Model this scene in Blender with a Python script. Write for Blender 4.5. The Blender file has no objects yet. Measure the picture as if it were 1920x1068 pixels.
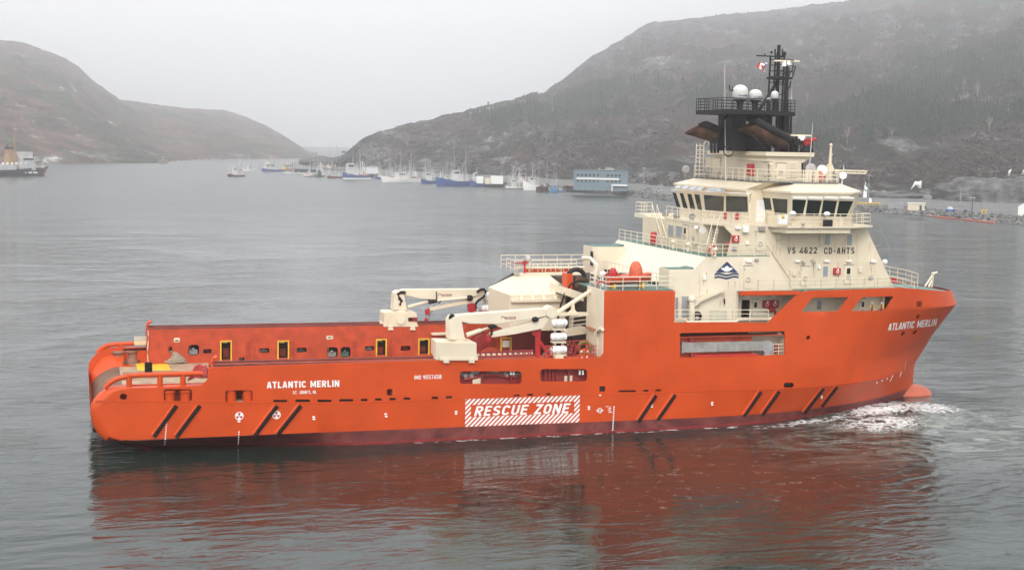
import bpy, bmesh, math, random
import numpy as np
from mathutils import Vector, Matrix, noise
from mathutils.geometry import delaunay_2d_cdt
random.seed(7); RNG = np.random.default_rng(7)
S = bpy.context.scene
COL = S.collection
R = math.radians

# ------------------------------------------------------------------ camera, sky, sun, exposure
CAM = Vector((-0.383, -119.745, 24.953)); FPX = 2557.42
YAW, PIT, ROLL = R(17.66707), R(5.95587), R(1.09244)
FW = Vector((math.sin(YAW)*math.cos(PIT), math.cos(YAW)*math.cos(PIT), -math.sin(PIT)))
RT = Vector((math.cos(YAW), -math.sin(YAW), 0)); UP = RT.cross(FW)
RT, UP = math.cos(ROLL)*RT + math.sin(ROLL)*UP, -math.sin(ROLL)*RT + math.cos(ROLL)*UP
cd = bpy.data.cameras.new("camera"); cam = bpy.data.objects.new("camera", cd); COL.objects.link(cam)
cd.sensor_width = 36; cd.lens = FPX*36/1920; cd.clip_end = 12000; cd.clip_start = 1
cam.matrix_world = Matrix(((RT.x, UP.x, -FW.x, CAM.x), (RT.y, UP.y, -FW.y, CAM.y), (RT.z, UP.z, -FW.z, CAM.z), (0, 0, 0, 1)))
S.camera = cam
S.view_settings.view_transform = 'Standard'; S.view_settings.look = 'None'
S.view_settings.exposure = 0.0; S.view_settings.gamma = 1
S.cycles.volume_bounces = 2; S.cycles.max_bounces = 8; S.cycles.transparent_max_bounces = 12
S.cycles.use_denoising = True
SUN_EL, SUN_AZ = R(42), R(204)      # azimuth: direction the light comes from, clockwise from +y
W = bpy.data.worlds.new("World"); S.world = W; W.use_nodes = True
nt = W.node_tree; nt.nodes.clear()
wo = nt.nodes.new('ShaderNodeOutputWorld'); bg = nt.nodes.new('ShaderNodeBackground')
sky = nt.nodes.new('ShaderNodeTexSky'); sky.sky_type = 'NISHITA'; sky.sun_disc = False
sky.sun_elevation = SUN_EL; sky.sun_rotation = SUN_AZ; sky.dust_density = 6; sky.air_density = 1
hs = nt.nodes.new('ShaderNodeHueSaturation'); hs.inputs['Saturation'].default_value = .12
# overcast deck: luminance rises from horizon to zenith (standard overcast sky), in units of the background strength
tc = nt.nodes.new('ShaderNodeTexCoord'); sx = nt.nodes.new('ShaderNodeSeparateXYZ')
mz = nt.nodes.new('ShaderNodeMath'); mz.operation = 'MAXIMUM'; mz.inputs[1].default_value = 0
ma = nt.nodes.new('ShaderNodeMath'); ma.operation = 'MULTIPLY_ADD'; ma.inputs[1].default_value = 4.5; ma.inputs[2].default_value = 14.6
nz = nt.nodes.new('ShaderNodeTexNoise'); nz.inputs['Scale'].default_value = 2.2; nz.inputs['Detail'].default_value = 4
mr = nt.nodes.new('ShaderNodeMapRange'); mr.inputs[3].default_value = .93; mr.inputs[4].default_value = 1.07
mm = nt.nodes.new('ShaderNodeMath'); mm.operation = 'MULTIPLY'
cc = nt.nodes.new('ShaderNodeCombineColor'); vm = nt.nodes.new('ShaderNodeVectorMath'); vm.operation = 'MULTIPLY'; vm.inputs[1].default_value = (.985, .99, 1.01)
mx = nt.nodes.new('ShaderNodeMix'); mx.data_type = 'RGBA'; mx.inputs[0].default_value = .15
L = nt.links.new
L(tc.outputs['Generated'], sx.inputs[0]); L(sx.outputs[2], mz.inputs[0]); L(mz.outputs[0], ma.inputs[0])
L(tc.outputs['Generated'], nz.inputs['Vector']); L(nz.outputs[0], mr.inputs[0])
L(ma.outputs[0], mm.inputs[0]); L(mr.outputs[0], mm.inputs[1])
for i in range(3): L(mm.outputs[0], cc.inputs[i])
L(cc.outputs[0], vm.inputs[0]); L(vm.outputs[0], mx.inputs[6]); L(sky.outputs[0], hs.inputs['Color']); L(hs.outputs[0], mx.inputs[7])
L(mx.outputs[2], bg.inputs[0]); L(bg.outputs[0], wo.inputs[0]); bg.inputs[1].default_value = .103
sd = bpy.data.lights.new("sun", 'SUN'); sd.energy = 2.35; sd.angle = R(24); sd.color = (1, .97, .92)
so = bpy.data.objects.new("sun", sd); COL.objects.link(so)
sdir = Vector((math.sin(SUN_AZ)*math.cos(SUN_EL), math.cos(SUN_AZ)*math.cos(SUN_EL), math.sin(SUN_EL)))
so.rotation_euler = sdir.to_track_quat('Z', 'Y').to_euler()

# ------------------------------------------------------------------ surveying: sight lines met with known planes of the place
def ray(px, py): return FW + RT*((px-960)/FPX) - UP*((py-534)/FPX)
def Y(px, py, y): d = ray(px, py); return CAM + d*((y-CAM.y)/d.y)
def X(px, py, x): d = ray(px, py); return CAM + d*((x-CAM.x)/d.x)
def Z(px, py, z): d = ray(px, py); return CAM + d*((z-CAM.z)/d.z)
def far(px, py, dist):
    d = ray(px, py); h = math.hypot(d.x, d.y); return CAM + d*(dist/h)

# ------------------------------------------------------------------ materials
def mat(name, col, rough=.5, var=.12, scale=1.5, spec=.4, metal=0, streak=0, streakcol=(.12, .05, .03), bump=0, bscale=8, coat=0):
    m = bpy.data.materials.new(name); m.use_nodes = True; t = m.node_tree; b = t.nodes['Principled BSDF']; n = t.nodes; l = t.links.new
    b.inputs['Roughness'].default_value = rough; b.inputs['Metallic'].default_value = metal
    b.inputs['Specular IOR Level'].default_value = spec; b.inputs['Coat Weight'].default_value = coat
    g = n.new('ShaderNodeNewGeometry'); no = n.new('ShaderNodeTexNoise'); no.inputs['Scale'].default_value = scale; no.inputs['Detail'].default_value = 6
    l(g.outputs['Position'], no.inputs['Vector'])
    rm = n.new('ShaderNodeMapRange'); rm.inputs[1].default_value = .3; rm.inputs[2].default_value = .7; rm.inputs[3].default_value = 1-var; rm.inputs[4].default_value = 1+var
    l(no.outputs[0], rm.inputs[0])
    v = n.new('ShaderNodeVectorMath'); v.operation = 'SCALE'; v.inputs[0].default_value = col; l(rm.outputs[0], v.inputs['Scale'])
    out = v.outputs[0]
    if streak:
        mp = n.new('ShaderNodeMapping'); mp.inputs['Scale'].default_value = (2.6, 2.6, .16); l(g.outputs['Position'], mp.inputs[0])
        n2 = n.new('ShaderNodeTexNoise'); n2.inputs['Scale'].default_value = 1.4; n2.inputs['Detail'].default_value = 8; n2.inputs['Roughness'].default_value = .7; l(mp.outputs[0], n2.inputs['Vector'])
        r2 = n.new('ShaderNodeMapRange'); r2.inputs[1].default_value = .56; r2.inputs[2].default_value = .8; r2.inputs[4].default_value = streak; l(n2.outputs[0], r2.inputs[0])
        x = n.new('ShaderNodeMix'); x.data_type = 'RGBA'; l(r2.outputs[0], x.inputs[0]); l(out, x.inputs[6]); x.inputs[7].default_value = (*streakcol, 1); out = x.outputs[2]
    l(out, b.inputs['Base Color'])
    rr_ = n.new('ShaderNodeMapRange'); rr_.inputs[3].default_value = max(.02, rough-.12); rr_.inputs[4].default_value = min(1, rough+.12); l(no.outputs[0], rr_.inputs[0]); l(rr_.outputs[0], b.inputs['Roughness'])
    if bump:
        n3 = n.new('ShaderNodeTexNoise'); n3.inputs['Scale'].default_value = bscale; n3.inputs['Detail'].default_value = 4; l(g.outputs['Position'], n3.inputs['Vector'])
        bp = n.new('ShaderNodeBump'); bp.inputs['Strength'].default_value = .6; bp.inputs['Distance'].default_value = bump; l(n3.outputs[0], bp.inputs['Height']); l(bp.outputs[0], b.inputs['Normal'])
    return m
M = {}
ORANGE = (.53, .061, .006)
M['orange'] = mat('orange paint', ORANGE, .45, .07, .35, spec=.28, streak=.25, streakcol=(.33, .05, .02))
M['inner'] = mat('worn orange paint', (.42, .050, .014), .6, .25, .9, streak=.65, streakcol=(.16, .05, .03))
M['red'] = mat('red paint', (.42, .018, .02), .4, .1)
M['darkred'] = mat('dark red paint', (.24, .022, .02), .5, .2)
M['beige'] = mat('cream paint', (.66, .575, .43), .42, .05, .5, streak=.22, streakcol=(.42, .30, .17))
M['cream'] = mat('pale cream paint', (.70, .62, .48), .42, .05, .7, streak=.12, streakcol=(.45, .33, .2))
M['white'] = mat('white paint', (.80, .79, .76), .4, .05)
M['dullwhite'] = mat('weathered white paint', (.52, .52, .50), .6, .2, .5)
M['letter'] = mat('white lettering', (.82, .81, .79), .5, .06)
M['black'] = mat('black paint', (.010, .010, .012), .5, .3, spec=.25)
M['soot'] = mat('sooty black paint', (.012, .012, .014), .6, .4, spec=.2, streak=.3, streakcol=(.03, .024, .02))
M['rubber'] = mat('black rubber', (.009, .009, .009), .8, .4, 6, spec=.15)
M['dark'] = mat('dark interior', (.02, .012, .01), .8, .4, 3)  # near-black for painted shade in openings, also small panes and a plate
M['green'] = mat('green deck paint', (.085, .17, .145), .6, .25, 1.5)
M['yellow'] = mat('yellow paint', (.70, .44, .03), .55, .15)
M['glass'] = mat('dark tinted glass', (.004, .012, .011), .05, .3, .9, spec=.18)
M['paneglass'] = mat('roof window glass', (.25, .29, .31), .1, .1, spec=.8)
M['steel'] = mat('galvanised steel', (.33, .32, .30), .5, .25, 2, metal=.3)
M['grey'] = mat('grey paint', (.30, .30, .31), .5, .15)
M['rust'] = mat('heat rusted steel', (.07, .036, .022), .85, .7, .9, spec=.15, streak=.97, streakcol=(.014, .012, .012))
M['roller'] = mat('worn brown steel', (.125, .062, .03), .6, .5, .9, streak=.6, streakcol=(.30, .10, .035), bump=.06, bscale=1.5)
M['wood'] = mat('worn deck planks', (.36, .25, .165), .8, .25, 1.4, streak=.3, streakcol=(.2, .16, .11))
M['rope'] = mat('old rope', (.30, .25, .19), .9, .3, 9)
M['navy'] = mat('navy paint', (.02, .045, .11), .5, .1)
M['radome'] = mat('radome grey white', (.55, .54, .51), .5, .06)
M['skin'] = mat('skin', (.5, .3, .2), .6, .05)
M['hivis'] = mat('yellow green high visibility cloth', (.45, .52, .05), .8, .1, 20)
M['workred'] = mat('dark red work clothes', (.22, .02, .03), .8, .15, 20)

# ------------------------------------------------------------------ mesh builder
class MB:
    def __init__(s): s.v = []; s.f = []; s.m = []; s.mi = 0
    def add(s, vs, fs):
        o = len(s.v); s.v += [tuple(p) for p in vs]
        for f in fs: s.f.append([i+o for i in f]); s.m.append(s.mi)
        return s
    def prism(s, pts, vec):
        vec = Vector(vec); n = len(pts); a = [Vector(p) for p in pts]; b = [p+vec for p in a]
        return s.add(a+b, [list(range(n))[::-1], list(range(n, 2*n))]+[[i, (i+1) % n, n+(i+1) % n, n+i] for i in range(n)])
    def box(s, x0, x1, y0, y1, z0, z1):
        return s.prism([(x0, y0, z0), (x1, y0, z0), (x1, y1, z0), (x0, y1, z0)], (0, 0, z1-z0))
    def tube(s, p0, p1, r, n=6, r1=None):
        p0, p1 = Vector(p0), Vector(p1); r1 = r if r1 is None else r1; d = p1-p0
        if d.length < 1e-6: return s
        q = d.to_track_quat('Z', 'Y'); vs = []
        for p, rr in ((p0, r), (p1, r1)):
            vs += [p+q @ Vector((rr*math.cos(2*math.pi*i/n), rr*math.sin(2*math.pi*i/n), 0)) for i in range(n)]
        return s.add(vs, [[i, (i+1) % n, n+(i+1) % n, n+i] for i in range(n)]+[list(range(n))[::-1], list(range(n, 2*n))])
    def path(s, pts, r, n=6):
        for a, b in zip(pts[:-1], pts[1:]): s.tube(a, b, r, n)
        for p in pts[1:-1]: s.ball(p, r*1.0, 4, n)
        return s
    def sweep(s, pts, r, n=8, closed=False):
        pts = [Vector(p) for p in pts]; vs = []; k = len(pts)
        for i, p in enumerate(pts):
            d = (pts[(i+1) % k]-pts[i-1]) if closed else (pts[min(i+1, k-1)]-pts[max(i-1, 0)])
            q = d.to_track_quat('Z', 'Y'); rr = r[i] if isinstance(r, (list, tuple)) else r
            vs += [p+q @ Vector((rr*math.cos(2*math.pi*j/n), rr*math.sin(2*math.pi*j/n), 0)) for j in range(n)]
        fs = []
        for i in range(k if closed else k-1):
            a, b = i*n, ((i+1) % k)*n
            fs += [[a+j, a+(j+1) % n, b+(j+1) % n, b+j] for j in range(n)]
        if not closed: fs += [list(range(n))[::-1], list(range((k-1)*n, k*n))]
        return s.add(vs, fs)
    def lathe(s, c, prof, n=16, axis=(0, 0, 1)):
        c = Vector(c); q = Vector(axis).to_track_quat('Z', 'Y'); vs = []
        for r, h in prof: vs += [c+q @ Vector((r*math.cos(2*math.pi*i/n), r*math.sin(2*math.pi*i/n), h)) for i in range(n)]
        fs = []
        for k in range(len(prof)-1): fs += [[k*n+i, k*n+(i+1) % n, (k+1)*n+(i+1) % n, (k+1)*n+i] for i in range(n)]
        fs += [list(range(n))[::-1], list(range((len(prof)-1)*n, len(prof)*n))]
        return s.add(vs, fs)
    def ball(s, c, r, k=6, n=10, sc=(1, 1, 1)):
        c = Vector(c); vs = [c+Vector((0, 0, -r*sc[2]))]; fs = []
        for a in range(1, k):
            t = math.pi*a/k-math.pi/2
            vs += [c+Vector((r*math.cos(t)*math.cos(2*math.pi*i/n)*sc[0], r*math.cos(t)*math.sin(2*math.pi*i/n)*sc[1], r*math.sin(t)*sc[2])) for i in range(n)]
        vs.append(c+Vector((0, 0, r*sc[2]))); e = len(vs)-1
        fs += [[0, 1+(i+1) % n, 1+i] for i in range(n)]
        for a in range(k-2): fs += [[1+a*n+i, 1+a*n+(i+1) % n, 1+(a+1)*n+(i+1) % n, 1+(a+1)*n+i] for i in range(n)]
        fs += [[e, 1+(k-2)*n+i, 1+(k-2)*n+(i+1) % n] for i in range(n)]
        return s.add(vs, fs)
    def torus(s, c, Rr, r, axis, n=20, k=8):
        q = Vector(axis).to_track_quat('Z', 'Y'); c = Vector(c)
        return s.sweep([c+q @ Vector((Rr*math.cos(2*math.pi*i/n), Rr*math.sin(2*math.pi*i/n), 0)) for i in range(n)], r, k, True)
    def build(s, name, mats, parent=None, world=True, smooth=40, bevel=0, fix=True):
        me = bpy.data.meshes.new(name); me.from_pydata(s.v, [], s.f)
        if not isinstance(mats, (list, tuple)): mats = [mats]
        for m in mats: me.materials.append(M[m] if isinstance(m, str) else m)
        if len(mats) > 1: me.polygons.foreach_set('material_index', s.m)
        if fix:
            bm = bmesh.new(); bm.from_mesh(me)
            bmesh.ops.recalc_face_normals(bm, faces=bm.faces)
            if bevel:
                es = [e for e in bm.edges if len(e.link_faces) == 2 and e.calc_face_angle(0) > .6]
                bmesh.ops.bevel(bm, geom=es, offset=bevel, segments=2, affect='EDGES', clamp_overlap=True)
            bm.to_mesh(me); bm.free()
        if smooth:
            me.polygons.foreach_set('use_smooth', [True]*len(me.polygons)); me.set_sharp_from_angle(angle=R(smooth))
        return link(bpy.data.objects.new(name, me), parent, world)
def link(o, parent, world=True):
    COL.objects.link(o)
    if parent is not None:
        o.parent = parent
        if world and parent.type == 'EMPTY': o.matrix_parent_inverse = Matrix.Translation(-parent.location)
    return o
def thing(name, label, cat, loc=(0, 0, 0), rz=0, group=None):
    o = bpy.data.objects.new(name, None); COL.objects.link(o); o.location = loc; o.rotation_euler = (0, 0, rz)
    o.empty_display_size = .5
    o['label'] = label; o['category'] = cat
    if group: o['group'] = group
    return o
def tag(o, label, cat, group=None):
    o['label'] = label; o['category'] = cat
    if group: o['group'] = group
    return o
def struct(o, kind='structure', label=None):
    o['kind'] = kind
    return o
def dup(root, loc, rz=None, label=None, group=None):
    r = root.copy(); COL.objects.link(r); r.location = loc
    if rz is not None: r.rotation_euler = (0, 0, rz)
    if label: r['label'] = label
    if group: r['group'] = group
    for ch in root.children:
        c = ch.copy(); COL.objects.link(c); c.parent = r
        for g in ch.children:
            d = g.copy(); COL.objects.link(d); d.parent = c
    return r
def rrect(u0, u1, v0, v1, r, n=4):
    out = []
    for cx, cy, a in ((u1-r, v1-r, 0), (u0+r, v1-r, 90), (u0+r, v0+r, 180), (u1-r, v0+r, 270)):
        for i in range(n+1):
            t = R(a+90*i/n); out.append((cx+r*math.cos(t), cy+r*math.sin(t)))
    return out
def roundpoly(pts, r, n=4):
    out = []; k = len(pts); pts = [Vector(p) for p in pts]
    for i, p in enumerate(pts):
        a = (pts[i-1]-p).normalized(); b = (pts[(i+1) % k]-p).normalized()
        for j in range(n+1):
            t = j/n; q = p+a*r*(1-t)**2+b*r*t**2
            out.append(tuple(q))
    return out
# plane frames: 's' starboard-facing plane y=c, coords (x,z); 'a' aft-facing plane x=c, coords (y,z)
def pl(kind, c, u, v, d=0):
    return Vector((u, c-d, v)) if kind == 's' else Vector((c-d, u, v))
def plate(mb, kind, c, poly, d0, d1):
    vec = (0, -(d1-d0), 0) if kind == 's' else (-(d1-d0), 0, 0)
    return mb.prism([pl(kind, c, u, v, d0) for u, v in poly], vec)
def onp(kind, c, px, py):
    p = Y(px, py, c) if kind == 's' else X(px, py, c)
    return (p.x, p.z) if kind == 's' else (p.y, p.z)
def rect_on(kind, c, x0, y0, x1, y1):
    a = onp(kind, c, x0, y0); b = onp(kind, c, x1, y1); e = onp(kind, c, x0, y1); g = onp(kind, c, x1, y0)
    us = sorted(((a[0]+e[0])/2, (b[0]+g[0])/2)); vs = sorted(((a[1]+g[1])/2, (b[1]+e[1])/2))
    return us[0], us[1], vs[0], vs[1]
_tc = {}
def text2d(body, bold=.0, shear=0):
    k = (body, bold, shear)
    if k not in _tc:
        cu = bpy.data.curves.new('t', 'FONT'); cu.body = body; cu.size = 1; cu.offset = bold; cu.shear = shear; cu.fill_mode = 'FRONT'; cu.resolution_u = 3
        o = bpy.data.objects.new('t', cu); COL.objects.link(o); bpy.context.view_layer.update()
        me = o.to_mesh(); v = [(p.co.x, p.co.y) for p in me.vertices]; f = [list(p.vertices) for p in me.polygons]
        o.to_mesh_clear(); bpy.data.objects.remove(o); bpy.data.curves.remove(cu)
        x0, x1 = min(p[0] for p in v), max(p[0] for p in v); y0, y1 = min(p[1] for p in v), max(p[1] for p in v)
        _tc[k] = ([((p[0]-x0)/(x1-x0), (p[1]-y0)/(y1-y0)) for p in v], f)
    return _tc[k]
def rail(mb, pts, h=1.05, n=2, r=.03, step=1.5, post=.035, toe=True):
    pts = [Vector(p) for p in pts]
    for k in range(n+1):
        z = h*(k+1)/(n+1)
        for a, b in zip(pts[:-1], pts[1:]): mb.tube(a+Vector((0, 0, z)), b+Vector((0, 0, z)), r if k == n else r*.8, 5)
    for a, b in zip(pts[:-1], pts[1:]):
        m = max(1, round((b-a).length/step))
        for i in range(m+1): p = a.lerp(b, i/m); mb.tube(p, p+Vector((0, 0, h)), post, 5)
    return mb
# ------------------------------------------------------------------ block lettering drawn with strokes, as sign painters lay it out
def _arc(cx, cy, rx, ry, a0, a1, n=8): return [(cx+rx*math.cos(R(a0+(a1-a0)*i/n)), cy+ry*math.sin(R(a0+(a1-a0)*i/n))) for i in range(n+1)]
def glyphs(s):
    h = s/2; lo, hi = h, 1-h; W = .60; x0, x1 = h, W-h; mx_ = W/2; r = (x1-x0)/2; ry = min(.3, r*1.05)
    O = _arc(mx_, hi-ry, r, ry, 0, 180)+_arc(mx_, lo+ry, r, ry, 180, 360)
    G = {
     'A': (.64, [[(.08, 0), (.29, .985)], [(.56, 0), (.35, .985)], [(.15, .27), (.49, .27)]]),
     'T': (.56, [[(0, hi), (.56, hi)], [(.28, 0), (.28, 1-s)]]), 'L': (.5, [[(h, 1), (h, lo), (.5, lo)]]),
     'N': (.62, [[(h, 0), (h, 1)], [(h, 1-h*.4), (.62-h, h*.4)], [(.62-h, 0), (.62-h, 1)]]), 'I': (s, [[(h, 0), (h, 1)]]),
     'C': (W, [_arc(mx_, hi-ry, r, ry, 10, 180)+_arc(mx_, lo+ry, r, ry, 180, 350)]), 'O': (W, [O+[O[0]]]),
     'M': (.76, [[(h, 0), (h, 1)], [(h, 1-h*.4), (.38, .25), (.76-h, 1-h*.4)], [(.76-h, 0), (.76-h, 1)]]),
     'E': (.52, [[(.52, hi), (h, hi), (h, lo), (.52, lo)], [(s, .51), (.48, .51)]]),
     'R': (W, [[(h, 0), (h, hi), (x1-.2, hi)]+_arc(x1-.2, (hi+.47)/2, .2, (hi-.47)/2, 90, -90)[1:]+[(s, .47)], [(mx_-.02, .47-h*.6), (x1+.02, 0)]]),
     'S': (W, [_arc(mx_, hi-.21, r, .21, 20, 180, 8)+_arc(mx_+.0, .5, r, .0, 180, 0, 1)[0:0]+[(x0+.03, .6), (mx_, .5), (x1-.03, .4)]+_arc(mx_, lo+.21, r, .21, 0, -160, 8)]),
     'J': (.45, [[(.45-h, 1), (.45-h, lo+.18)]+_arc(.225, lo+.18, .225-h, .18, 0, -170)[1:]]), 'H': (W, [[(x0, 0), (x0, 1)], [(x1, 0), (x1, 1)], [(s, .5), (W-s, .5)]]),
     'U': (W, [[(x0, 1)]+_arc(mx_, lo+ry, r, ry, 180, 360)+[(x1, 1)]]), 'Z': (.56, [[(.02, hi), (.56-h, hi), (h, lo), (.56, lo)]]),
     'V': (.6, [[(.06, 1), (.3, .05), (.54, 1)]]), 'D': (W, [[(h, lo), (h, hi), (x1-.22, hi)]+_arc(x1-.22, .5, .22, .5-h, 90, -90)[1:]+[(h, lo)]]),
     'P': (W, [[(h, 0), (h, hi), (x1-.2, hi)]+_arc(x1-.2, (hi+.45)/2, .2, (hi-.45)/2, 90, -90)[1:]+[(s, .45)]]), 'G': (W, [_arc(mx_, hi-ry, r, ry, 15, 180)+_arc(mx_, lo+ry, r, ry, 180, 360)+[(x1, .45), (mx_, .45)]]),
     '4': (W, [[(x1-.1, 0), (x1-.1, 1), (.03, .25), (W, .25)]]), '6': (W, [_arc(mx_, hi-.25, r, .25, 30, 180)+[(x0, lo+.24)]+_arc(mx_, lo+.24, r, .24, 180, 540, 14)]),
     '2': (W, [_arc(mx_, hi-.23, r, .23, 170, -20)+[(x0+.02, lo), (W-.01, lo)]]), '9': (W, [_arc(mx_, lo+.25, r, .25, 210, 360)+[(x1, hi-.24)]+_arc(mx_, hi-.24, r, .24, 0, 360, 14)]),
     '5': (W, [[(W-.05, hi), (x0+.03, hi), (x0, .53)]+_arc(mx_-.02, lo+.24, r+.0, .24, 125, -160, 10)]), '7': (.56, [[(.01, hi), (.56-h, hi), (.2, 0)]]),
     '8': (W, [_arc(mx_, hi-.21, r*.92, .21, -90, 270, 14), _arc(mx_, lo+.23, r, .23, 90, 450, 14)]), '-': (.34, [[(.02, .45), (.32, .45)]]), "'": (s, [[(h, 1), (h*.7, .75)]]), '.': (s, [[(h, 0), (h, s)]]), ',': (s, [[(h*1.2, s), (h*.6, -.12)]]), ' ': (.3, []),
    }
    return G
def stroke_text(body, s=.17, gap=.13, shear=0):
    G = glyphs(s); V = []; F = []; Lr = []; x = 0
    for ch in body:
        w, pls = G.get(ch, G[' '])
        for k, P in enumerate(pls):
            P = [Vector(p) for p in P]; n = len(P); closed = (P[0]-P[-1]).length < 1e-6
            if closed: P = P[:-1]; n -= 1
            o = len(V)
            for i, p in enumerate(P):
                a = P[i-1] if (i or closed) else None; b2 = P[(i+1) % n] if (i < n-1 or closed) else None
                d0 = (p-a).normalized() if a is not None else None; d1 = (b2-p).normalized() if b2 is not None else None
                if d0 is None: d0 = d1
                if d1 is None: d1 = d0
                n0 = Vector((-d0.y, d0.x)); n1 = Vector((-d1.y, d1.x)); nn = (n0+n1)
                nn = n0 if nn.length < 1e-4 else nn.normalized(); c = max(.45, nn.dot(n0)); nn = nn*(s/2/c)
                V += [(x+p.x+nn.x, p.y+nn.y), (x+p.x-nn.x, p.y-nn.y)]; Lr += [k, k]
            m_ = n if closed else n-1
            for i in range(m_): a, b2 = o+2*i, o+2*((i+1) % n); F.append([a, b2, b2+1, a+1])
        x += w+gap
    V = [(p[0]+shear*p[1], p[1]) for p in V]
    xs = [p[0] for p in V]; a, b2 = min(xs), max(xs)
    return [((p[0]-a)/(b2-a), p[1]) for p in V], F, Lr
# ================================================================== THE SHIP
ship = thing('supply_ship', 'big orange supply ship with cream deckhouse and black mast, filling the middle of the harbour', 'ship', (42, 0, 0))
def clip01(v): return max(0., min(1., v))
def tr(x): return -.00725*(x-59)
ZL = [lambda x: -2.5, lambda x: 0., lambda x: 3.3+tr(x), lambda x: 5.0+.3*clip01((x-62)/20),
      lambda x: 10.15-.5*clip01((x-70)/14)**1.4, lambda x: 12.15+.3*tr(x)-1.15*clip01((x-73)/11)]
CV = [(56, 79.2, 2.0, 1), (49, 81.3, 2.05, 1), (57, 81.4, 2.6, 1), (62, 82.9, 1.8, 1), (57, 84.8, 2.35, 2), (56, 84., 2.7, 2)]
BM = [11, 11, 11, 11, 11, 11]
def lev(i, x):
    xs, t, p, q = CV[i]
    if x <= xs: return BM[i]
    return 0. if x >= t else BM[i]*(1-((x-xs)/(t-xs))**p)**(1/q)
def interp_b(bs, zs, z):
    if z <= zs[0]: return bs[0], 0, 0.
    for i in range(5):
        if z <= zs[i+1]:
            f = (z-zs[i])/(zs[i+1]-zs[i]); return bs[i]+(bs[i+1]-bs[i])*f, i, f
    return bs[5], 4, 1.
def under(x, z):     # the run of the stern: the side tucks in below the paint line
    return max(0., 1.22-z)*2.4*clip01((21-x)/13)
def hull_b(x, z):
    return interp_b([lev(i, x) for i in range(6)], [f(x) for f in ZL], z)[0]-under(x, z)
def hull_pt(u, z):
    if u <= 76: return Vector((u, -hull_b(u, z), z))
    s = math.sin(min(1, (u-76)/10)*math.pi/2); xs = [76+(c[1]-76)*s for c in CV]
    zs = [f(76+8.4*s) for f in ZL]; bs = [lev(i, xs[i]) for i in range(6)]
    b, i, f = interp_b(bs, zs, z)
    return Vector((xs[i]+(xs[i+1]-xs[i])*f, -b, z))
def Hxz(px, py):
    y = -11.
    for _ in range(25):
        p = Y(px, py, y); y = .5*y+.5*-hull_b(p.x, p.z)
    return (p.x, p.z)
def inside(p, poly):
    c = False; k = len(poly)
    for i in range(k):
        (x0, y0), (x1, y1) = poly[i-1], poly[i]
        if (y0 > p[1]) != (y1 > p[1]) and p[0] < (x1-x0)*(p[1]-y0)/(y1-y0)+x0: c = not c
    return c
def cdt(outer, holes, pts=(), lines=()):
    vs = []; es = []
    for lp in [outer]+list(holes):
        o = len(vs); k = len(lp); vs += [Vector(p) for p in lp]; es += [(o+i, o+(i+1) % k) for i in range(k)]
    for ln in lines:
        o = len(vs); vs += [Vector(p) for p in ln]; es += [(o+i, o+i+1) for i in range(len(ln)-1)]
    vs += [Vector(p) for p in pts if inside(p, outer)]
    v, e, f, *_ = delaunay_2d_cdt(vs, es, [], 0, 1e-5)
    out = []
    for t in f:
        c = ((v[t[0]].x+v[t[1]].x+v[t[2]].x)/3, (v[t[0]].y+v[t[1]].y+v[t[2]].y)/3)
        if inside(c, outer) and not any(inside(c, h) for h in holes): out.append(list(t))
    return [(p.x, p.y) for p in v], out
def shell(mb, v, f, fo, fi):
    used = sorted({i for t in f for i in t}); ix = {a: k for k, a in enumerate(used)}; n = len(used)
    P = [fo(*v[i]) for i in used]+[fi(*v[i]) for i in used]
    F = [[ix[i] for i in t] for t in f]; cnt = {}
    for t in F:
        for i in range(3):
            e = (t[i], t[(i+1) % 3]); cnt[tuple(sorted(e))] = cnt.get(tuple(sorted(e)), [])+[e]
    G = F+[[n+i for i in t[::-1]] for t in F]
    for k, e in cnt.items():
        if len(e) == 1: a, b = e[0]; G.append([b, a, n+a, n+b])
    mb.add(P, G)

# side profile of the stern (x, z), from the bulwark top round the transom to the keel
SP = [(3.4, 5.46)]+[tuple(Y(px, py, -10.7).xz) for px, py in ((214, 725.5), (202, 729), (192, 735), (184, 742), (176, 751), (170.5, 762), (169, 775), (171.5, 790), (177, 805), (185.5, 818), (198, 828))]+[(2.5, .78), (4.6, .1), (7., -.9), (10.5, -2.5)]
SR = [.06, .3, .5, .6, .6, .6, .6, .7, .8, .8, .8, .7, .6, .5, .4, .3]
def nrm(P, i):
    a = Vector(P[max(i-1, 0)]); b = Vector(P[min(i+1, len(P)-1)]); d = (b-a).normalized(); return Vector((d.y, -d.x))
SIN = []; 
for i, p in enumerate(SP):
    nn = nrm(SP, i)
    SIN.append(Vector(p)+nn*SR[i] if (Vector(p)+nn*.1-Vector((8, 3))).length < (Vector(p)-Vector((8, 3))).length else Vector(p)-nn*SR[i])
# top profile from bow to stern
def T(px, py): return tuple(Y(px, py, -11).xz)
ztop = [(u, ZL[5](u if u < 76 else 76+8.4*math.sin(min(1, (u-76)/10)*math.pi/2))) for u in np.linspace(86, 62.5, 26)]
TOP = ztop+[T(1497, 550), T(1440, 605), T(1264, 604.5), T(1266, 545), T(1133, 545), T(1131, 660), T(1128, 668), T(1120, 671.5), T(826, 674.5), T(600, 681.5), T(398, 688.5), T(389.5, 690), T(389, 712), T(373, 725.5)]
stem = [(86, z) for z in np.linspace(-2.5, ztop[0][1], 22)][:-1]
OUTER = [(p.x, p.y) for p in SIN]+[(x, -2.5) for x in range(14, 86, 3)]+stem+TOP
def prect(x0, y0, x1, y1, r=None):
    q = [Hxz(x0, y1), Hxz(x1, y1), Hxz(x1, y0), Hxz(x0, y0)]
    w = min(abs(q[1][0]-q[0][0]), abs(q[2][1]-q[1][1]))
    return roundpoly(q, w*.45 if r is None else r)
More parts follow.
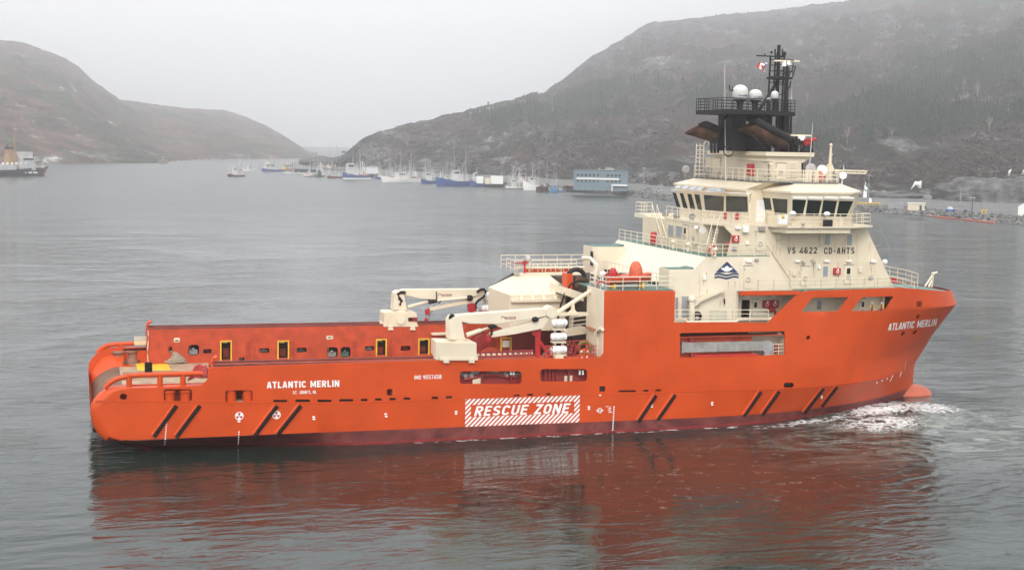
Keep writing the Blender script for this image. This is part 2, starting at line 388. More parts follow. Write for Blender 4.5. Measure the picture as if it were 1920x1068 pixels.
HO = [prect(307, 729, 360, 752, .25), prect(422.6, 731, 473.7, 753.5, .25)]
HO += [prect(*b) for b in ((225, 737.5, 238, 749), (512, 749, 539, 754), (553.8, 748.2, 581.3, 753.8), (595, 748.7, 622, 753.8), (636, 747.5, 663, 752.8), (676.5, 747, 689.6, 752), (703, 746, 716, 751), (730, 745.3, 743, 750.3), (756.5, 744.5, 770, 749.3), (809, 743, 822, 747.8), (835.6, 742, 848, 746.8), (963, 739, 975.5, 742.6), (988.5, 737.5, 1000.5, 741.7), (1024, 736.5, 1033, 740.7), (1160, 731, 1193, 734.8), (1206, 730.2, 1216.6, 734.2), (1229, 729.3, 1239.6, 733.4))]
HO += [prect(725.6, 729, 736, 741.2, .08), prect(1124, 723.5, 1135, 734, .08)]
HO += [prect(862, 695.5, 978, 719.5, .3), prect(1013, 691.5, 1101, 715, .3), prect(1469.6, 717, 1488.6, 726.3, .2)]
HO += [roundpoly([Hxz(*p) for p in ((1275, 670.5), (1471.5, 665), (1471.5, 620.5), (1275, 624))], .12)]
HO += [roundpoly([Hxz(*p) for p in q], .22) for q in (((1502, 584.8), (1572, 583.5), (1591, 556.5), (1523, 558)), ((1596, 583.2), (1659, 582), (1676, 555), (1616, 557)))]
HO += [[Hxz(*p) for p in ((1718.5, 575.5), (1728, 574.5), (1728, 563.5), (1718.5, 564.5))], [Hxz(*p) for p in ((1716, 597), (1722, 596), (1724, 589.5), (1719, 590))]]
def circ(px, py, r, n=14):
    c = Hxz(px, py); return [(c[0]+r*math.cos(2*math.pi*i/n), c[1]+r*math.sin(2*math.pi*i/n)) for i in range(n)]
HO += [circ(1515.5, 632.7, .2), circ(1692.8, 625, .26), circ(1713.5, 622.7, .26)]
grid = [(u, z) for u in np.arange(50, 86, .8) for z in np.arange(-2.1, 12, .62)]+[(86-.5*0.5**k, z) for k in range(4) for z in np.arange(-2, 11.5, .6)]
grid += [(4+.9*i, z) for i in range(8) for z in (1.5, 2.5, 3.2)]+[(4+1.*i, z) for i in range(20) for z in (.85, .4, 0, -.6, -1.4)]
lines = [[(u, ZL[k](u if u < 76 else 76+8.4*math.sin((u-76)/10*math.pi/2))) for u in np.arange(57, 85.9, .7)] for k in (2, 3, 4)]+[[(x, 1.22) for x in np.arange(3.4, 24, 1.)]]
v2, f2 = cdt(OUTER, HO, grid, lines)
hb = MB()
def inn(u, z, t=.16):
    p = hull_pt(u, z); p.y = min(-.01, p.y+t); return p
shell(hb, v2, f2, hull_pt, inn)
from mathutils.bvhtree import BVHTree
BV = BVHTree.FromPolygons([hull_pt(*p) for p in v2], cdt(OUTER, [], grid, lines)[1] and f2)
vp, fp = cdt(OUTER, [], grid, lines)
BVF = BVHTree.FromPolygons([hull_pt(*p) for p in vp], fp)
shell(hb, vp, fp, lambda u, z: Vector((hull_pt(u, z).x, -hull_pt(u, z).y, z)), lambda u, z: Vector((inn(u, z).x, -inn(u, z).y, z)))
for sg in (-1, 1):               # rounded stern corners
    vs = []; nk = len(SP); J = 6
    for j in range(J+1):
        a = j/J*math.pi/2
        for i in range(nk):
            q = SIN[i].lerp(Vector(SP[i]), math.sin(a)); vs.append((q.x, sg*(11-SR[i]*(1-math.cos(a))-under(q.x, q.y)), q.y))
    fs = [[j*nk+i, j*nk+i+1, (j+1)*nk+i+1, (j+1)*nk+i] for j in range(J) for i in range(nk-1)]
    o = len(vs); vs += [(p[0], sg*min(9.7, 10.2-under(*p)), p[1]) for p in SP]
    fs += [[J*nk+i, J*nk+i+1, o+i+1, o+i] for i in range(nk-1)]
    hb.add(vs, fs)
    hb.prism([(p[0], sg*9.7, p[1]) for p in SP[:9]]+[(4.5, sg*9.7, 2.4), (9., sg*9.7, 2.4), (9., sg*9.7, 5.40)], (0, sg*.12, 0))
hb.box(3.3, 9.2, -10.86, -9.7, 5.2, 5.37); hb.box(3.3, 9.2, 9.7, 10.86, 5.2, 5.37)
# transom plating below the roller, between the corners
vs = [(p[0], y, p[1]) for y in (-9.75, 9.75) for p in SP[7:]]; k = len(SP[7:])
hb.add(vs, [[i, i+1, k+i+1, k+i] for i in range(k-1)])
# hull paint: orange topsides, dull oxide red boot topping with scuffed patches, thin clean red line at the water
hm = mat('hull paint', ORANGE, .45, .09, .35, spec=.3, streak=.42, streakcol=(.30, .036, .008), bump=.035, bscale=.55); t = hm.node_tree; n = t.nodes; l = t.links.new
b = n['Principled BSDF']; src = b.inputs['Base Color'].links[0].from_socket
g = n.new('ShaderNodeNewGeometry'); sp = n.new('ShaderNodeSeparateXYZ'); l(g.outputs['Position'], sp.inputs[0])
e1 = n.new('ShaderNodeMath'); e1.operation = 'MULTIPLY_ADD'; e1.inputs[1].default_value = .00725; l(sp.outputs[0], e1.inputs[0]); l(sp.outputs[2], e1.inputs[2])
def step(at, soft=.02, src_=None):
    r = n.new('ShaderNodeMapRange'); r.inputs[1].default_value = at-soft; r.inputs[2].default_value = at+soft; l(src_ or e1.outputs[0], r.inputs[0]); return r.outputs[0]
def noi(sc, mp=(1, 1, 1), det=6):
    q = n.new('ShaderNodeMapping'); q.inputs['Scale'].default_value = mp; l(g.outputs['Position'], q.inputs[0])
    a = n.new('ShaderNodeTexNoise'); a.inputs['Scale'].default_value = sc; a.inputs['Detail'].default_value = det; l(q.outputs[0], a.inputs['Vector']); return a.outputs[0]
def ramp(fac, stops):
    r = n.new('ShaderNodeValToRGB'); l(fac, r.inputs[0]); cr = r.color_ramp
    for i, (p, c) in enumerate(stops):
        el = cr.elements[i] if i < 2 else cr.elements.new(p)
        el.position = p; el.color = (*c, 1)
    return r.outputs[0]
def mix(f, a, c):
    x = n.new('ShaderNodeMix'); x.data_type = 'RGBA'; l(f, x.inputs[0])
    for i, q in ((6, a), (7, c)):
        if isinstance(q, tuple): x.inputs[i].default_value = (*q, 1)
        else: l(q, x.inputs[i])
    return x.outputs[2]
boot = ramp(noi(.55, (1, 1, .8), 8), [(.36, (.09, .022, .022)), (.5, (.15, .036, .032)), (.58, (.2, .052, .044)), (.68, (.1, .028, .028))])
lowr = ramp(noi(1.2), [(.3, (.16, .018, .018)), (.7, (.26, .03, .026))])
z0 = .895+.00725*59
c1 = mix(step(.20, .08, sp.outputs[2]), lowr, boot)
c2 = mix(step(z0), c1, src)
l(c2, b.inputs['Base Color'])
# plate seams: faint welded lines
hull = hb.build('hull', hm, ship, smooth=28)
m = MB(); m.box(13.6, 52, -10.78, -10.7, 3.2, 4.12); m.box(57, 63.5, -10.7, -10.6, 3.5, 4.2); m.box(4.2, 5.2, -10.8, -10.7, 4, 5); m.box(26.8, 27.8, -10.8, -10.7, 4, 4.7); m.box(43.2, 44.3, -10.8, -10.7, 3.9, 4.7); m.build('shade_backing', 'dark', hull)  # added dark plates stand in for shade behind the hull openings
def on_hull(px, py, off=.02):
    d = ray(px, py).normalized(); h = BVF.ray_cast(CAM, d, 400)
    if h[0] is None: x, z = Hxz(px, py); p = Vector((x, -hull_b(x, z), z)); nn = Vector((0, -1, 0))
    else: p, nn = h[0], h[1]
    if nn.dot(d) > 0: nn = -nn
    return p+nn*off
def seam(pts, r=.035, off=.0): return [on_hull(*p, off) for p in pts]
def dense(pts, k=8):
    out = []
    for a, b_ in zip(pts[:-1], pts[1:]): out += [(a[0]+(b_[0]-a[0])*i/k, a[1]+(b_[1]-a[1])*i/k) for i in range(k)]
    return out+[pts[-1]]
m = MB()
for ln in ([(178, 751), (300, 752), (400, 753.2), (637, 755.6), (780, 750.2), (872, 747.2), (1000, 743), (1120, 738.7), (1240, 735), (1357, 731.5), (1457, 728.5), (1557, 722), (1625, 713), (1663, 706.3)],):
    m.sweep(seam(dense(ln)), .045, 5)
m.build('rubbing_strake', 'orange', hull)
m = MB()
for ln in ([(1135, 674), (1275, 671), (1472, 666), (1560, 661), (1651, 653)], [(1240, 688.5), (1500, 682.5), (1527, 691.6), (1570, 688.5)], [(1330, 604.5), (1440, 603), (1560, 602)], [(1133, 596), (1262, 594)], [(1133, 646), (1262, 644)], [(1199, 672), (1199, 691), (1290, 688)], [(400, 797), (640, 792), (872, 784)], [(1087, 776), (1357, 768), (1500, 757)], [(390, 697), (640, 690), (826, 683)]):
    m.sweep(seam(dense(ln)), .014, 4)
m.build('weld_seam', 'orange', hull)
# bulb at the foot of the stem
m = MB(); c = Vector((76, 0, -.55)); prof = []
for x, r in ((0, .9), (2, 1.25), (4, 1.5), (5.4, 1.55), (6.4, 1.4), (7.0, 1.1), (7.3, .65), (7.38, .2)): prof.append((r, x))
m.lathe(c, prof, 24, (1, 0, 0)); m.build('bulbous_bow', mat('bulb paint', (.47, .12, .065), .45, .15, 1.2, spec=.25), hull, smooth=50)
# fenders: orange half pipe with black rubber
for (a, b_) in (((327, 757), (285, 815)), ((371, 757), (327, 816)), ((516, 757), (474, 813)), ((560, 757), (516, 812)), ((1226, 738), (1193, 787)), ((1262, 737), (1229, 784)), ((1423, 731), (1391, 777)), ((1457, 730), (1425, 775)), ((1540, 725), (1504, 771)), ((1565, 722), (1537, 758))):
    f = MB(); P = [on_hull(a[0]+(b_[0]-a[0])*i/6, a[1]+(b_[1]-a[1])*i/6, 0) for i in range(7)]
    f.sweep(P, .14, 8); f.mi = 1
    Q = [on_hull(a[0]+3.5+(b_[0]-a[0])*i/6, a[1]+2.5+(b_[1]-a[1])*i/6, .06) for i in range(7)]
    f.sweep(Q, .165, 8); f.build('fender', ['orange', 'rubber'], hull)
def hull_text(body, x0, y0, x1, y1, sw=.17, shear=0, dy=0, name='lettering', m_='letter', off=.03):
    v, f, lr = stroke_text(body, sw, .14, shear)
    mb = MB(); mb.add([on_hull(x0+(x1-x0)*a, y1+(y0-y1)*b_+dy*a, off+.006*k) for (a, b_), k in zip(v, lr)], f); return mb.build(name, m_, hull, smooth=0, fix=False)
hull_text('ATLANTIC MERLIN', 500, 715.2, 636, 727.5, .2, 0, -3.2)
hull_text("ST. JOHN'S, NL", 549, 732.3, 593.5, 738.3, .17, 0, -1.2)
hull_text('IMO 9557458', 777, 703.2, 827.5, 711, .15, 0, -1.5)
hull_text('RESCUE ZONE', 888.5, 761, 1070, 779.3, .185, .22, -5.8)
hull_text('ATLANTIC MERLIN', 1664, 606.5, 1757, 619.5, .185, .3, -9.8)
# hatched frame round the rescue zone
def clip_poly(poly, x0, x1, z0_, z1):
    for ax, val, sg in ((0, x0, 1), (0, x1, -1), (1, z0_, 1), (1, z1, -1)):
        out = []
        for i in range(len(poly)):
            a, c = poly[i-1], poly[i]; da, dc = sg*(a[ax]-val), sg*(c[ax]-val)
            if (da < 0) != (dc < 0): t = da/(da-dc); out.append((a[0]+(c[0]-a[0])*t, a[1]+(c[1]-a[1])*t))
            if dc >= 0: out.append(c)
        poly = out
        if not poly: return []
    return poly
m = MB(); X0, X1, Z0, Z1 = 0., 10.25, 0., 2.36
for r_ in ((X0, X1, Z1-.52, Z1), (X0, X1, Z0, .82), (X0, .5, .82, Z1-.52), (X1-.5, X1, .82, Z1-.52)):
    for k in range(-6, 30):
        s = k*.41; q = clip_poly([(s, Z0), (s+.22, Z0), (s+.22+Z1*1.0, Z1), (s+Z1*1.0, Z1)], *r_)
        if len(q) > 2: m.add([(x+30.33, -11.025, z+1.12-.0065*x) for x, z in q], [list(range(len(q)))])
m.build('hatched_marking', 'letter', hull, smooth=0, fix=False)
# thruster signs, draught and plimsoll marks
for px, py in ((448.5, 779.3), (518.3, 777.2)):
    c = on_hull(px, py); m = MB(); rr_ = .34
    m.add([(c.x+rr_*math.cos(2*math.pi*i/28), -11.022, c.z+rr_*math.sin(2*math.pi*i/28)) for i in range(28)], [list(range(28))]); m.mi = 1
    for a in (90, 210, 330):
        m.add([(c.x, -11.032, c.z)]+[(c.x+.27*math.cos(R(a+d)), -11.032, c.z+.27*math.sin(R(a+d))) for d in (-28, -10, 10, 28)], [[0, 1, 2, 3, 4]])
    m.build('thruster_sign', ['letter', 'red'], hull, smooth=0, fix=False)
def dots(pts, sz=.1, name='draught_mark', w=None):
    m = MB()
    for px, py in pts:
        c = on_hull(px, py, .03); e = on_hull(px+.5, py, .03)-c; e.normalize(); a = e*(w or sz)/2
        m.add([c-a-Vector((0, 0, sz/2)), c+a-Vector((0, 0, sz/2)), c+a+Vector((0, 0, sz/2)), c-a+Vector((0, 0, sz/2))], [[0, 1, 2, 3]])
    return m.build(name, 'letter', hull, smooth=0, fix=False)
dots([(448-i*.25, 809+i*4.2) for i in range(8)], .1); dots([(312.5-i*.4, 790+i*4.6) for i in range(10)], .1)
dots([(1151.2-i*.25, 762+i*4.3) for i in range(11)], .12); dots([(1698-i*.7, 677+i*4.) for i in range(5)], .12)
dots([(588, 781), (588.5, 785), (723, 775.5), (724, 780), (855, 771), (855, 775), (1104, 762), (1104, 766), (1222, 758), (1222, 762), (1335, 754), (1335, 758), (1540.5, 742), (1540.5, 745), (448, 789.5), (1125, 740)], .13, w=.22)
m = MB(); c = on_hull(1124.5, 769); m.torus((c.x, -11.03, c.z), .2, .035, (0, 1, 0), 16, 5); m.box(c.x-.33, c.x+.33, -11.05, -11.01, c.z-.03, c.z+.03)
for i, (a, w_) in enumerate(((.75, .25), (.95, .32), (.95, .28), (1., .36))): m.box(c.x+a-.2, c.x+a-.2+w_, -11.04, -11.01, c.z+.3-.17*i, c.z+.34-.17*i)
m.box(c.x+.93, c.x+.97, -11.04, -11.01, c.z-.2, c.z+.34); m.build('load_line_mark', 'letter', hull, smooth=0)
dots([(1644+i*9.5, 716-i*3.6) for i in range(3)]+[(1669+i*2, 712-i*4) for i in range(3)]+[(1687+i*.7, 704-i*2.2) for i in range(4)], .2, 'bow_mark')
# ------------------------------------------------------------------ working deck, roller, cargo rails
DK = 3.98
m = MB(); m.prism([(2.9, -9.68, DK-.3), (8.8, -9.68, DK-.3), (8.9, -10.7, DK-.3), (42.6, -10.7, DK-.3), (42.6, 10.7, DK-.3), (8.9, 10.7, DK-.3), (8.8, 9.68, DK-.3), (2.9, 9.68, DK-.3)], (0, 0, .3))
deck = m.build('working_deck', 'wood', ship)
m = MB()
for a, b_ in ((3.0, 41), ):
    for y in np.arange(-8, 8.1, .8): m.box(a, b_, y-.012, y+.012, DK, DK+.004)
m.build('plank_seam', mat('dark plank joint', (.12, .08, .05), .9), deck)
m = MB(); q = [Z(px, py, DK+.02) for px, py in ((254, 679), (312, 679), (322, 694), (258, 694))]; m.prism(q, (0, 0, .01)); m.build('painted_patch', 'yellow', deck)
m = MB(); m.prism([Z(px, py, DK+.02) for px, py in ((230, 697), (380, 693), (386, 703), (225, 712))], (0, 0, .006)); m.build('steel_plate', mat('rusty deck plate', (.30, .16, .09), .7, .4, .8), deck)
RP = [(2.9, DK), (2.3, DK-.05), (1.7, DK-.27), (1.15, DK-.65), (.7, DK-1.12), (.42, DK-1.65), (.34, DK-2.1), (.7, DK-2.3), (2, DK-2.4)]
m = MB(); n_ = len(RP); vs = []; YS = np.linspace(-9.7, 9.7, 40)
for y in YS:
    w = .05*math.sin(y*2.1)+.03*math.sin(y*5.3)
    vs += [(x+(.06 if abs(y) % 3.2 < .25 else 0), y, z+(0 if i == 0 else w*.3)) for i, (x, z) in enumerate(RP)]
m.add(vs, [[j*n_+i, j*n_+i+1, (j+1)*n_+i+1, (j+1)*n_+i] for j in range(len(YS)-1) for i in range(n_-1)])
m.build('stern_roller', 'roller', ship, smooth=60)
m = MB()
for sg in (1,):      # orange fairing beside the roller
    a = [(x, sg*9.69, z) for x, z in ((3.4, DK), (3.4, 5.05), (2.5, 4.98), (1.6, 4.65), (.95, 4.12), (.5, 3.4), (.3, 2.6), (.36, 1.5))]
    c = [(x, sg*7.9, z) for x, z in ((4.6, DK+.012), (3.2, DK+.05), (2.4, DK+.0), (1.75, DK-.25), (1.15, DK-.62), (.68, DK-1.12), (.4, DK-1.8), (.36, DK-2.4))]; k = len(a)
    m.add(a+c, [[i, (i+1) % k, k+(i+1) % k, k+i] for i in range(k)]+[list(range(k)), list(range(k, 2*k))])
m.build('roller_fairing', 'orange', ship, smooth=50)
m = MB()
for (k, yy) in ((0, -10.55), (1, 10.2)):
    pxs = [(196, 727), (206, 717), (220, 709.5), (240, 704.8), (262, 702.8), (380, 699.5)] if k == 0 else [(183, 660), (190, 653), (200, 647.5), (212, 645.2), (252, 643.5)]
    P = [Y(px, py, yy) for px, py in pxs]; m.sweep(P, .2, 10)
    m_ = m
    for px in ((242, 300, 343) if k == 0 else (226,)):
        q = Y(px, 702 if k == 0 else 645, yy); m.tube(q, (q.x, q.y, 5.3 if k == 0 else DK), .22, 10)
    m.build('stern_pipe_rail', 'orange', ship, smooth=60); m = MB()
# cargo rails: box structures the cranes run on, with an inner wall full of doorways
for sg, nm in ((-1, 'near'), (1, 'far')):
    outer = [(x, z) for x, z in ((9.4, DK), (42.6, DK), (42.6, 6.62), (9.4, 6.86))]
    if sg > 0:
        outer = [(5.3, DK), (47, DK), (47, 6.9), (47, 7.0), (5.4, 7.22)]
    rmb = MB(); holes = []; frames = []; outl = []
    if sg > 0:
        for b_ in ((412.6, 638, 434.6, 676.5), (520, 638, 542, 675), (704.7, 635, 725, 671.5), (784, 634, 805, 669.5)):
            u0, u1, v0_, v1 = rect_on('s', 8.8, *b_); v0_ = DK+.25; h = rrect(u0+.1, u1-.1, v0_, v1-.1, .05); holes.append(h); frames.append((u0, u1, v0_-.1, v1))
        for b_ in ((353, 646, 373.5, 665.5), (381, 654, 396.5, 662), (485.7, 652.5, 505, 661), (556, 651.5, 575, 660), (684, 648.5, 702, 657), (751, 648, 770, 657), (613.7, 650.5, 633.7, 673), (638.5, 650, 657.5, 672.5), (448, 670, 458.5, 677), (316, 650, 323, 661), (835, 646, 852, 655)):
            u0, u1, v0_, v1 = rect_on('s', 8.8, *b_); v0_ = max(v0_, DK+.12); w = min(u1-u0, v1-v0_); h = rrect(u0, u1, v0_, v1, w*.28); holes.append(h); outl.append((u0, u1, v0_, v1))
    vv, ff = cdt(outer, holes)
    yy = sg*8.8
    shell(rmb, vv, ff, lambda u, z: Vector((u, yy, z)), lambda u, z: Vector((u, yy+sg*.12, z)))
    xa = 9.5 if sg < 0 else 5.4
    za, zb = (6.86, 6.62) if sg < 0 else (7.22, 7.0)
    xb = 42.5 if sg < 0 else 47
    rmb.prism([(xa, sg*8.92, za-.16), (xb, sg*8.92, zb-.16), (xb, sg*10.83, zb-.16), (xa, sg*10.83, za-.16)], (0, 0, .12))
    rmb.box(xa, xa+.12, min(sg*8.93, sg*10.8), max(sg*8.93, sg*10.8), DK, za-.2)
    if sg < 0:
        rmb.box(9.6, 42.4, -9.4, -8.95, DK, DK+.05)
    else: rmb.prism([(5.4, 10.95, DK), (9.3, 10.95, DK), (9.3, 10.95, za-.1), (5.4, 10.95, za-.1)], (0, .1, 0))
    cr = rmb.build('cargo_rail', 'inner', ship)
    k = MB()
    for y in (sg*9.0, sg*10.62):
        k.prism([(xa+.1, y-.09, za-.03), (xb if sg > 0 else 32, y-.09, (zb if sg > 0 else 6.68)-.03), (xb if sg > 0 else 32, y+.09, (zb if sg > 0 else 6.68)-.03), (xa+.1, y+.09, za-.03)], (0, 0, .17))
    k.build('crane_track', mat('rusty crane track', (.14, .035, .028), .6, .3), cr)
    k = MB(); q = Vector((xa+.15, sg*9.9, za)); k.sweep([q+Vector(d) for d in ((.1, 0, -.1), (-.05, 0, .25), (.1, 0, .5), (.35, 0, .62))], .13, 6); k.sweep([q+Vector(d) for d in ((.1, .45, -.1), (-.05, .45, .25), (.1, .45, .5), (.35, .45, .62))], .13, 6)
    k.build('end_hook', 'orange', cr)
    if sg > 0:
        for u0, u1, v0_, v1 in frames:
            f = MB()
            for poly in ([(u0, v0_), (u0+.12, v0_), (u0+.12, v1), (u0, v1)], [(u1-.12, v0_), (u1, v0_), (u1, v1), (u1-.12, v1)], [(u0+.12, v1-.12), (u1-.12, v1-.12), (u1-.12, v1), (u0+.12, v1)]): plate(f, 's', 8.8, poly, .005, .09)
            f.build('doorway_frame', 'yellow', cr)
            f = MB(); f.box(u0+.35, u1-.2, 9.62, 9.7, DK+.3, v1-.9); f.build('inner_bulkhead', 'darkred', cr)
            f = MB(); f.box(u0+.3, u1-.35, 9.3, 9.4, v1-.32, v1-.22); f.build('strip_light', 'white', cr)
        f = MB(); f.box(5.6, 46.8, 9.72, 9.78, DK, 6.8); f.build('shade_backing', 'dark', cr)  # dark sheet added as painted shade inside the far rail
        for i, (u0, u1, v0_, v1) in enumerate(outl):
            f = MB(); f.box(u0+.1, u1-.1, 9.3, 9.6, v0_, v0_+(v1-v0_)*.45); f.ball(((u0+u1)/2, 9.3, v0_+(v1-v0_)*.5), .16); f.tube((u0+.2, 9.4, v1), (u0+.2, 9.4, v0_), .05)
            f.build('stowed_gear', ['grey', 'darkred', 'steel', 'green'][i % 4], cr)
        for px, y0 in ((465, 644), (548, 643), (664.5, 641), (732.5, 639.5), (465.5, 668)):
            for j in range(4):
                if py0 := y0+j*9.3:
                    if py0 > 671: continue
                    c = Y(px, py0, 8.78); f = MB(); f.torus((c.x, 8.77, c.z), .16, .045, (0, 1, 0), 14, 5); f.tube((c.x, 8.79, c.z), (c.x, 8.74, c.z), .09, 8); f.build('lashing_ring', 'inner', cr)
        f = MB(); c = rect_on('s', 8.8, 612, 629, 624, 635.5); plate(f, 's', 8.8, rrect(*c, .05), .005, .04); f.mi = 1; plate(f, 's', 8.8, rrect(c[0]+.12, c[1]-.12, c[2]+.1, c[3]-.1, .03), .04, .045); f.build('number_plate', ['cream', 'green'], cr)
        f = MB(); c = rect_on('s', 8.8, 326, 633, 337, 641); plate(f, 's', 8.8, rrect(*c, .1), .005, .06); f.mi = 1; plate(f, 's', 8.8, rrect(c[0]+.1, c[1]-.1, c[2]+.08, c[3]-.2, .03), .06, .065); f.build('number_plate', ['cream', 'dark'], cr)
        f = MB(); a, c = Y(808, 625, 8.7), Y(850, 625, 8.7); f.box(a.x, c.x, 8.2, 8.75, a.z-.1, a.z+.1); f.build('light_canopy', 'cream', cr)
    else:
        f = MB()
        for x in np.arange(11, 42, 2.6): f.box(x, x+.12, -10.7, -10.2, DK, 6.4)
        f.box(12.6, 41.8, -10.3, -10.1, DK+.1, 6.5)
        f.build('rail_rib', 'darkred', cr)
# machinery seen through the two long openings in the near rail
m = MB()
for i in range(16):
    p = Y(866+i*7, 700+3*math.sin(i*1.3), -10.25); m.ball(p, .2+.08*math.sin(i*2.2), 5, 8, (1.3, .6, .8))
for px in (872, 884, 950, 962): m.ball(Y(px, 704, -10.3), .26, 5, 8)
m.build('deck_machinery', 'steel', ship, smooth=50)
for pa in ((958, 963), (1087, 1093)):
    m = MB()
    for px in pa:
        for py in (694.5, 699): m.ball(Y(px, py+1.5, -10.7), .11, 5, 8)
    m.build('lamp_cluster', 'white', ship, smooth=50)
m = MB()
for px in (893, 1065): a, b_ = Y(px-7, 719, -10.4), Y(px+8, 697, -10.4); m.box(a.x, b_.x, -10.45, -10.35, a.z-.2, b_.z-.3)
m.build('cream_panel', 'beige', ship)
m = MB(); m.sweep([Y(px, py, -10.4) for px, py in ((870, 711), (890, 707), (905, 703), (930, 702), (950, 706), (970, 705))], .16, 6)
for px in (1023, 1030, 1037, 1044): m.tube(Y(px, 716, -10.45), Y(px, 692, -10.45), .13, 6)
m.build('red_pipework', 'darkred', ship)
m = MB(); m.box(29.5, 41.2, -9.75, -9.65, DK, 6.3); m.build('shade_backing', 'dark', ship)  # dark sheet imitates the shade behind the long rail openings
# bollards and mooring gear at the stern
def bollard(par, p, h=.95, r=.34, mt='orange'):
    m = MB(); x, y, z = p; m.lathe(p, [(r*1.35, 0), (r*1.35, .08), (r, .1), (r, h*.8), (r*1.2, h*.84), (r*1.2, h*.95), (r*.8, h)], 16); m.build('bollard', mt, par, smooth=40)
for px in (317.5, 348, 433, 464.5): c = Y(px, 752, -10.55); bollard(ship, (c.x, -10.5, DK-.2), 1.3, .42)
for px, py in ((248, 681), (222, 682)):
    c = Z(px, py, DK); m = MB(); m.lathe((c.x, 9.9 if px > 240 else 9.6, DK), [(.75, 0), (.75, .35), (.5, .4), (.42, .9), (.6, 1.05), (.6, 1.2)], 18); m.build('capstan', mat('capstan rust', (.25, .12, .08), .7, .3), ship)
for px, py0, py1 in ((278.5, 702, 679), (384.5, 678.5, 658.5), (384.5, 707, 690)):
    c = Z(px, py0, DK); h = X(px, py1, c.x).z-DK if False else Y(px, py1, c.y).z-DK; m = MB(); prof = []
    for i in range(9): prof += [(.30, h*i/9), (.34, h*(i+.25)/9), (.34, h*(i+.7)/9), (.30, h*(i+.95)/9)]
    m.lathe((c.x, c.y, DK), prof, 14); m.build('guide_pin', 'rubber', ship, smooth=30)
m = MB()     # shark-jaw hoses heaped by the near rail end
for i in range(7):
    a = Y(352+i*2, 712-i*4, -9.9); b_ = Y(388, 704-i*3.2, -9.9); m.sweep([a, a.lerp(b_, .4)+Vector((0, .1, .12)), a.lerp(b_, .75)-Vector((0, 0, .05)), b_], .09, 6)
m.build('hose_bundle', 'red', ship, smooth=60)
m = MB()     # mesh platform at the far stern corner
a = Y(252, 645, 9.4); b_ = Y(276, 630, 9.4)
m.box(a.x, b_.x, 9.2, 10.6, a.z-.05, a.z+.05)
m.build('grating_platform', 'yellow', ship)
m = MB()
for i in range(10): x = a.x+(b_.x-a.x)*i/9; m.tube((x, 9.2, a.z), (x, 9.2, b_.z), .02, 4)
for i in range(8): z = a.z+(b_.z-a.z)*i/7; m.tube((a.x, 9.2, z), (b_.x, 9.2, z), .02, 4)
m.build('mesh_guard', 'cream', ship)
m = MB(); m.sweep([Y(277.5+.8*math.sin(i), 620+i*9, 8.6) for i in range(8)], .05, 5); m.build('hanging_hose', 'beige', ship)
m = MB()     # pipe rack on the near rail
for j, (py, r_) in enumerate(((659.5, .07), (662, .05), (667.5, .08))): m.tube(Y(886, py+1.6, -9.1-.5*j), Y(1000, py-3.2, -9.1-.5*j), r_, 6)
for i in range(11): p = Y(890+i*10.5, 668-i*.3, -10.); m.tube(p, p+Vector((0, 0, .42)), .05, 5)
m.build('pipe_rack', 'darkred', ship)
m = MB()
for i in range(11): p = Y(893+i*10, 665.5-i*.3, -9.8); m.box(p.x, p.x+.28, -9.9, -9.6, p.z-.06, p.z+.08)
m.build('pipe_clamp', 'cream', ship)
# ------------------------------------------------------------------ winch house and gear amidships
WX0, WX1 = 36.6, 46.
B_ = X(961, 511, 39.4)
m = MB(); zb = 7.95
y0, y1 = -3., 3.7; zc = 11.25
v = [(WX0, y0, zb), (WX0, y1, zb), (WX1, y1, zb), (WX1, y0, zb), (WX0, y0, zc), (WX0, y1, zc), (WX1, y1, zc), (WX1, y0, zc), (39.4, B_.y, B_.z), (39.4, y1+.01, B_.z), (WX1, y1+.01, B_.z), (WX1, B_.y, B_.z)]
m.add(v, [[0, 1, 2, 3], [0, 4, 5, 1], [3, 2, 6, 7], [0, 3, 7, 4], [1, 5, 6, 2], [4, 8, 9, 5], [4, 7, 11, 8], [5, 9, 10, 6], [7, 6, 10, 11], [8, 11, 10, 9]])
wh = m.build('winch_house', 'beige', ship, smooth=20)
m = MB(); m.box(WX0+.1, WX1-4.2, y0-.35, y0-.01, zc-.62, zc-.4); m.box(WX0+.1, WX1-4.2, y0-.05, y0-.005, zc-.4, zc-.02)
for px in (975, 996, 1017, 1038): p = Y(px, 549, y0); m.prism([(p.x-.05, y0+.05, zc), (p.x-.05, y0-.3, zc-.4), (p.x-.05, y0+.35, zc+.4)], (.3, 0, 0))
m.build('ledge', 'beige', wh)
m = MB(); ztp = B_.z
rail(m, [(39.6, B_.y+.1, ztp), (46, B_.y+.1, ztp)], 1.15, 2, .045); rail(m, [(39.6, B_.y+.1, ztp), (39.6, B_.y+2.6, ztp)], 1.15, 2, .045); rail(m, [(39.6, B_.y+4.5, ztp), (50, B_.y+4.5, ztp)], 1.3, 2, .04)
for i in range(14): m.tube((40+.45*i, B_.y+.9+.3*math.sin(i*2.), ztp), (40+.45*i, B_.y+.9, ztp+.5+.3*math.sin(i*1.7)), .06, 5)
m.tube((40, B_.y+.6, ztp+.45), (47, B_.y+.6, ztp+.4), .12, 6)
m.build('railing', 'cream', wh)
m = MB(); p = X(984, 492, 40.4); m.tube((p.x, p.y, ztp), p, .1); m.tube(X(957, 494.5, 40.2), X(990, 493, 40.4), .09); m.ball(p, .25); m.build('fire_monitor', 'red', wh)
m = MB(); p = X(990, 485, 40.6); m.lathe(p, [(.1, -.2), (.32, 0), (.3, .25), (.1, .3)], 12, (-.5, -1, .3)); p2 = X(969, 510, 39.4); m.lathe(p2, [(.1, -.2), (.3, 0), (.3, .25)], 12, (-.5, -1, -.2)); m.build('floodlight', 'steel', wh)
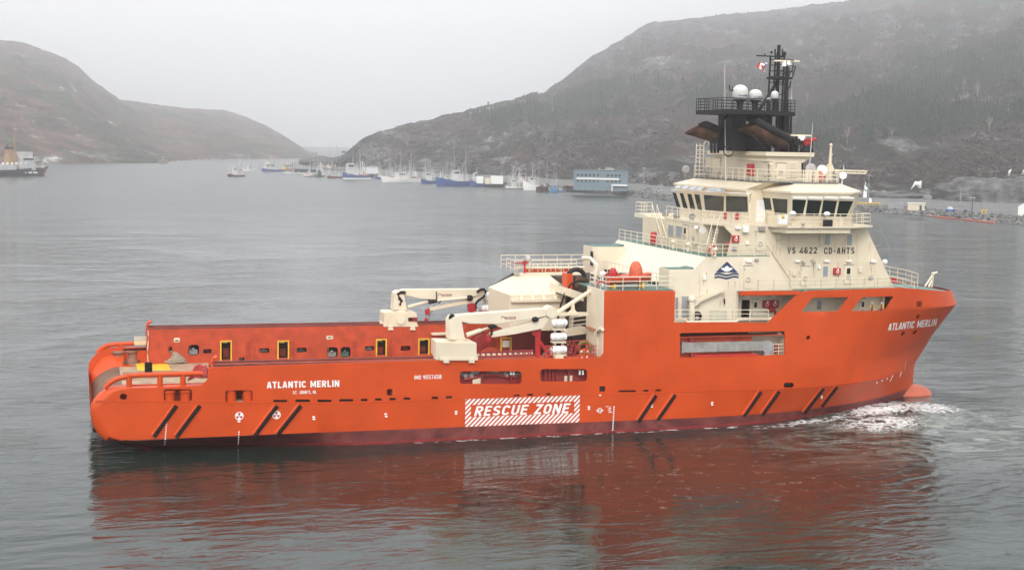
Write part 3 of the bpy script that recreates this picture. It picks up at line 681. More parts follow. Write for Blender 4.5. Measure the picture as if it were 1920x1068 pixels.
# winch machinery below and beside
m = MB()
m.box(38, 47, 2.0, 2.2, DK, 7.95); m.box(36.8, 46.9, 4., 8.6, DK+.02, DK+.5)
m.build('winch_bulkhead', 'darkred', ship)
def drum(name, c, r, w, mt, ax=(0, 1, 0), fl='inner'):
    m = MB(); m.lathe(c, [(r, 0), (r, .12), (r*.62, .14), (r*.62, w-.14), (r, w-.12), (r, w)], 24, ax); return m.build(name, mt, ship, smooth=40)
c = Y(914, 664, 5.); drum('winch_drum', (c.x, 3.6, c.z-.6), 1.5, 2.2, 'inner'); c = Y(905, 642, 6.); drum('winch_drum', (c.x, 5., c.z), 1.0, 2., 'darkred')
drum('wire_drum', (41.3, -5.2, 5.1), 1.25, 3., 'rope'); drum('wire_drum', (44.2, -6.4, 4.9), 1.1, 2.6, mat('dark drum', (.08, .05, .04), .8), (0, 1, 0))
f = MB(); a = rect_on('s', 1.95, 938, 632, 959, 668)
for poly in ([(a[0], a[2]), (a[0]+.14, a[2]), (a[0]+.14, a[3]), (a[0], a[3])], [(a[1]-.14, a[2]), (a[1], a[2]), (a[1], a[3]), (a[1]-.14, a[3])], [(a[0]+.14, a[3]-.14), (a[1]-.14, a[3]-.14), (a[1]-.14, a[3]), (a[0]+.14, a[3])]): plate(f, 's', 1.95, poly, 0, .1)
f.mi = 1; plate(f, 's', 1.95, [(a[0]+.2, a[2]+.9), (a[1]-.2, a[2]+.9), (a[1]-.2, a[3]-.3), (a[0]+.2, a[3]-.3)], 0, .03); f.build('doorway_frame', ['yellow', 'white'], ship)
# cream beams and braces between winch house and the block
m = MB()
m.prism([Y(px, py, -5.5) for px, py in ((1062, 539), (1105, 553), (1104, 568), (1060, 553))], (0, 4.5, 0))
m.tube(Y(1038, 590, -8.5), Y(1107, 545.5, -7.6), .2, 8)
m.prism([Y(px, py, -8.7) for px, py in ((1039, 586), (1103, 586), (1103, 591.5), (1039, 592))], (0, .5, 0))
m.prism([Y(px, py, -8.5) for px, py in ((1072, 568), (1077, 568), (1078, 580), (1083, 586), (1066, 586), (1072, 580))], (0, .2, 0))
m.prism([Y(px, py, -7.) for px, py in ((1062, 623), (1100, 614), (1100, 625), (1064, 630))], (0, 1.6, 0))
m.box(42.0, 42.5, -3, 3.7, 8., 11.4)
m.build('support_beam', 'beige', ship)
m = MB(); m.prism([Y(px, py, -1.) for px, py in ((1058, 535), (1106, 549), (1106, 552), (1056, 539))], (0, 3, 0)); m.build('winch_platform', 'green', ship)
m = MB(); a = Y(1063, 543, -3.2); b_ = Y(1074, 513.5, -3.2); m.box(a.x, b_.x, -3.2, -1.8, a.z, b_.z); m.build('winch_cabinet', 'orange', ship)
m = MB(); c = Y(1083, 523, -3.); m.torus((c.x, -2.6, c.z), .85, .22, (0, 1, 0), 24, 8); m.lathe((c.x, -2.8, c.z-.3), [(.35, -.4), (.3, .6)], 12, (0, 0, 1)); m.build('chain_wheel', 'black', ship)
m = MB(); a, b_ = Y(1078, 530, -3.6), Y(1104, 533, -4.); m.lathe(a, [(.55, 0), (.62, .2), (.62, (b_-a).length*.75), (.45, (b_-a).length)], 16, tuple((b_-a).normalized())); m.build('towing_cylinder', 'rust', ship, smooth=40)
m = MB(); m.sweep([Y(px, py, -5.2) for px, py in ((1046, 597), (1052, 570), (1060, 548), (1070, 533), (1085, 526), (1103, 528))], .09, 6); m.build('hydraulic_hose', 'rubber', ship, smooth=60)
m = MB()
for i, p in enumerate(((1068, 603), (1100, 607))): pass
rail(m, [Y(1067, 618, -6.6), Y(1099, 614, -6.6)], 1.1, 2, .045); m.build('railing', 'cream', ship)
m = MB(); m.box(42.8, 48, -6.8, 6, DK, 12.3); m.build('midship_shade_block', 'dark', ship)  # dark block painted as the shade of the opening behind the beams
for px, py0, py1 in ((1007.5, 673, 612), ):
    m = MB(); a, b_ = Y(px, py0, -9.6), Y(px, py1, -9.6); m.box(a.x-.17, a.x+.17, -9.8, -9.4, 6.5, b_.z); m.box(a.x-.45, a.x+.2, -9.85, -9.35, b_.z-.75, b_.z-.1); m.prism([(a.x+.17, -9.65, 8.2), (a.x+.17, -9.65, 7.8), (a.x+1.1, -9.65, 6.6), (a.x+1.4, -9.65, 6.6)], (0, .2, 0)); m.build('crane_boom_rest', 'red', ship)
a = Y(884.8, 568, 9.6); m = MB(); m.box(a.x-.17, a.x+.17, 9.4, 9.8, 6.9, a.z); m.box(a.x-.4, a.x+.4, 9.35, 9.85, a.z-.8, a.z-.1); m.prism([(a.x+.17, 9.6, 8), (a.x+.17, 9.6, 7.6), (a.x+1.1, 9.6, 7), (a.x+1.4, 9.6, 7)], (0, .2, 0)); m.build('crane_boom_rest', 'red', ship)
m = MB()     # red rails, valves and fittings round the near raft rack
for q_ in ([Y(1021, 674, -10.6), Y(1036, 673.5, -10.6)], [Y(1021, 672, -9.2), Y(1036, 671, -9.2)], [Y(1098, 671, -10.6), Y(1128, 671, -9.4)], [Y(1100, 668, -8.6), Y(1125, 667, -8.6)], [Y(1056, 663, -9.2), Y(1102, 661, -9.2)]): m = MB(); rail(m, q_, 1.1, 2, .04, 1.1); m.build('railing', 'red', ship)
pass
m = MB()
for i in range(26):
    p = Y(1064+(i*7) % 18, 650+(i*5) % 22, -9.6+.04*(i % 9)); m.ball(p, .12+.05*(i % 3), 4, 6) if i % 2 else m.tube(p, p+Vector((.35-.1*(i % 5), .2, .4)), .07, 6)
m.build('valve_cluster', 'darkred', ship, smooth=50)
m = MB(); m.torus(Y(1096, 651, -8.8), .5, .16, (.3, 1, .1), 18, 8); m.build('hose_coil', mat('olive hose', (.22, .2, .05), .8), ship)
m = MB(); m.box(31.8, 42.5, -10.95, -8.6, 6.44, 6.5); m.build('rail_deck', mat('dark deck', (.05, .045, .045), .8, .3), ship)
# orange block with rescue-boat deck on top
bt = Y(1133, 545, -11).z
m = MB()
m.box(42.72, 49.15, -10.8, -2.5, bt-.14, bt-.02); sd_ = m.build('boat_deck', 'green', ship)
m = MB(); m.box(42.58, 42.75, -10.98, -6.9, 6.5, bt); m.box(42.75, 49.2, -7.1, -6.9, 6., bt-.2); ab = m.build('block_bulkhead', 'cream', ship)
def door(par, kind, c, x0, y0, x1, y1, mt='cream', win_=False, wheel=True, o=0):
    u0, u1, v0_, v1 = rect_on(kind, c, x0, y0, x1, y1); w = u1-u0; h = v1-v0_
    m = MB(); plate(m, kind, c, rrect(u0, u1, v0_, v1, w*.12), o, o+.06); plate(m, kind, c, rrect(u0+.09, u1-.09, v0_+.09, v1-.09, w*.1), o+.06, o+.1)
    m.mi = 1
    if win_: plate(m, kind, c, rrect((u0+u1)/2-w*.2, (u0+u1)/2+w*.2, v0_+h*.55, v1-h*.15, .04), o+.1, o+.11)
    m.mi = 2
    if wheel: m.torus(pl(kind, c, (u0+u1)/2, v0_+h*.38, o+.14), min(.2, w*.24), .025, (0, 1, 0) if kind == 's' else (1, 0, 0), 14, 5); m.tube(pl(kind, c, (u0+u1)/2, v0_+h*.38, o+.1), pl(kind, c, (u0+u1)/2, v0_+h*.38, o+.16), .05)
    for vv in (.15, .85): m.tube(pl(kind, c, u0+.02, v0_+h*vv-.1, o+.08), pl(kind, c, u0+.02, v0_+h*vv+.1, o+.08), .03, 5)
    plate(m, kind, c, [(u0-.05, v1+.02), (u1+.05, v1+.02), (u1+.05, v1+.06), (u0-.05, v1+.06)], 0, .12)
    return m.build('door', [mt, 'glass', 'steel'], par)
def win(par, kind, c, x0, y0, x1, y1, fr='beige', gl='glass', r=.08, fw=.07, quad=None, name='window', lean=0):
    m = MB()
    if quad: q = [onp(kind, c, *p) for p in quad]
    else:
        u0, u1, v0_, v1 = rect_on(kind, c, x0, y0, x1, y1); q = [(u0, v0_), (u1, v0_), (u1, v1), (u0, v1)]
    cx = sum(p[0] for p in q)/4; cz = sum(p[1] for p in q)/4
    def grow(d): return [(p[0]+(d if p[0] > cx else -d), p[1]+(d if p[1] > cz else -d)) for p in q]
    plate(m, kind, c, roundpoly(grow(fw), r), .004, .035); m.mi = 1; plate(m, kind, c, roundpoly(q, r), .035, .045)
    o = m.build(name, [fr, gl], par)
    return o
door(ab, 'a', 42.58, 1105, 617, 1121, 668, 'beige')
m = MB(); m.sweep([X(px, py, 42.45) for px, py in ((1130, 617), (1124, 616.5), (1120.5, 621), (1121, 627))], .16, 8); m.build('vent_pipe', 'cream', ab, smooth=60)
m = MB(); m.box(42.2, 42.56, -9.2, -7.6, *sorted((X(1105, 613, 42.5).z-.1, X(1105, 613, 42.5).z+.05))); m.build('light_shelf', mat('rusty shelf', (.35, .15, .07), .7), ab)
m = MB(); bz = bt
rail(m, [(42.8, -10.85, bz), (49.1, -10.85, bz)], 1.15, 2, .05, 1.4); rail(m, [(42.8, -10.85, bz), (42.8, -7, bz)], 1.15, 2, .05, 1.3); rail(m, [(42.8, -7, bz), (47.8, -6.6, bz)], 1.15, 2, .05, 1.4)
m.build('railing', 'cream', sd_)
# ------------------------------------------------------------------ deckhouse
CZ = 15.15
m = MB(); xa = 50.0
P = [(xa, 9.3), (xa, 12.4), (52.75, CZ)]+[(59.25, CZ), (61.75, 12.05), (61.75, 9.3)]
m.prism([(x, -9.6, z) for x, z in ((49.6, 9.3), (49.6, 12.55), (50.15, 12.55), (52.75, CZ), (59.25, CZ), (61.55, 12.06), (55.9, 12.06), (55.9, 9.3))], (0, .9, 0))
m.prism([(x, -8.7, z) for x, z in ((50.15, 9.3), (50.15, 12.55), (52.75, CZ), (59.3, CZ), (59.3, 9.3))], (0, 17.4, 0))
m.prism([(x, 8.7, z) for x, z in ((49.6, 9.3), (49.6, 12.55), (50.15, 12.55), (52.75, CZ), (59.25, CZ), (61.55, 12.06), (55.9, 12.06), (55.9, 9.3))], (0, 2.6, 0))
dh = m.build('deckhouse', 'cream', ship, smooth=15)
m = MB(); m.prism([(52.8, -9.55, CZ+.005), (59.2, -9.55, CZ+.005), (59.2, 11.2, CZ+.005), (52.8, 11.2, CZ+.005)], (0, 0, .02)); m.build('upper_deck', 'green', dh)
# vent casings either side of the sloping plate
def casing(y0, y1, x0, x1, z0, z1):
    m = MB(); m.box(x0, x1, y0, y1, z0, z1); m.build('vent_casing', 'cream', dh, bevel=.04)
    m = MB(); m.box(x0+.1, x1-.1, y0+.12, y1-.1, z1+.004, z1+.03); m.prism([(x1-.8, y0+.3, z1+.03), (x1, y0+.3, z1+.03), (x1, y0+.3, z1+.2)], (0, y1-y0-.4, 0)); m.build('casing_roof', 'green', dh)
casing(-9.62, -7.3, 49.25, 52.05, 9.3, 14.05); casing(7.2, 9.8, 48.4, 51.9, 9.3, 14.75)
m = MB(); p = X(1109, 479, 48.38); m.box(48.33, 48.38, p.y-.5, p.y+.2, 12.9, 14.3); m.build('louvre', 'black', dh)
# garage opening under the slope: its shade is painted as a solid dark slab
m = MB(); m.box(49.7, 50.1, -7.2, 7.1, 9.3, 12.5); m.build('garage_shade', 'dark', dh)
m = MB()
for y in np.arange(-7, 7.1, 1.): m.tube((49.6, y, 12.3), (49.6, y, 13.4), .035, 5)
m.tube((49.6, -7, 13.4), (49.6, 7, 13.4), .04, 5); m.build('garage_rail', 'cream', dh)
# promenade in the side recess
m = MB(); m.box(49.25, 62.1, -10.8, -8.75, 9.28, 9.36); m.prism([(62.1, -10.4, 9.28), (66, -9.9, 9.28), (71.5, -8.9, 9.28), (71.5, -8, 9.28), (62.1, -8, 9.28)], (0, 0, .08)); m.build('side_deck', 'green', dh)
m = MB(); m.box(55.95, 71.4, -8.68, -8.5, 9.36, 11.95); m.box(55.92, 56.1, -9.6, -8.7, 9.37, 12.0); m.box(71.4, 71.5, -9.2, -8.7, 9.36, 11.9); m.build('side_bulkhead', 'beige', dh)
# forecastle deck
XS = np.concatenate([np.arange(56, 76, 1.), 76+8.4*np.sin(np.linspace(0, .8, 9)*math.pi/2)])
def dz(x): return min(12.06-1.1*clip01((x-72.5)/4), ZL[5](x)-.03)
def topx(x): return min(10.85, lev(5, x), hull_b(x, dz(x)-.1))-.2
XS = [x for x in XS if x < 82.8]
a = [(x, -topx(x), dz(x)) for x in XS]; b_ = [(x, topx(x), p[2]) for x, p in zip(XS, a)]
m = MB(); k = len(XS); m.add(a+b_, [[i, i+1, k+i+1, k+i] for i in range(k-1)]); lo = [(p[0], p[1], p[2]-.1) for p in a+b_]; m.add(lo, [[k+i, k+i+1, i+1, i] for i in range(k-1)])
fdk = m.build('forecastle_deck', 'green', ship, fix=False)
m = MB(); m.prism([(55.95, -10.95, 12.02), (62.3, -10.95, 12.02), (62.3, -9.9, 12.02), (55.95, -9.9, 12.02)], (0, 0, -.25)); m.prism([Y(px, py, -10.99) for px, py in ((1390, 545.2), (1500, 545), (1499, 552), (1390, 552.6))], (0, .1, 0)); m.build('deck_edge', 'orange', fdk)
m = MB()
E_ = [(55.98, -10.85, 12.06)]+[(x, -topx(x)+.05, dz(x)) for x in np.arange(57.5, 76.2, 1.6)]
rail(m, E_, 1.1, 2, .035, 1.6); m.build('railing', 'cream', fdk); m = MB()
rail(m, [(x, topx(x)-.05, dz(x)) for x in np.arange(66, 79, 1.6)], 1.7, 2, .05, 1.6); m.build('railing', 'cream', fdk); m = MB()
rail(m, [(75.5, -8.5, 12.0), (76.5, -5, 12.0), (77.0, 0, 12)], 1.3, 2, .05, 1.6)
m.build('railing', 'cream', fdk)
m = MB()
PB = [(x, lev(5, x)-.25, ZL[5](x)+.28) for x in np.arange(66, 82.6, 1.)]
for p, q in zip(PB[:-1], PB[1:]): m.prism([p, q, (q[0], q[1], q[2]-.9), (p[0], p[1], p[2]-.9)], (0, .12, 0))
m.build('bow_bulwark', 'red', fdk)
m = MB(); p = X(1746, 538, 80.5); q = X(1749, 513, 80.5); m.tube(p, q, .14, 8); m.tube(X(1734, 537, 79), X(1748, 516, 80.5), .08, 6); m.tube(X(1741, 538, 79.7), X(1747, 524, 80.5), .08); m.ball(q, .16); m.tube(q, q+Vector((.5, 0, .15)), .1); m.build('jack_staff', 'cream', fdk)
# emblem: maple leaf in a triangle above two waves
def tri_on(mb, kind, c, poly, off):
    v_, f_ = cdt(poly, []); mb.add([pl(kind, c, u, w, off) for u, w in v_], f_)
e0 = rect_on('s', -9.6, 1340, 491, 1385, 522); ew = e0[1]-e0[0]; eh = e0[3]-e0[2]
def E2(u, v): return (e0[0]+u*ew, e0[2]+v*eh)
m = MB(); tri_on(m, 's', -9.6, [E2(.03, .36), E2(.97, .36), E2(.53, 1), E2(.47, 1)], .01)
for base in (.2, .02):
    up = [E2(u, base+.1+.05*math.sin(u*2*math.pi*1.5)) for u in np.linspace(0, 1, 25)]; dn = [E2(u, base+.05*math.sin(u*2*math.pi*1.5)-.02) for u in np.linspace(1, 0, 25)]; tri_on(m, 's', -9.6, up+dn, .01)
m.mi = 1
LEAF = [(0, -1), (.06, -1), (.04, -.55), (.5, -.62), (.42, -.42), (.95, .0), (.82, .07), (.93, .38), (.6, .32), (.55, .47), (.25, .17), (.38, .72), (.2, .63), (0, 1)]
LEAF = LEAF+[(-x, y) for x, y in LEAF[::-1][1:]]
tri_on(m, 's', -9.6, [E2(.5+.26*x, .57+.22*y-.0) for x, y in LEAF[:-1]], .022)
m.build('house_emblem', ['navy', 'letter'], dh, smooth=0, fix=False)
def text_on(par, body, kind, c, x0, y0, x1, y1, m_='black', bold=.01, shear=0, off=.012):
    v_, f_, lr = stroke_text(body, bold, .22, shear); u0, u1, v0_, v1 = rect_on(kind, c, x0, y0, x1, y1)
    if kind == 'a': u0, u1 = u1, u0
    mb = MB(); mb.add([pl(kind, c, u0+(u1-u0)*a, v0_+(v1-v0_)*b2, off+.005*k) for (a, b2), k in zip(v_, lr)], f_); return mb.build('lettering', m_, par, smooth=0, fix=False)
# logo wall fittings
door(dh, 's', -9.6, 1394, 498, 1410, 541, 'cream')
m = MB(); u = rect_on('s', -9.6, 1329, 581, 1363, 602); plate(m, 's', -9.6, roundpoly([(u[0], u[2]), (u[1], u[2]), (u[1], u[3]), (u[0], u[3])], .25), .004, .01); m.build('hatch_shade', mat('shaded cream', (.52, .48, .37), .6), dh)  # flat plate; the recess shade is painted as darker cream
win(dh, 's', -9.6, 1278, 555, 1290.5, 577, 'cream', 'grey', .03); win(dh, 's', -9.6, 1278, 579, 1290.5, 596, 'cream', 'grey', .03)
win(dh, 's', -9.62, 1266, 557, 1271, 564, 'cream', 'grey', .02); win(dh, 's', -9.62, 1265.5, 566, 1271, 598, 'cream', 'grey', .02)
for px in (1403, 1478): pass
def lampbox(par, kind, c, px, py, w=.55):
    u, v_ = onp(kind, c, px, py); m = MB(); plate(m, kind, c, rrect(u-w/2, u+w/2, v_-.09, v_+.09, .05), 0, .22); m.build('bulkhead_lamp', 'white', par)
lampbox(dh, 's', -9.6, 1403, 489)
# small provision crane
m = MB(); a = Y(1297, 601, -10.1); b_ = Y(1297, 561, -10.1); m.tube(a, b_, .3, 12, .26); m.prism([Y(px, py, -10.1) for px, py in ((1300, 564), (1352, 543.5), (1358, 542), (1357, 546.5), (1302, 570))], (0, .35, 0)); m.tube(Y(1300, 575, -10.), Y(1320, 560, -10), .09); m.ball(b_, .36); m.tube(Y(1301, 556, -9.9), Y(1356, 543, -9.9), .025, 4)
pc = m.build('provision_crane', 'cream', dh)
m = MB(); m.tube(Y(1357, 544, -10), Y(1358.5, 573, -10), .02, 4); m.tube(Y(1358, 560, -10), Y(1358.5, 569, -10), .08, 6); m.build('crane_hook', 'black', dh)
m = MB(); c = Y(1307, 593, -10.3); m.torus(c, .38, .1, (0, 1, 0), 16, 6); m.torus(c+Vector((.1, .2, -.2)), .3, .1, (0, 1, 0)); m.build('hose_reel', 'black', dh)
m = MB(); rail(m, [Y(1266, 604, -10.85), Y(1440, 603.5, -10.85)], 1.1, 2, .035, 1.8)
m.sweep([Y(px, py, -10.7) for px, py in ((1266, 598), (1284, 598.5), (1288, 603), (1380, 602.5), (1385, 598.5), (1450, 597.5))], .13, 6); m.build('railing', 'cream', dh)
def redbox(par, kind, c, x0, y0, x1, y1):
    u0, u1, v0_, v1 = rect_on(kind, c, x0, y0, x1, y1); m = MB(); plate(m, kind, c, [(u0, v0_), (u1, v0_), (u1, v1), (u0, v1)], 0, .24); m.mi = 1
    m.torus(pl(kind, c, (u0+u1)/2, (v0_+v1)/2-.05, .25), (u1-u0)*.18, .035, (0, 1, 0) if kind == 's' else (1, 0, 0), 14, 5); plate(m, kind, c, rrect((u0+u1)/2-.03, (u0+u1)/2+.12, (v0_+v1)/2+.08, v1-.06, .02), .24, .26)
    m.build('fire_hose_locker', ['red', 'letter'], par)
SB = -8.68
for b_ in ((1429, 562, 1443, 576), (1444, 562, 1457.5, 576)): redbox(dh, 's', SB, *b_)
m = MB(); u = rect_on('s', SB, 1390, 562, 1405, 594.5); plate(m, 's', SB, [(u[0], u[2]), (u[1], u[2]), (u[1], u[3]), (u[0], u[3])], .003, .02); m.build('doorway_shade', 'dark', dh)  # flat dark plate, painted shade of a doorway
door(dh, 's', SB, 1409, 561.5, 1422, 594, 'cream', True, False); door(dh, 's', SB, 1466, 561, 1482, 590, 'beige', False, False)
m = MB(); m.sweep([Y(px, py, SB-.25) for px, py in ((1441, 580), (1452, 580), (1453.5, 583), (1453.5, 594))], .1, 6)
for px in (1442, 1445.5, 1449): m.tube(Y(px, 577.5, SB-.25), Y(px, 583, SB-.4), .09, 6)
m.build('hydrant_pipe', 'red', dh)
lampbox(dh, 's', SB, 1399, 555.5); lampbox(dh, 's', SB, 1448, 555.5); lampbox(dh, 's', SB, 1624, 556.5)
win(dh, 's', SB, 1531.5, 562, 1540, 580, 'cream', 'paneglass', .05)
door(dh, 's', SB, 1611, 560, 1622, 594, 'cream', True)
m = MB(); u = rect_on('s', SB, 1653, 560, 1659, 590); plate(m, 's', SB, [(u[0], u[2]), (u[1], u[2]), (u[1], u[3]), (u[0], u[3])], .003, .02); m.build('doorway_shade', 'dark', dh)  # second doorway, its inner shade painted on a flat plate
# grey stowed boarding arm in the lower recess
m = MB(); u = Hxz(1275, 671)[0], Hxz(1472, 665)[0]; m.box(u[0]-.2, Hxz(1416, 650)[0], -10.35, -10.2, 5.9, 8.2); m.box(u[0]-.2, u[1]+.2, -10.82, -10.2, 5.75, 5.87); rc = m.build('recess_wall', 'inner', ship)
m = MB(); m.box(Hxz(1416, 650)[0], u[1]+.3, -9.6, -9.45, 5.85, 8.3); m.box(u[1]+.02, u[1]+.12, -10.8, -9.6, 5.87, 8.2); m.build('recess_lining', 'beige', ship); m = MB(); m.box(u[0]-.2, u[1]+.2, -10.82, -9.5, 8.12, 8.2); m.build('recess_ceiling', 'inner', rc)
m = MB(); A_, B2 = Y(1281, 651, -10.7), Y(1432, 648, -10.7)
m.prism([(A_.x, -10.75, A_.z-.45), (B2.x, -10.75, B2.z-.42), (B2.x, -10.75, B2.z+.42), (A_.x, -10.75, A_.z+.42)], (0, .4, 0)); m.box(A_.x-.15, A_.x+.02, -10.8, -10.3, A_.z-.5, A_.z+.5)
for px in np.linspace(1290, 1425, 8): p = Y(px, 651-(px-1281)*.02, -10.77); m.box(p.x-.03, p.x+.03, -10.78, -10.74, p.z-.43, p.z+.43)
arm = m.build('boarding_arm', 'steel', ship)
m = MB(); c = Y(1438, 652, -10.6); m.lathe((c.x, -10.8, c.z+.1), [(.55, 0), (.6, .1), (.6, .35), (.5, .45)], 20, (0, 1, 0)); m.box(c.x-.3, c.x+.35, -10.75, -10.3, c.z-.95, c.z); m.build('arm_hinge', 'grey', arm)
m = MB(); m.tube(Y(1302, 667.5, -10.7), Y(1420, 664.5, -10.7), .11, 8); m.build('arm_cylinder', 'red', arm)
m = MB(); m.box(*[Y(1294, 640, -10.7).x+d for d in (0, .5)], -10.7, -10.3, A_.z+.42, A_.z+.8); m.box(*[Y(1296, 640, -10.7).x+d for d in (0, .6)], -10.75, -10.3, A_.z-.95, A_.z-.45); m.build('arm_bracket', 'darkred', arm)
m = MB(); rail(m, [Y(1449, 665, -10.6), Y(1470, 664, -10.6)], .95, 2, .04, .6); m.build('railing', 'cream', rc)
m = MB(); c = Y(1460, 625, -10.3); m.lathe(c, [(.05, -.1), (.22, 0), (.22, .2), (.1, .25)], 12, (0, -1, -.4)); m.tube(c, c+Vector((0, .1, .4)), .04); m.build('floodlight', 'white', rc)
m = MB()
for px in (1453, 1458, 1463): m.tube(Y(px, 662, -9.9), Y(px, 645, -9.9), .09, 6)
m.build('red_pipework', 'red', rc)
# ------------------------------------------------------------------ upper house with the painted numbers
BZ = 17.85
VS = -8.7
m = MB()
m.prism([(x, VS, z) for x, z in ((55.3, CZ), (55.75, 17.05), (54.9, BZ-.06), (69.45, BZ-.06), (72.8, 12.05), (59.3, 12.05), (59.3, CZ))], (0, .15, 0))
m.prism([(x, VS+.15, z) for x, z in ((59.3, 12.1), (59.3, BZ-.06), (69.4, BZ-.06), (72.75, 12.05))], (0, 17.1, 0))
m.box(54.25, 59.3, -5.5, 8.4, CZ, BZ-.06)
uh = m.build('upper_house', 'beige', ship, smooth=15)
m = MB(); m.box(58.0, 59.2, -8.5, -5.6, CZ+.05, BZ-.1); m.build('stair_bulkhead', 'beige', uh)
text_on(uh, 'VS 4622', 's', VS, 1476, 463.5, 1532, 475.5, 'black', .18); text_on(uh, 'CD-AHTS', 's', VS, 1545, 464, 1602, 476, 'black', .18)
redbox(uh, 's', VS, 1371.5, 441, 1384, 454); redbox(uh, 's', VS, 1562, 502, 1574, 514)
door(uh, 's', VS, 1415.5, 434.5, 1433.5, 472); door(uh, 's', VS, 1500.5, 499, 1516, 536.5, 'cream'); door(uh, 's', VS, 1581.5, 497, 1598, 533, 'cream', True)
for b_ in ((1546, 439.5, 1556, 458.5), (1587.5, 440, 1597, 459.5), (1543, 499, 1552, 518)): win(uh, 's', VS, *b_, 'cream', 'paneglass', .06, .09)
for px, py in ((1494, 489), (1549, 489), (1591, 489), (1636, 489.5), (1383, 427)): lampbox(uh, 's', VS, px, py)
m = MB(); a = rect_on('s', VS, 1391, 423, 1401, 435); plate(m, 's', VS, [(a[0], a[2]), (a[1], a[2]), (a[1], a[3]), (a[0], a[3])], 0, .4); m.build('junction_box', 'white', uh)
m = MB(); a = rect_on('s', VS, 1421, 425, 1431, 431); plate(m, 's', VS, [(a[0], a[2]), (a[1], a[2]), (a[1], a[3]), (a[0], a[3])], .1, .4); m.build('floodlight', 'steel', uh)
for px, py in ((1505, 490), (1524, 488)): m = MB(); p = Y(px, py, VS-.2); m.tube(p+Vector((0, .2, 0)), p, .05); m.lathe(p, [(.1, 0), (.13, .3)], 8, (.3, -.6, -.7)); m.build('camera_lamp', 'steel', uh)
m = MB(); c = Y(1659, 491, VS+.1); m.ball(c, .26); m.build('horn_lamp', 'white', uh)
m = MB(); p = Y(1439, 424, VS-.03); m.tube(p, Y(1437.5, 476, VS-.03), .05, 6); m.sweep([Y(px, py, VS-.05) for px, py in ((1386, 430), (1386, 455), (1386, 476))], .035, 5); m.build('conduit', 'cream', uh)
# aft face of the upper house
AX = 54.22
for b_ in ((1253.8, 422, 1263.5, 441.5), (1267.8, 424, 1278.8, 444.5)): win(uh, 'a', AX, *b_, 'cream', 'paneglass', .05)
door(uh, 'a', AX, 1281, 422, 1290.5, 457, 'beige', True); door(uh, 'a', AX, 1296.5, 425, 1308, 460, 'beige')
m = MB(); m.ball(X(1305, 427, AX-.3), .2); m.lathe(X(1317, 429, AX-.6), [(.15, 0), (.35, .3)], 12, (-.4, -1, -.5)); m.build('floodlight', 'white', uh)
# stairs
def stair(par, p0, p1, w, n_=10):
    p0, p1, w = Vector(p0), Vector(p1), Vector(w); m = MB()
    for s in (0, 1):
        a, b_ = p0+w*s, p1+w*s; m.prism([a, b_, b_+Vector((0, 0, .22)), a+Vector((0, 0, .22))], w.normalized()*.05); m.tube(a+Vector((0, 0, 1.0)), b_+Vector((0, 0, 1.05)), .035, 5)
        for t_ in (0, .33, .66, 1): q = a.lerp(b_, t_); m.tube(q, q+Vector((0, 0, 1.03)), .03, 5)
    d = (p1-p0); d.z = 0; d = d.normalized()*.25 if d.length > .01 else Vector((.25, 0, 0))
    for i in range(1, n_): q = p0.lerp(p1, i/n_); m.prism([q, q+w, q+w+d, q+d], (0, 0, .05))
    return m.build('stair', 'cream', par)
stair(uh, X(1324, 480, 53.0), X(1338.5, 425, 55.2), (0, -1.15, 0)); stair(uh, X(1240, 463, 53.2), X(1222, 402, 55), (0, -1.2, 0))
stair(dh, (61.7, -9.55, 12.06), (59.2, -9.55, CZ), (0, .75, 0), 13)
# C deck railing
m = MB(); rail(m, [(52.85, -9.5, CZ), (52.85, 11.2, CZ)], 1.1, 2, .035, 1.6); rail(m, [(52.85, -9.5, CZ), (59.2, -9.5, CZ)], 1.1, 2, .035, 1.6); m.build('railing', 'cream', dh)
m = MB(); c = X(1225, 446, 54.); m.lathe(c-Vector((0, 0, .6)), [(.3, 0), (.35, .1), (.35, 1.), (.2, 1.2)], 12); m.build('fire_bottle', 'red', uh)
m = MB(); p = X(1364, 456, 55.5); m.ball(p, .18); m.tube(p, p-Vector((0, 0, .9)), .07); m.build('hydrant_pipe', 'red', uh)
# ------------------------------------------------------------------ wheelhouse
WB = BZ+.02
pl_deck = [(56.3, 10.9), (56.3, 3), (54.2, 2.8), (54.2, -5.2), (55.5, -8.72), (59.2, -8.72), (60.0, -11), (66.8, -11.05), (69.6, -9.6), (69.6, 10.9)]
m = MB(); m.prism([(x, y, BZ-.05) for x, y in pl_deck], (0, 0, .16)); m.prism([(x, y, BZ-.52) for x, y in ((59.6, -8.72), (60.1, -10.75), (66.5, -10.8), (68, -8.72))], (0, 0, .46)); bd = m.build('bridge_deck', 'beige', ship)
m = MB(); m.prism([(54.4, 11.0, BZ-.3), (56.3, 11.0, BZ-.3), (56.3, 8., BZ-.3), (54.4, 8., BZ-.3)], (0, 0, .4)); m.build('stair_landing', 'cream', bd)
m = MB(); z_ = BZ+.11
rail(m, [(54.3, 2.7, z_), (54.3, -5.1, z_), (55.6, -8.6, z_), (59.2, -8.6, z_), (60.1, -10.85, z_), (66.7, -10.9, z_), (69.4, -9.5, z_), (69.4, -6, z_)], 1.1, 2, .035, 1.3); m.build('railing', 'cream', bd); m = MB(); rail(m, [(56.3, 10.8, z_), (54.5, 10.9, z_), (54.5, 8, z_)], 1.1, 2, .035, 1.2); m.build('railing', 'cream', bd)
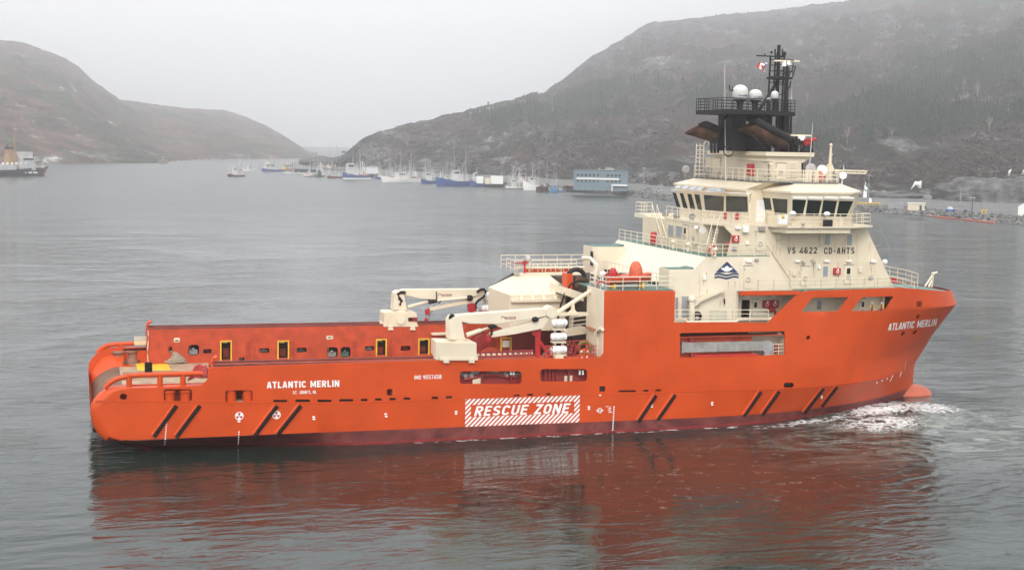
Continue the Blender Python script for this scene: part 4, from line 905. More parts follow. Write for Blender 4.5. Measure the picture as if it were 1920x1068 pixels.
# wheelhouse body: walls vertical to the sill, windows leaning outwards, sloped visor and flat roof
XA, XW, YW, YN = 58.75, 60.2, -10.6, -5.45
sill, head, roofz = 18.95, 20.75, 21.75
fl = [(XA+.35, 10.2), (XA+.35, YN), (XW+.55, YN), (XW+.55, YW+.15), (66.0, YW+.15), (69.0, -7.), (69.0, 10.2)]
def off(sc): return [(x-(sc if x < 62 else -sc), y+(-sc if y < -5.6 else (sc if y > 5 else 0))) for x, y in fl]
m = MB(); rings = [(off(0), BZ), (off(0), sill-.15), (off(.42), head+.12), (off(.55), head+.14), (off(.55), head+.3), ([(XA+1.5, 8.6), (XA+1.5, YN-1.0), (XW+1.6, YN-1.2), (XW+1.8, YW+2.2), (66.6, YW+2.2), (67.6, -6.6), (67.6, 8.6)], roofz)]
vs = []; k = len(fl)
for P, z in rings: vs += [(x, y, z) for x, y in P]
m.add(vs, [[r*k+i, r*k+(i+1) % k, (r+1)*k+(i+1) % k, (r+1)*k+i] for r in range(len(rings)-1) for i in range(k)]+[list(range(k)), list(range((len(rings)-1)*k, len(rings)*k))])
wb = m.build('wheelhouse', 'beige', ship, smooth=15)
def slab(name, P, fr, gl, t0=.03, fw=.05, nudge=None):
    P = [Vector(p) for p in P]; nn = (P[1]-P[0]).cross(P[3]-P[0]).normalized()
    if nn.dot(CAM-P[0]) < 0: nn = -nn
    c = sum(P, Vector())/4; Q = [p+(p-c).normalized()*fw for p in P]
    m = MB(); m.prism([q+nn*t0*.1 for q in Q], nn*t0); m.mi = 1; m.prism([p+nn*t0*1.1 for p in P], nn*.012); return m.build(name, [fr, gl], wb)
zs0, zs1 = sill-.15, head+.12
def leanx(z): return .42*(z-zs0)/(zs1-zs0)
def aft_win(x_, pts):       # leaning aft-facing windows: meet the sight line with the leaning wall
    P = []
    for px, py in pts:
        q = X(px, py, x_)
        for _ in range(4): q = X(px, py, x_-leanx(q.z))
        P.append(q)
    return P
for pts in (((1269.5, 388), (1277, 390), (1268, 361.5), (1261.5, 360)), ((1282, 390), (1290.5, 391), (1281.5, 362.5), (1275, 361.5)), ((1295, 391), (1304.5, 392.5), (1297, 364), (1289.5, 363)), ((1309, 392.5), (1317, 393.5), (1312, 365), (1302.5, 364)), ((1323, 393.5), (1357, 396.5), (1358, 368), (1320, 365)), ((1362, 397), (1403, 399), (1402, 368.5), (1362, 367))):
    slab('window', aft_win(XA+.35, pts), 'beige', 'glass')
for pts in (((1430.5, 392.5), (1448, 393.5), (1444.5, 371.5), (1428, 370)), ((1453.5, 401.5), (1476.5, 402.5), (1477, 373.5), (1448.5, 371.5))): slab('window', aft_win(XW+.55, pts), 'beige', 'glass')
for pts in (((1485, 403), (1504.5, 403.5), (1511, 375), (1485.5, 374)), ((1510, 403.5), (1534, 404), (1540.5, 376), (1514.5, 375)), ((1539, 404), (1563, 405), (1569, 376.5), (1543.5, 375.5)), ((1567.5, 405), (1586.5, 405.5), (1599.5, 377), (1573, 376.5))):
    P = []
    for px, py in pts:
        q = Y(px, py, YW+.15)
        for _ in range(4): q = Y(px, py, YW+.15-leanx(q.z))
        P.append(q)
    slab('window', P, 'beige', 'glass')
# roof windows in the visor
rp = [Vector(p) for p in ((XA+.35-.55, 0, head+.3), (XA+1.5, 0, roofz))]
def visor(px, py):
    d = ray(px, py); t_ = rp[1]-rp[0]; nn = Vector((-t_.z, 0, t_.x)); s_ = (rp[0]-CAM).dot(nn)/d.dot(nn); return CAM+d*s_
for pts in (((1263, 352.5), (1273, 353.5), (1279.5, 348), (1271, 347.5)), ((1276, 354), (1287, 355), (1294, 349), (1282.5, 348.5)), ((1289.5, 355), (1301, 356.5), (1307.5, 350.5), (1297, 349.5)), ((1303.5, 356.5), (1313.5, 357.5), (1320, 351.5), (1310.5, 351)), ((1322.5, 358), (1358, 360.5), (1359, 353.5), (1328.5, 352.5))): slab('roof_window', [visor(*p) for p in pts], 'cream', 'paneglass', .02, .02)
m = MB()
for pts in ((1258, 356.5, 1358, 362.5),): m.tube(X(1259, 356, XA-.3), X(1405, 363.5, XA-.3), .05, 5)
m.build('gutter', 'white', wb)
m = MB()
for a, b_ in ((1487, 1512), (1516, 1542), (1546, 1571), (1575, 1600)): p, q = Y(a, 371, YW-.5), Y(b_, 372, YW-.5); m.tube(p, q, .11, 6)
m.build('sun_blind', 'white', wb)
m = MB(); a = rect_on('a', XW+.5, 1420, 366, 1428.5, 410); m.box(XA+1., XA+1.9, YN-.06, YN-.01, BZ+.15, BZ+2.2); m.build('door', 'white', wb)
m = MB(); a = rect_on('s', -10.95, 1458, 402.5, 1473.5, 419.5); plate(m, 's', -10.95, [(a[0], a[2]), (a[1], a[2]), (a[1], a[3]), (a[0], a[3])], 0, .35); m.build('control_box', 'white', bd)
m = MB(); a = rect_on('s', -10.95, 1543, 412, 1560, 424); plate(m, 's', -10.95, [(a[0], a[2]), (a[1], a[2]), (a[1], a[3]), (a[0], a[3])], 0, .12); m.build('notice_board', 'black', bd)
for px, py in ((1468, 406), (1506, 420)): m = MB(); m.ball(Y(px, py, -11.3), .16); m.build('indicator_lamp', 'yellow' if px < 1500 else 'steel', bd)
for px, py in ((1486.5, 400), (1550.5, 401)): m = MB(); m.ball(Y(px, py, -10.9), .28, 6, 10, (1.2, .8, .8)); m.tube(Y(px, py, -10.9), Y(px, py+8, -10.9), .06); m.build('searchlight', 'white', bd)
for px, py in ((1249, 400), (1270, 404), (1300, 405)): m = MB(); p = X(px, py, 54.6); m.lathe(p, [(.1, -.25), (.3, 0), (.3, .3)], 12, (-.7, -.5, -.2)); m.build('floodlight', 'steel', bd)
m = MB(); m.box(58.9, 59.0, -3.3, -2.9, 18.1, 18.75); p = X(1355, 404, XA); m.box(XA+.2, XA+.33, p.y-.15, p.y+.15, p.z-.35, p.z+.35); m.build('fire_extinguisher', 'red', wb)
m = MB(); m.sweep([X(px, py, XA-.2) for px, py in ((1413, 361), (1407, 364), (1406, 380), (1407, 410))], .06, 6); m.build('drain_pipe', 'cream', wb)
# ------------------------------------------------------------------ monkey island: rails, funnel house, lights
RZ = roofz
m = MB(); m.prism([(60.0, 8.9, RZ), (60.0, -6.2, RZ), (61.6, -8.6, RZ), (66.5, -8.6, RZ), (67.5, -6.5, RZ), (67.5, 8.9, RZ)], (0, 0, .08)); md = m.build('monkey_deck', mat('dark roof deck', (.16, .16, .15), .8), ship)
m = MB(); rail(m, [(60., 8.8, RZ), (60.0, -6.2, RZ), (61.6, -8.5, RZ), (66.5, -8.5, RZ), (67.5, -6.5, RZ)], 1.15, 2, .04, 1.3); rail(m, [(64., -8.3, RZ), (66.4, -8.3, RZ)], 1.15, 4, .035, .5); m.build('railing', 'cream', md)
FX0, FX1, FYS, FYP, FZ = 61.2, 65.7, -4.5, 7.2, 24.15
m = MB(); m.box(FX0, FX1-.7, FYS, FYP, RZ, FZ-.02); m.prism([(FX1-.7, FYS, RZ), (FX1-.3, FYS, RZ), (FX1-.9, FYS, FZ-.6), (FX1-.7, FYS, FZ-.6)], (0, .3, 0)); m.prism([(FX1-.7, FYS+.02, FZ-.6), (FX1+.2, FYS+.02, FZ-.02), (FX1-.7, FYS+.02, FZ-.02)], (0, .3, 0)); fh = m.build('funnel_house', 'beige', ship)
m = MB(); m.box(FX0-.35, FX1+.25, FYS-.35, FYP+.5, FZ, FZ+.38); m.build('funnel_house_roof', 'beige', fh)
m = MB(); m.box(FX0-.2, FX1+.1, FYS-.2, FYP+.3, FZ+.385, FZ+.4); m.build('soot_covered_deck', 'soot', fh)
m = MB()
p = X(1409, 318, FX0-.02); m.box(FX0-.25, FX0-.005, p.y-.55, p.y+.55, p.z-.55, p.z+.55); m.build('fire_hose_locker', 'red', fh)
def louv(kind, c, b_):
    a = rect_on(kind, c, *b_); m = MB(); plate(m, kind, c, [(a[0], a[2]), (a[1], a[2]), (a[1], a[3]), (a[0], a[3])], .0, .05)
    for i in range(9): z = a[2]+.08+(a[3]-a[2]-.16)*i/8; plate(m, kind, c, [(a[0]+.06, z-.03), (a[1]-.06, z-.03), (a[1]-.06, z+.04), (a[0]+.06, z+.04)], .05, .1)
    m.build('louvre', 'cream', fh)
louv('s', FYS, (1474, 304, 1494, 334)); louv('a', FX0, (1324, 296, 1335, 320))
door(fh, 's', FYS, 1454, 306, 1472, 336, 'cream'); door(fh, 'a', FX0, 1339, 296, 1352, 328, 'beige', False, False); door(fh, 'a', FX0, 1432, 304, 1447, 332, 'beige', False, False)
m = MB(); m.tube(X(1375, 297, FX0-.3), X(1450, 302, FX0-.3), .06, 5); m.sweep([X(px, py, FX0-.7) for px, py in ((1446.5, 310), (1444, 306), (1441.5, 308), (1441, 345))], .08, 6); m.build('pipework', 'cream', fh)
m = MB(); y0, y1 = X(1305, 300, 60.4).y, X(1319, 300, 60.4).y      # caged ladder
for y in (y0, (y0+y1)/2, y1): m.tube((60.4, y, RZ), (60.4, y, 25.2), .05, 5)
for z in np.arange(RZ+.3, 25.2, .42): m.tube((60.4, y0, z), (60.4, y1, z), .03, 4)
m.sweep([(60.4, y1, 25.2), (60.7, y1, 25.6), (61, y1, 25.1)], .05, 5); m.build('caged_ladder', 'cream', fh)
m = MB(); rail(m, [(FX1+.1, FYS-.2, FZ+.4), (FX0-.2, FYS-.2, FZ+.4), (FX0-.2, FYP+.2, FZ+.4)], 1.1, 2, .035, 1.2); rail(m, [(FX1+.1, FYS-.2, FZ+.4), (FX1+.1, 2, FZ+.4)], 1.1, 2, .035, 1.2); m.build('railing', 'black', fh)
# fore signal post with light boom
m = MB(); a = Y(1555, 338, -6); b_ = Y(1558, 272, -6); m.tube(a, b_, .2, 10, .1); m.tube(Y(1548, 345, -6), Y(1552, 308, -6), .09); m.ball(b_, .16); m.tube(Y(1557, 290, -6), Y(1561, 290, -6), .08); m.prism([Y(px, py, -6.05) for px, py in ((1557, 300), (1565, 318), (1557, 322))], (0, .2, 0))
for dy in (0, 5): m.tube(Y(1565, 319+dy, -6), Y(1624, 321+dy*.9, -6), .07, 5)
for i in range(6): m.tube(Y(1567+i*10, 319, -6), Y(1572+i*10, 325, -6), .04, 4); m.tube(Y(1572+i*10, 325, -6), Y(1577+i*10, 320, -6), .04, 4)
m.build('signal_post', 'beige', md)
m = MB(); m.ball(Y(1533, 333, -6.5), .62, 8, 12, (1, 1, 1.15)); m.tube(Y(1533, 340, -6.5), Y(1533, 350, -6.5), .3, 10); m.build('compass_binnacle', mat('orange red', (.5, .07, .04), .4), md)
for (px, py, r_, ax) in ((1520, 317, .5, (-.3, -1, .2)), (1541, 320, .5, (-.2, -1, .5)), (1580, 329, .35, (-.3, -1, 0)), (1286, 317, .4, (-.5, -1, 0)), (1328, 320, .4, (-.5, -1, 0))):
    m = MB(); p = Y(px, py, -6.2) if px > 1400 else X(px, py, 60.2); m.lathe(p, [(r_*.4, -.4), (r_, 0), (r_, .2), (r_*.7, .22)], 14, ax); m.tube(p, p-Vector((0, -.1, 1.0)), .06); m.build('searchlight', 'white' if px > 1530 else 'steel', md)
for px in (1512, 1518, 1530): m = MB(); p = Y(px, 349, -7); m.tube(p, p+Vector((0, 0, 1.5)), .22, 10); m.build('vent_mushroom', 'cream', md)
for a, b_, yy in (((1360.5, 340), (1358.5, 121), 0), ((1516, 336), (1524, 230), -5.5), ((1484, 190), (1484.5, 168), -2), ((1582, 320), (1582, 308), -6)): m = MB(); m.tube(Y(*a, yy), Y(*b_, yy), .055, 5, .025); m.build('whip_aerial', 'radome', md)
# ------------------------------------------------------------------ black mast with exhausts, platforms, radomes
m = MB(); zf = FZ+.4; MP = Y(1425, 208, 0).z
for x0, x1, y0, y1 in ((58.9+0, 61.6, -.5, 3.2), ): pass
def col(px0, px1, y0, y1, z0, z1, x=None):
    a, b_ = Y(px0, 250, y0), Y(px1, 250, y0); m.box(a.x, b_.x, y0, y1, z0, z1)
col(1372, 1400, -1.2, 1.8, zf, MP); col(1403, 1447, -.6, 2.4, zf, MP); 
for px, yy in ((1463, -1.5), (1476, -1), (1482, .8), (1457, 1)): p = Y(px, 250, yy); m.tube((p.x, yy, zf), (p.x, yy, MP), .22 if px < 1470 else .13, 8)
p = Y(1471, 250, -1.8); m.box(p.x-.3, p.x+.3, -2.1, -1.5, zf, MP); m.tube((p.x, -1.8, MP), (p.x, -1.8, Y(1471, 122, -1.8).z), .24, 10, .17)
m.prism([Y(1360, 213, -3.4)*1, Y(1491, 218, -3.4), Y(1491, 210, -3.4), Y(1360, 205, -3.4)], (0, 6.4, 0))
mast = m.build('mast', 'soot', ship, smooth=20)
m = MB(); a, b_ = Y(1361, 206, -3.3), Y(1490, 211, -3.3); rail(m, [a, b_], 1.15, 3, .035, .7); rail(m, [a+Vector((0, 6, 0)), b_+Vector((0, 6, 0))], 1.15, 3, .035, .9); rail(m, [a, a+Vector((-.2, 6, 0))], 1.15, 3, .035, .9); rail(m, [b_, b_+Vector((.2, 6, 0))], 1.15, 3, .035, .9); m.build('railing', 'black', mast)
m = MB()      # lattice top
xs = [Y(px, 150, 0).x for px in (1446, 1463)]; zt = Y(1455, 104, 0).z
for x in xs:
    for y in (-.5, .5): m.tube((x, y, MP), (x+.1, y, zt), .09, 6)
for i, z in enumerate(np.arange(MP+2.8, zt, .55)):
    m.tube((xs[0], -.5, z), (xs[1], -.5, z), .05, 5); m.tube((xs[0], .5, z), (xs[1], .5, z), .05, 5)
    if i % 2: m.tube((xs[0], -.5, z), (xs[1], -.5, z+.55), .04, 4)
for px in (1457, 1459.5): p = Y(px, 150, 0); m.tube((p.x, 0, MP), (p.x, 0, zt+1.), .12, 6)
m.tube(Y(1424, 206, -1.), Y(1459, 150, -.4), .16, 8)
m.tube(Y(1418.5, 104.5, 0), Y(1470, 107, 0), .07, 6); m.tube(Y(1434, 104, 0), Y(1434, 100.5, 0), .06); m.tube(Y(1457, 107, 0), Y(1471, 104, 0), .1, 6)
for px, py in ((1453.5, 92), (1461, 93), (1467, 92), (1457.5, 99)): m.tube(Y(px, 107, 0), Y(px, py, 0), .08, 6)
m.ball(Y(1470.5, 100.5, 0), .22); m.ball(Y(1446.5, 98.5, 0), .14)
m.build('lattice_mast', 'black', mast); m = MB()
a, b_ = Y(1462, 143, -2), Y(1486, 145, -2); m.prism([a, b_, b_+Vector((0, 0, -.2)), a+Vector((0, 0, -.2))], (0, 2.6, 0)); rail(m, [Y(1474, 143, -2), b_, b_+Vector((.3, 2.4, 0))], 1.6, 2, .05, .8); m.tube(b_, Y(1492, 124, -2), .06); m.tube(b_+Vector((-.5, 0, 0)), Y(1489, 124, -2), .05)
m.sweep([Y(px, py, -1.5) for px, py in ((1474, 172), (1481, 163), (1482.5, 152))], .07, 6)
m.build('radar_platform', 'black', mast); m = MB()
m.sweep([Y(px, py, -3) for px, py in ((1374, 171), (1368, 168), (1367.5, 159))], .06, 6); m.tube(Y(1374, 163, -3), Y(1374, 172, -3), .05)
m.build('sensor_arm', 'black', mast); m = MB()
for z in (MP+1.6, MP+2.6, MP+3.6): m.tube((xs[1], 0, z), (Y(1471, 200, -1.7).x, -1.7, z), .06, 5)
m.build('mast_strut', 'black', mast)
def radar(a, b_, yy, par):
    m = MB(); p, q = Y(*a, yy), Y(*b_, yy); m.prism([p, q, q+Vector((0, 0, .15)), p+Vector((0, 0, .15))], (0, .14, 0)); m.build('radar_scanner', 'cream', par)
    m = MB(); c = p.lerp(q, .5); m.tube(c-Vector((0, -.1, 0)), c-Vector((0, -.1, .45)), .4, 12, .5); m.build('radar_gearbox', 'white', par)
radar((1452, 115.5), (1500, 116.5), -1.6, mast); radar((1483, 255), (1522, 256), -3.5, mast)
m = MB(); p = Y(1494, 262, -3.4); m.tube((p.x, -3.4, zf), (p.x, -3.4, p.z+.3), .2, 8); m.box(p.x-.45, p.x+.45, -3.8, -3., p.z-.5, p.z+.1); m.build('radar_pedestal', 'black', mast)
m = MB(); p = Y(1513, 266, -3.8); m.box(p.x-.36, p.x+.32, -4.1, -3.5, p.z-.38, p.z+.3); m.tube(Y(1517, 265, -3.8), Y(1530, 260.5, -3.8), .12, 8); m.ball(Y(1529, 261, -3.8), .17); m.build('fire_monitor', 'red', mast)
m = MB(); m.tube((p.x, -3.8, zf), (p.x, -3.8, p.z-.3), .75, 10, .35); m.build('monitor_pedestal', 'black', mast)
def radome(px, py0, py1, w, yy, txt=True):
    c = Y(px, py1, yy); r_ = w/2; h = Y(px, py0, yy).z-c.z; m = MB(); prof = [(r_*.86, 0), (r_, h*.12), (r_, h*.55)]
    for i in range(1, 7): t_ = i/6*math.pi/2; prof.append((max(.02, r_*math.cos(t_)), h*.55+h*.45*math.sin(t_)))
    m.lathe(c, prof, 20); rd = m.build('radome', 'radome', mast, smooth=60)
    m = MB(); m.tube((c.x, yy, MP), (c.x, yy, c.z-.3), .3 if w > 1 else .18, 10); m.tube((c.x, yy, c.z-.3), (c.x, yy, c.z), .3, 12, r_*.8); m.build('radome_pedestal', 'black', mast)
    if txt:
        v_, f_ = text2d('intellian', .02); a0 = -1.0; m = MB()
        m.add([(c.x+(r_+.02)*math.sin(a0+1.5*a+.35), yy-(r_+.02)*math.cos(a0+1.5*a+.35), c.z+h*.2+h*.14*b2) for a, b2 in v_], f_); m.build('radome_lettering', 'navy', mast, smooth=0, fix=False)
radome(1387.5, 159, 187, 1.5, -2.2); radome(1416, 167.5, 188, 1.28, -2.2); radome(1452.5, 170.5, 185, .72, -2.2, False); radome(1441, 183.5, 188, .42, -1, False)
m = MB()
for yy, pr in ((3.0, (((1293, 265), (1300, 233), 0),)),): pass
def pipe(a, b_, ya, yb, r_, name='exhaust_pipe', mt='rust'):
    p, q = Y(*a, ya), Y(*b_, yb); d = (q-p).normalized(); m = MB(); e = q+d*r_*.3
    n_ = 16; qt = d.to_track_quat('Z', 'Y'); vs = []
    L_ = (q-p).length
    for i, (t_, rr_) in enumerate(((0, r_), (.55, r_), (.56, r_*1.05), (.62, r_*1.05), (.63, r_), (1, r_))):
        for j in range(n_):
            w = qt @ Vector((rr_*math.cos(2*math.pi*j/n_), rr_*math.sin(2*math.pi*j/n_), 0)); s_ = (w.z*-1.2 if i == 5 else 0)
            vs.append(p+d*(L_*t_+s_)+w)
    for j in range(n_):
        w = qt @ Vector((r_*.86*math.cos(2*math.pi*j/n_), r_*.86*math.sin(2*math.pi*j/n_), 0)); vs.append(p+d*(L_+w.z*-1.2)+w)
    for j in range(n_):
        w = qt @ Vector((r_*.86*math.cos(2*math.pi*j/n_), r_*.86*math.sin(2*math.pi*j/n_), 0)); vs.append(p+d*(L_*.8)+w)
    m.add(vs, [[i*n_+j, i*n_+(j+1) % n_, (i+1)*n_+(j+1) % n_, (i+1)*n_+j] for i in range(7) for j in range(n_)]+[list(range(n_)), list(range(7*n_, 8*n_))]); return m.build(name, mt, mast, smooth=40)
pipe((1390, 268), (1303, 241), 2., 2., .78); pipe((1400, 264), (1316, 230), 1.2, 1.2, .33, mt='soot')
pipe((1470, 268), (1405, 236), -2.6, -2.6, .82); pipe((1480, 262), (1412, 224), -3.2, -3.2, .42, mt='soot')
m = MB(); m.sweep([Y(px, py, -2.4) for px, py in ((1470, 253), (1480, 256), (1486, 262), (1486.5, 287))], .3, 10); m.build('exhaust_bend', 'rust', mast, smooth=60)
m = MB()
for px, y0, y1 in ((1334, 246, 287), (1340, 240, 287), (1346, 250, 287)): m = MB(); m.tube(Y(px, y0, 1.4), Y(px, y1, 1.4), .13, 6); m.build('exhaust_bracket', 'black', mast)
for a, b_, yy, r_ in (((1364, 214), (1347, 237), -1, .12), ((1412, 255), (1440, 287), -3.3, .12), ((1448, 207), (1432, 224), -3, .08)): m = MB(); m.tube(Y(*a, yy), Y(*b_, yy), r_, 6); m.build('mast_strut', 'black', mast)
m = MB(); m.torus(Y(1366, 283, -4.6), .5, .06, (0, 1, 0), 18, 5); m.box(*sorted((Y(1342, 245, 1).x, Y(1348, 245, 1).x)), 1, 1.3, Y(1345, 249, 1).z, Y(1345, 243, 1).z); m.build('exhaust_bracket', 'black', mast)
m = MB(); tri = [Y(px, py, -1.25) for px, py in ((1399, 227), (1405, 230), (1399, 233))]; m.prism(tri, (0, -.03, 0)); m.build('funnel_mark', 'letter', mast)
m = MB()
for a, b_ in (((1400, 160), (1426, 110)), ((1411, 163), (1440, 108))): m.tube(Y(*a, -.3), Y(*b_, -.3), .018, 4)
m.build('halyard', 'steel', mast)
m = MB()
for a, b_, ya, yb in (((1616, 365), (1624, 324), -5, -6), ((1636, 372), (1626, 324), -5, -6)): m.tube(Y(*a, ya), Y(*b_, yb), .025, 4)
m.tube(Y(1640, 395, -6), Y(1682, 505, -6), .025, 4); m.build('stay_wire', 'steel', md)

# small fittings that clutter the deckhouse walls: conduits, cable trays, junction boxes, vents, rust weeps
RW = mat('rust weep', (.40, .22, .10), .8, .3)
rq = np.random.default_rng(3)
for px, py0, py1 in ((1312, 508, 598), (1388, 490, 545), (1455, 432, 476), (1540, 430, 462), (1608, 440, 535), (1640, 470, 537), (1530, 485, 535)):
    yy = -9.63 if px < 1400 else VS-.03; m = MB(); m.tube(Y(px, py0, yy), Y(px-.5, py1, yy), .035, 5); m.build('conduit', 'cream', dh if px < 1400 else uh)
for px, py, w_, h_, mt in ((1320, 520, .3, .4, 'white'), (1418, 487, .35, .2, 'grey'), (1459, 445, .3, .4, 'cream'), (1488, 512, .35, .45, 'cream'), (1535, 500, .25, .35, 'white'), (1612, 505, .3, .5, 'cream'), (1632, 520, .4, .3, 'grey'), (1520, 430, .5, .18, 'white'), (1575, 430, .5, .18, 'white'), (1400, 455, .3, .3, 'white'), (1376, 466, .4, .35, 'grey')):
    yy = -9.6 if px < 1425 and py > 480 else VS; u_, v_ = onp('s', yy, px, py); m = MB(); plate(m, 's', yy, rrect(u_-w_/2, u_+w_/2, v_-h_/2, v_+h_/2, .04), 0, .16); m.build('junction_box', mt, dh if yy < -9 else uh)
for q in range(26):
    px = rq.uniform(1440, 1640); py = rq.uniform(428, 520); u_, v_ = onp('s', VS, px, py)
    if u_ > 69.2+(17.8-v_)*.55: continue
    L_ = rq.uniform(.4, 1.4); m = MB(); m.add([(u_-.03, VS-.006, v_), (u_+.03, VS-.006, v_), (u_+.008, VS-.006, v_-L_), (u_-.008, VS-.006, v_-L_)], [[0, 1, 2, 3]]); m.build('rust_weep', RW, uh, smooth=0, fix=False)
for q in range(12):
    px = rq.uniform(1310, 1385); py = rq.uniform(490, 585); u_, v_ = onp('s', -9.6, px, py); L_ = rq.uniform(.4, 1.2); m = MB(); m.add([(u_-.03, -9.607, v_), (u_+.03, -9.607, v_), (u_+.008, -9.607, v_-L_), (u_-.008, -9.607, v_-L_)], [[0, 1, 2, 3]]); m.build('rust_weep', RW, dh, smooth=0, fix=False)
m = MB(); 
for z_ in (14.2, 16.0): m.tube((59.5, VS-.005, z_), (70.0+(17.8-z_)*.5, VS-.005, z_), .012, 4)
m.tube((64.4, VS-.005, 12.1), (64.4, VS-.005, 17.6), .012, 4); m.build('weld_seam', 'beige', uh)
m = MB()
for px in (1385.5,): m.tube(Y(1306, 553, -9.605), Y(1386, 551, -9.605), .012, 4)
m.build('weld_seam', 'cream', dh)
for px, py in ((1262, 468), (1290, 470), (1340, 474)): m = MB(); p = X(px, py, 53.6); m.lathe((53.6, p.y, CZ), [(.16, 0), (.16, .55), (.28, .6), (.28, .8), (.1, .9)], 10); m.build('vent_mushroom', 'cream', uh)
# ================================================================== things carried by the ship
def c4(x, y): return (680+x/4.174, 520+y/4.174)
def crane_face(mb, pts, y0, y1):
    P = [Y(*c4(*p), y0) for p in pts]; return mb.prism(P, (0, y1-y0, 0))
def macg(par, x0, y0, x1, y1, yy):
    m = MB(); c = Y(*c4(x0-14, (y0+y1)/2), yy); m.sweep([c+Vector((.14*math.cos(t), -.012, .14*math.sin(t))) for t in np.linspace(0, math.pi, 7)], .03, 4)
    v_, f_, lr = stroke_text('MACGREGOR', .2, .12, .1); a, b2 = Y(*c4(x0, y1), yy), Y(*c4(x1, y0), yy)
    m.mi = 1; m.add([(a.x+(b2.x-a.x)*u, yy-.012-.004*k, a.z+(b2.z-a.z)*w) for (u, w), k in zip(v_, lr)], f_); m.build('maker_lettering', ['navy', mat('faded red lettering', (.3, .1, .12), .6)], par, smooth=0, fix=False)
p = Y(858, 672, -9.9)
cn = thing('deck_crane', 'cream knuckle boom crane riding on the near cargo rail, boom folded forward', 'crane', (p.x, -9.9, 6.7), 0, 'deck cranes on the cargo rails')
m = MB(); crane_face(m, [(590, 505), (893, 512), (893, 615), (905, 620), (905, 640), (600, 640), (590, 620)], -11.15, -8.7); base = m.build('crane_base', 'beige', cn, bevel=.05)
m = MB(); 
for a in (0, 200): crane_face(m, [(640+a, 640), (672+a, 640), (680+a, 668), (640+a, 668), (632+a, 664)], -11.3, -11.0)
crane_face(m, [(605, 625), (900, 625), (900, 648), (605, 648)], -11.2, -11.0); m.build('bogie_frame', 'beige', base)
m = MB(); a = Y(*c4(575, 560), -11.05); m.box(a.x, a.x+.5, -11.05, -10.2, a.z-.9, a.z+.6); m.build('control_panel', 'cream', base)
m = MB(); crane_face(m, [(683, 335), (705, 305), (755, 300), (775, 330), (790, 420), (803, 488), (685, 488)], -10.6, -9.1); a = Y(*c4(745, 498), -9.85); m.lathe(a, [(.75, -.25), (.75, .25)], 16); m.build('crane_column', 'cream', cn, bevel=.05)
m = MB(); crane_face(m, [(715, 305), (765, 293), (1400, 246), (1470, 246), (1497, 268), (1490, 292), (1330, 325), (1050, 365), (840, 362), (770, 345), (725, 330)], -10.35, -9.4); bo = m.build('crane_boom', 'cream', cn, bevel=.04); macg(bo, 1112, 305, 1200, 328, -10.35)
m = MB(); a = Y(*c4(1480, 272), -10.45); m.lathe(a, [(.5, 0), (.5, 1.2)], 18, (0, 1, 0)); m.build('boom_joint', 'cream', bo)
m = MB(); crane_face(m, [(1490, 285), (1445, 350), (1412, 395), (1390, 404), (1200, 442), (1010, 470), (1003, 442), (1340, 345), (1440, 300)], -10.25, -9.5); m.build('jib', 'cream', cn, bevel=.03)
m = MB(); m.tube(Y(*c4(812, 450), -9.9), Y(*c4(925, 412), -9.9), .2, 10); m.tube(Y(*c4(925, 412), -9.9), Y(*c4(1030, 378), -9.9), .12, 8); m.mi = 1; m.ball(Y(*c4(1018, 384), -10.1), .3, 6, 8, (1.4, .6, .7)); m.ball(Y(*c4(1350, 327), -10.4), .26, 6, 8, (1.3, .6, .9)); m.build('lifting_ram', ['cream', 'black'], cn)
m = MB(); m.sweep([Y(*c4(x, y), -10.4) for x, y in ((1010, 385), (1012, 420), (1005, 450))], .1, 6); m.ball(Y(*c4(700, 312), -10.3), .3); m.build('hydraulic_hose', 'rubber', cn)
m = MB(); crane_face(m, [(975, 450), (1005, 448), (1008, 490), (992, 508), (975, 500)], -10.1, -9.7); m.build('hook_block', 'red', cn, bevel=.05)
m = MB(); m.tube(Y(*c4(1440, 240), -9.9), Y(*c4(1470, 244), -9.9), .16, 8); m.build('black_sheave', 'black', bo)
p = Y(752, 614, 9.8)
cn = thing('deck_crane', 'cream knuckle boom crane on the far cargo rail with red hook hanging below its jib', 'crane', (p.x, 9.8, 7.1), 0, 'deck cranes on the cargo rails')
m = MB(); crane_face(m, [(170, 280), (185, 272), (420, 275), (427, 290), (427, 365), (440, 375), (435, 388), (165, 388), (160, 372), (170, 360)], 8.75, 11.); base = m.build('crane_base', 'beige', cn, bevel=.05)
m = MB()
for a in (0, 172): crane_face(m, [(207+a, 380), (235+a, 380), (243+a, 412), (200+a, 412)], 8.6, 8.85)
m.build('bogie_frame', 'beige', base)
m = MB(); a = Y(*c4(300, 330), 8.7); m.tube(a, a+Vector((0, -.1, 0)), .45, 14); b2 = Y(*c4(200, 320), 8.72); m.box(b2.x-.05, b2.x+.05, 8.68, 8.75, b2.z-.5, b2.z+.5); m.build('hatch_cover', 'cream', base)
m = MB(); b2 = Y(*c4(372, 328), 8.74); m.box(b2.x-.2, b2.x+.2, 8.7, 8.76, b2.z-.18, b2.z+.18); m.build('notice', 'black', base); m = MB(); b2 = Y(*c4(405, 328), 8.74); m.box(b2.x-.3, b2.x+.3, 8.7, 8.76, b2.z-.2, b2.z+.2); m.build('notice', 'darkred', base)
m = MB(); crane_face(m, [(250, 125), (275, 105), (320, 112), (335, 190), (347, 255), (240, 255)], 9.2, 10.6); a = Y(*c4(296, 266), 9.9); m.lathe(a, [(.75, -.25), (.75, .25)], 16); m.build('crane_column', 'cream', cn, bevel=.05)
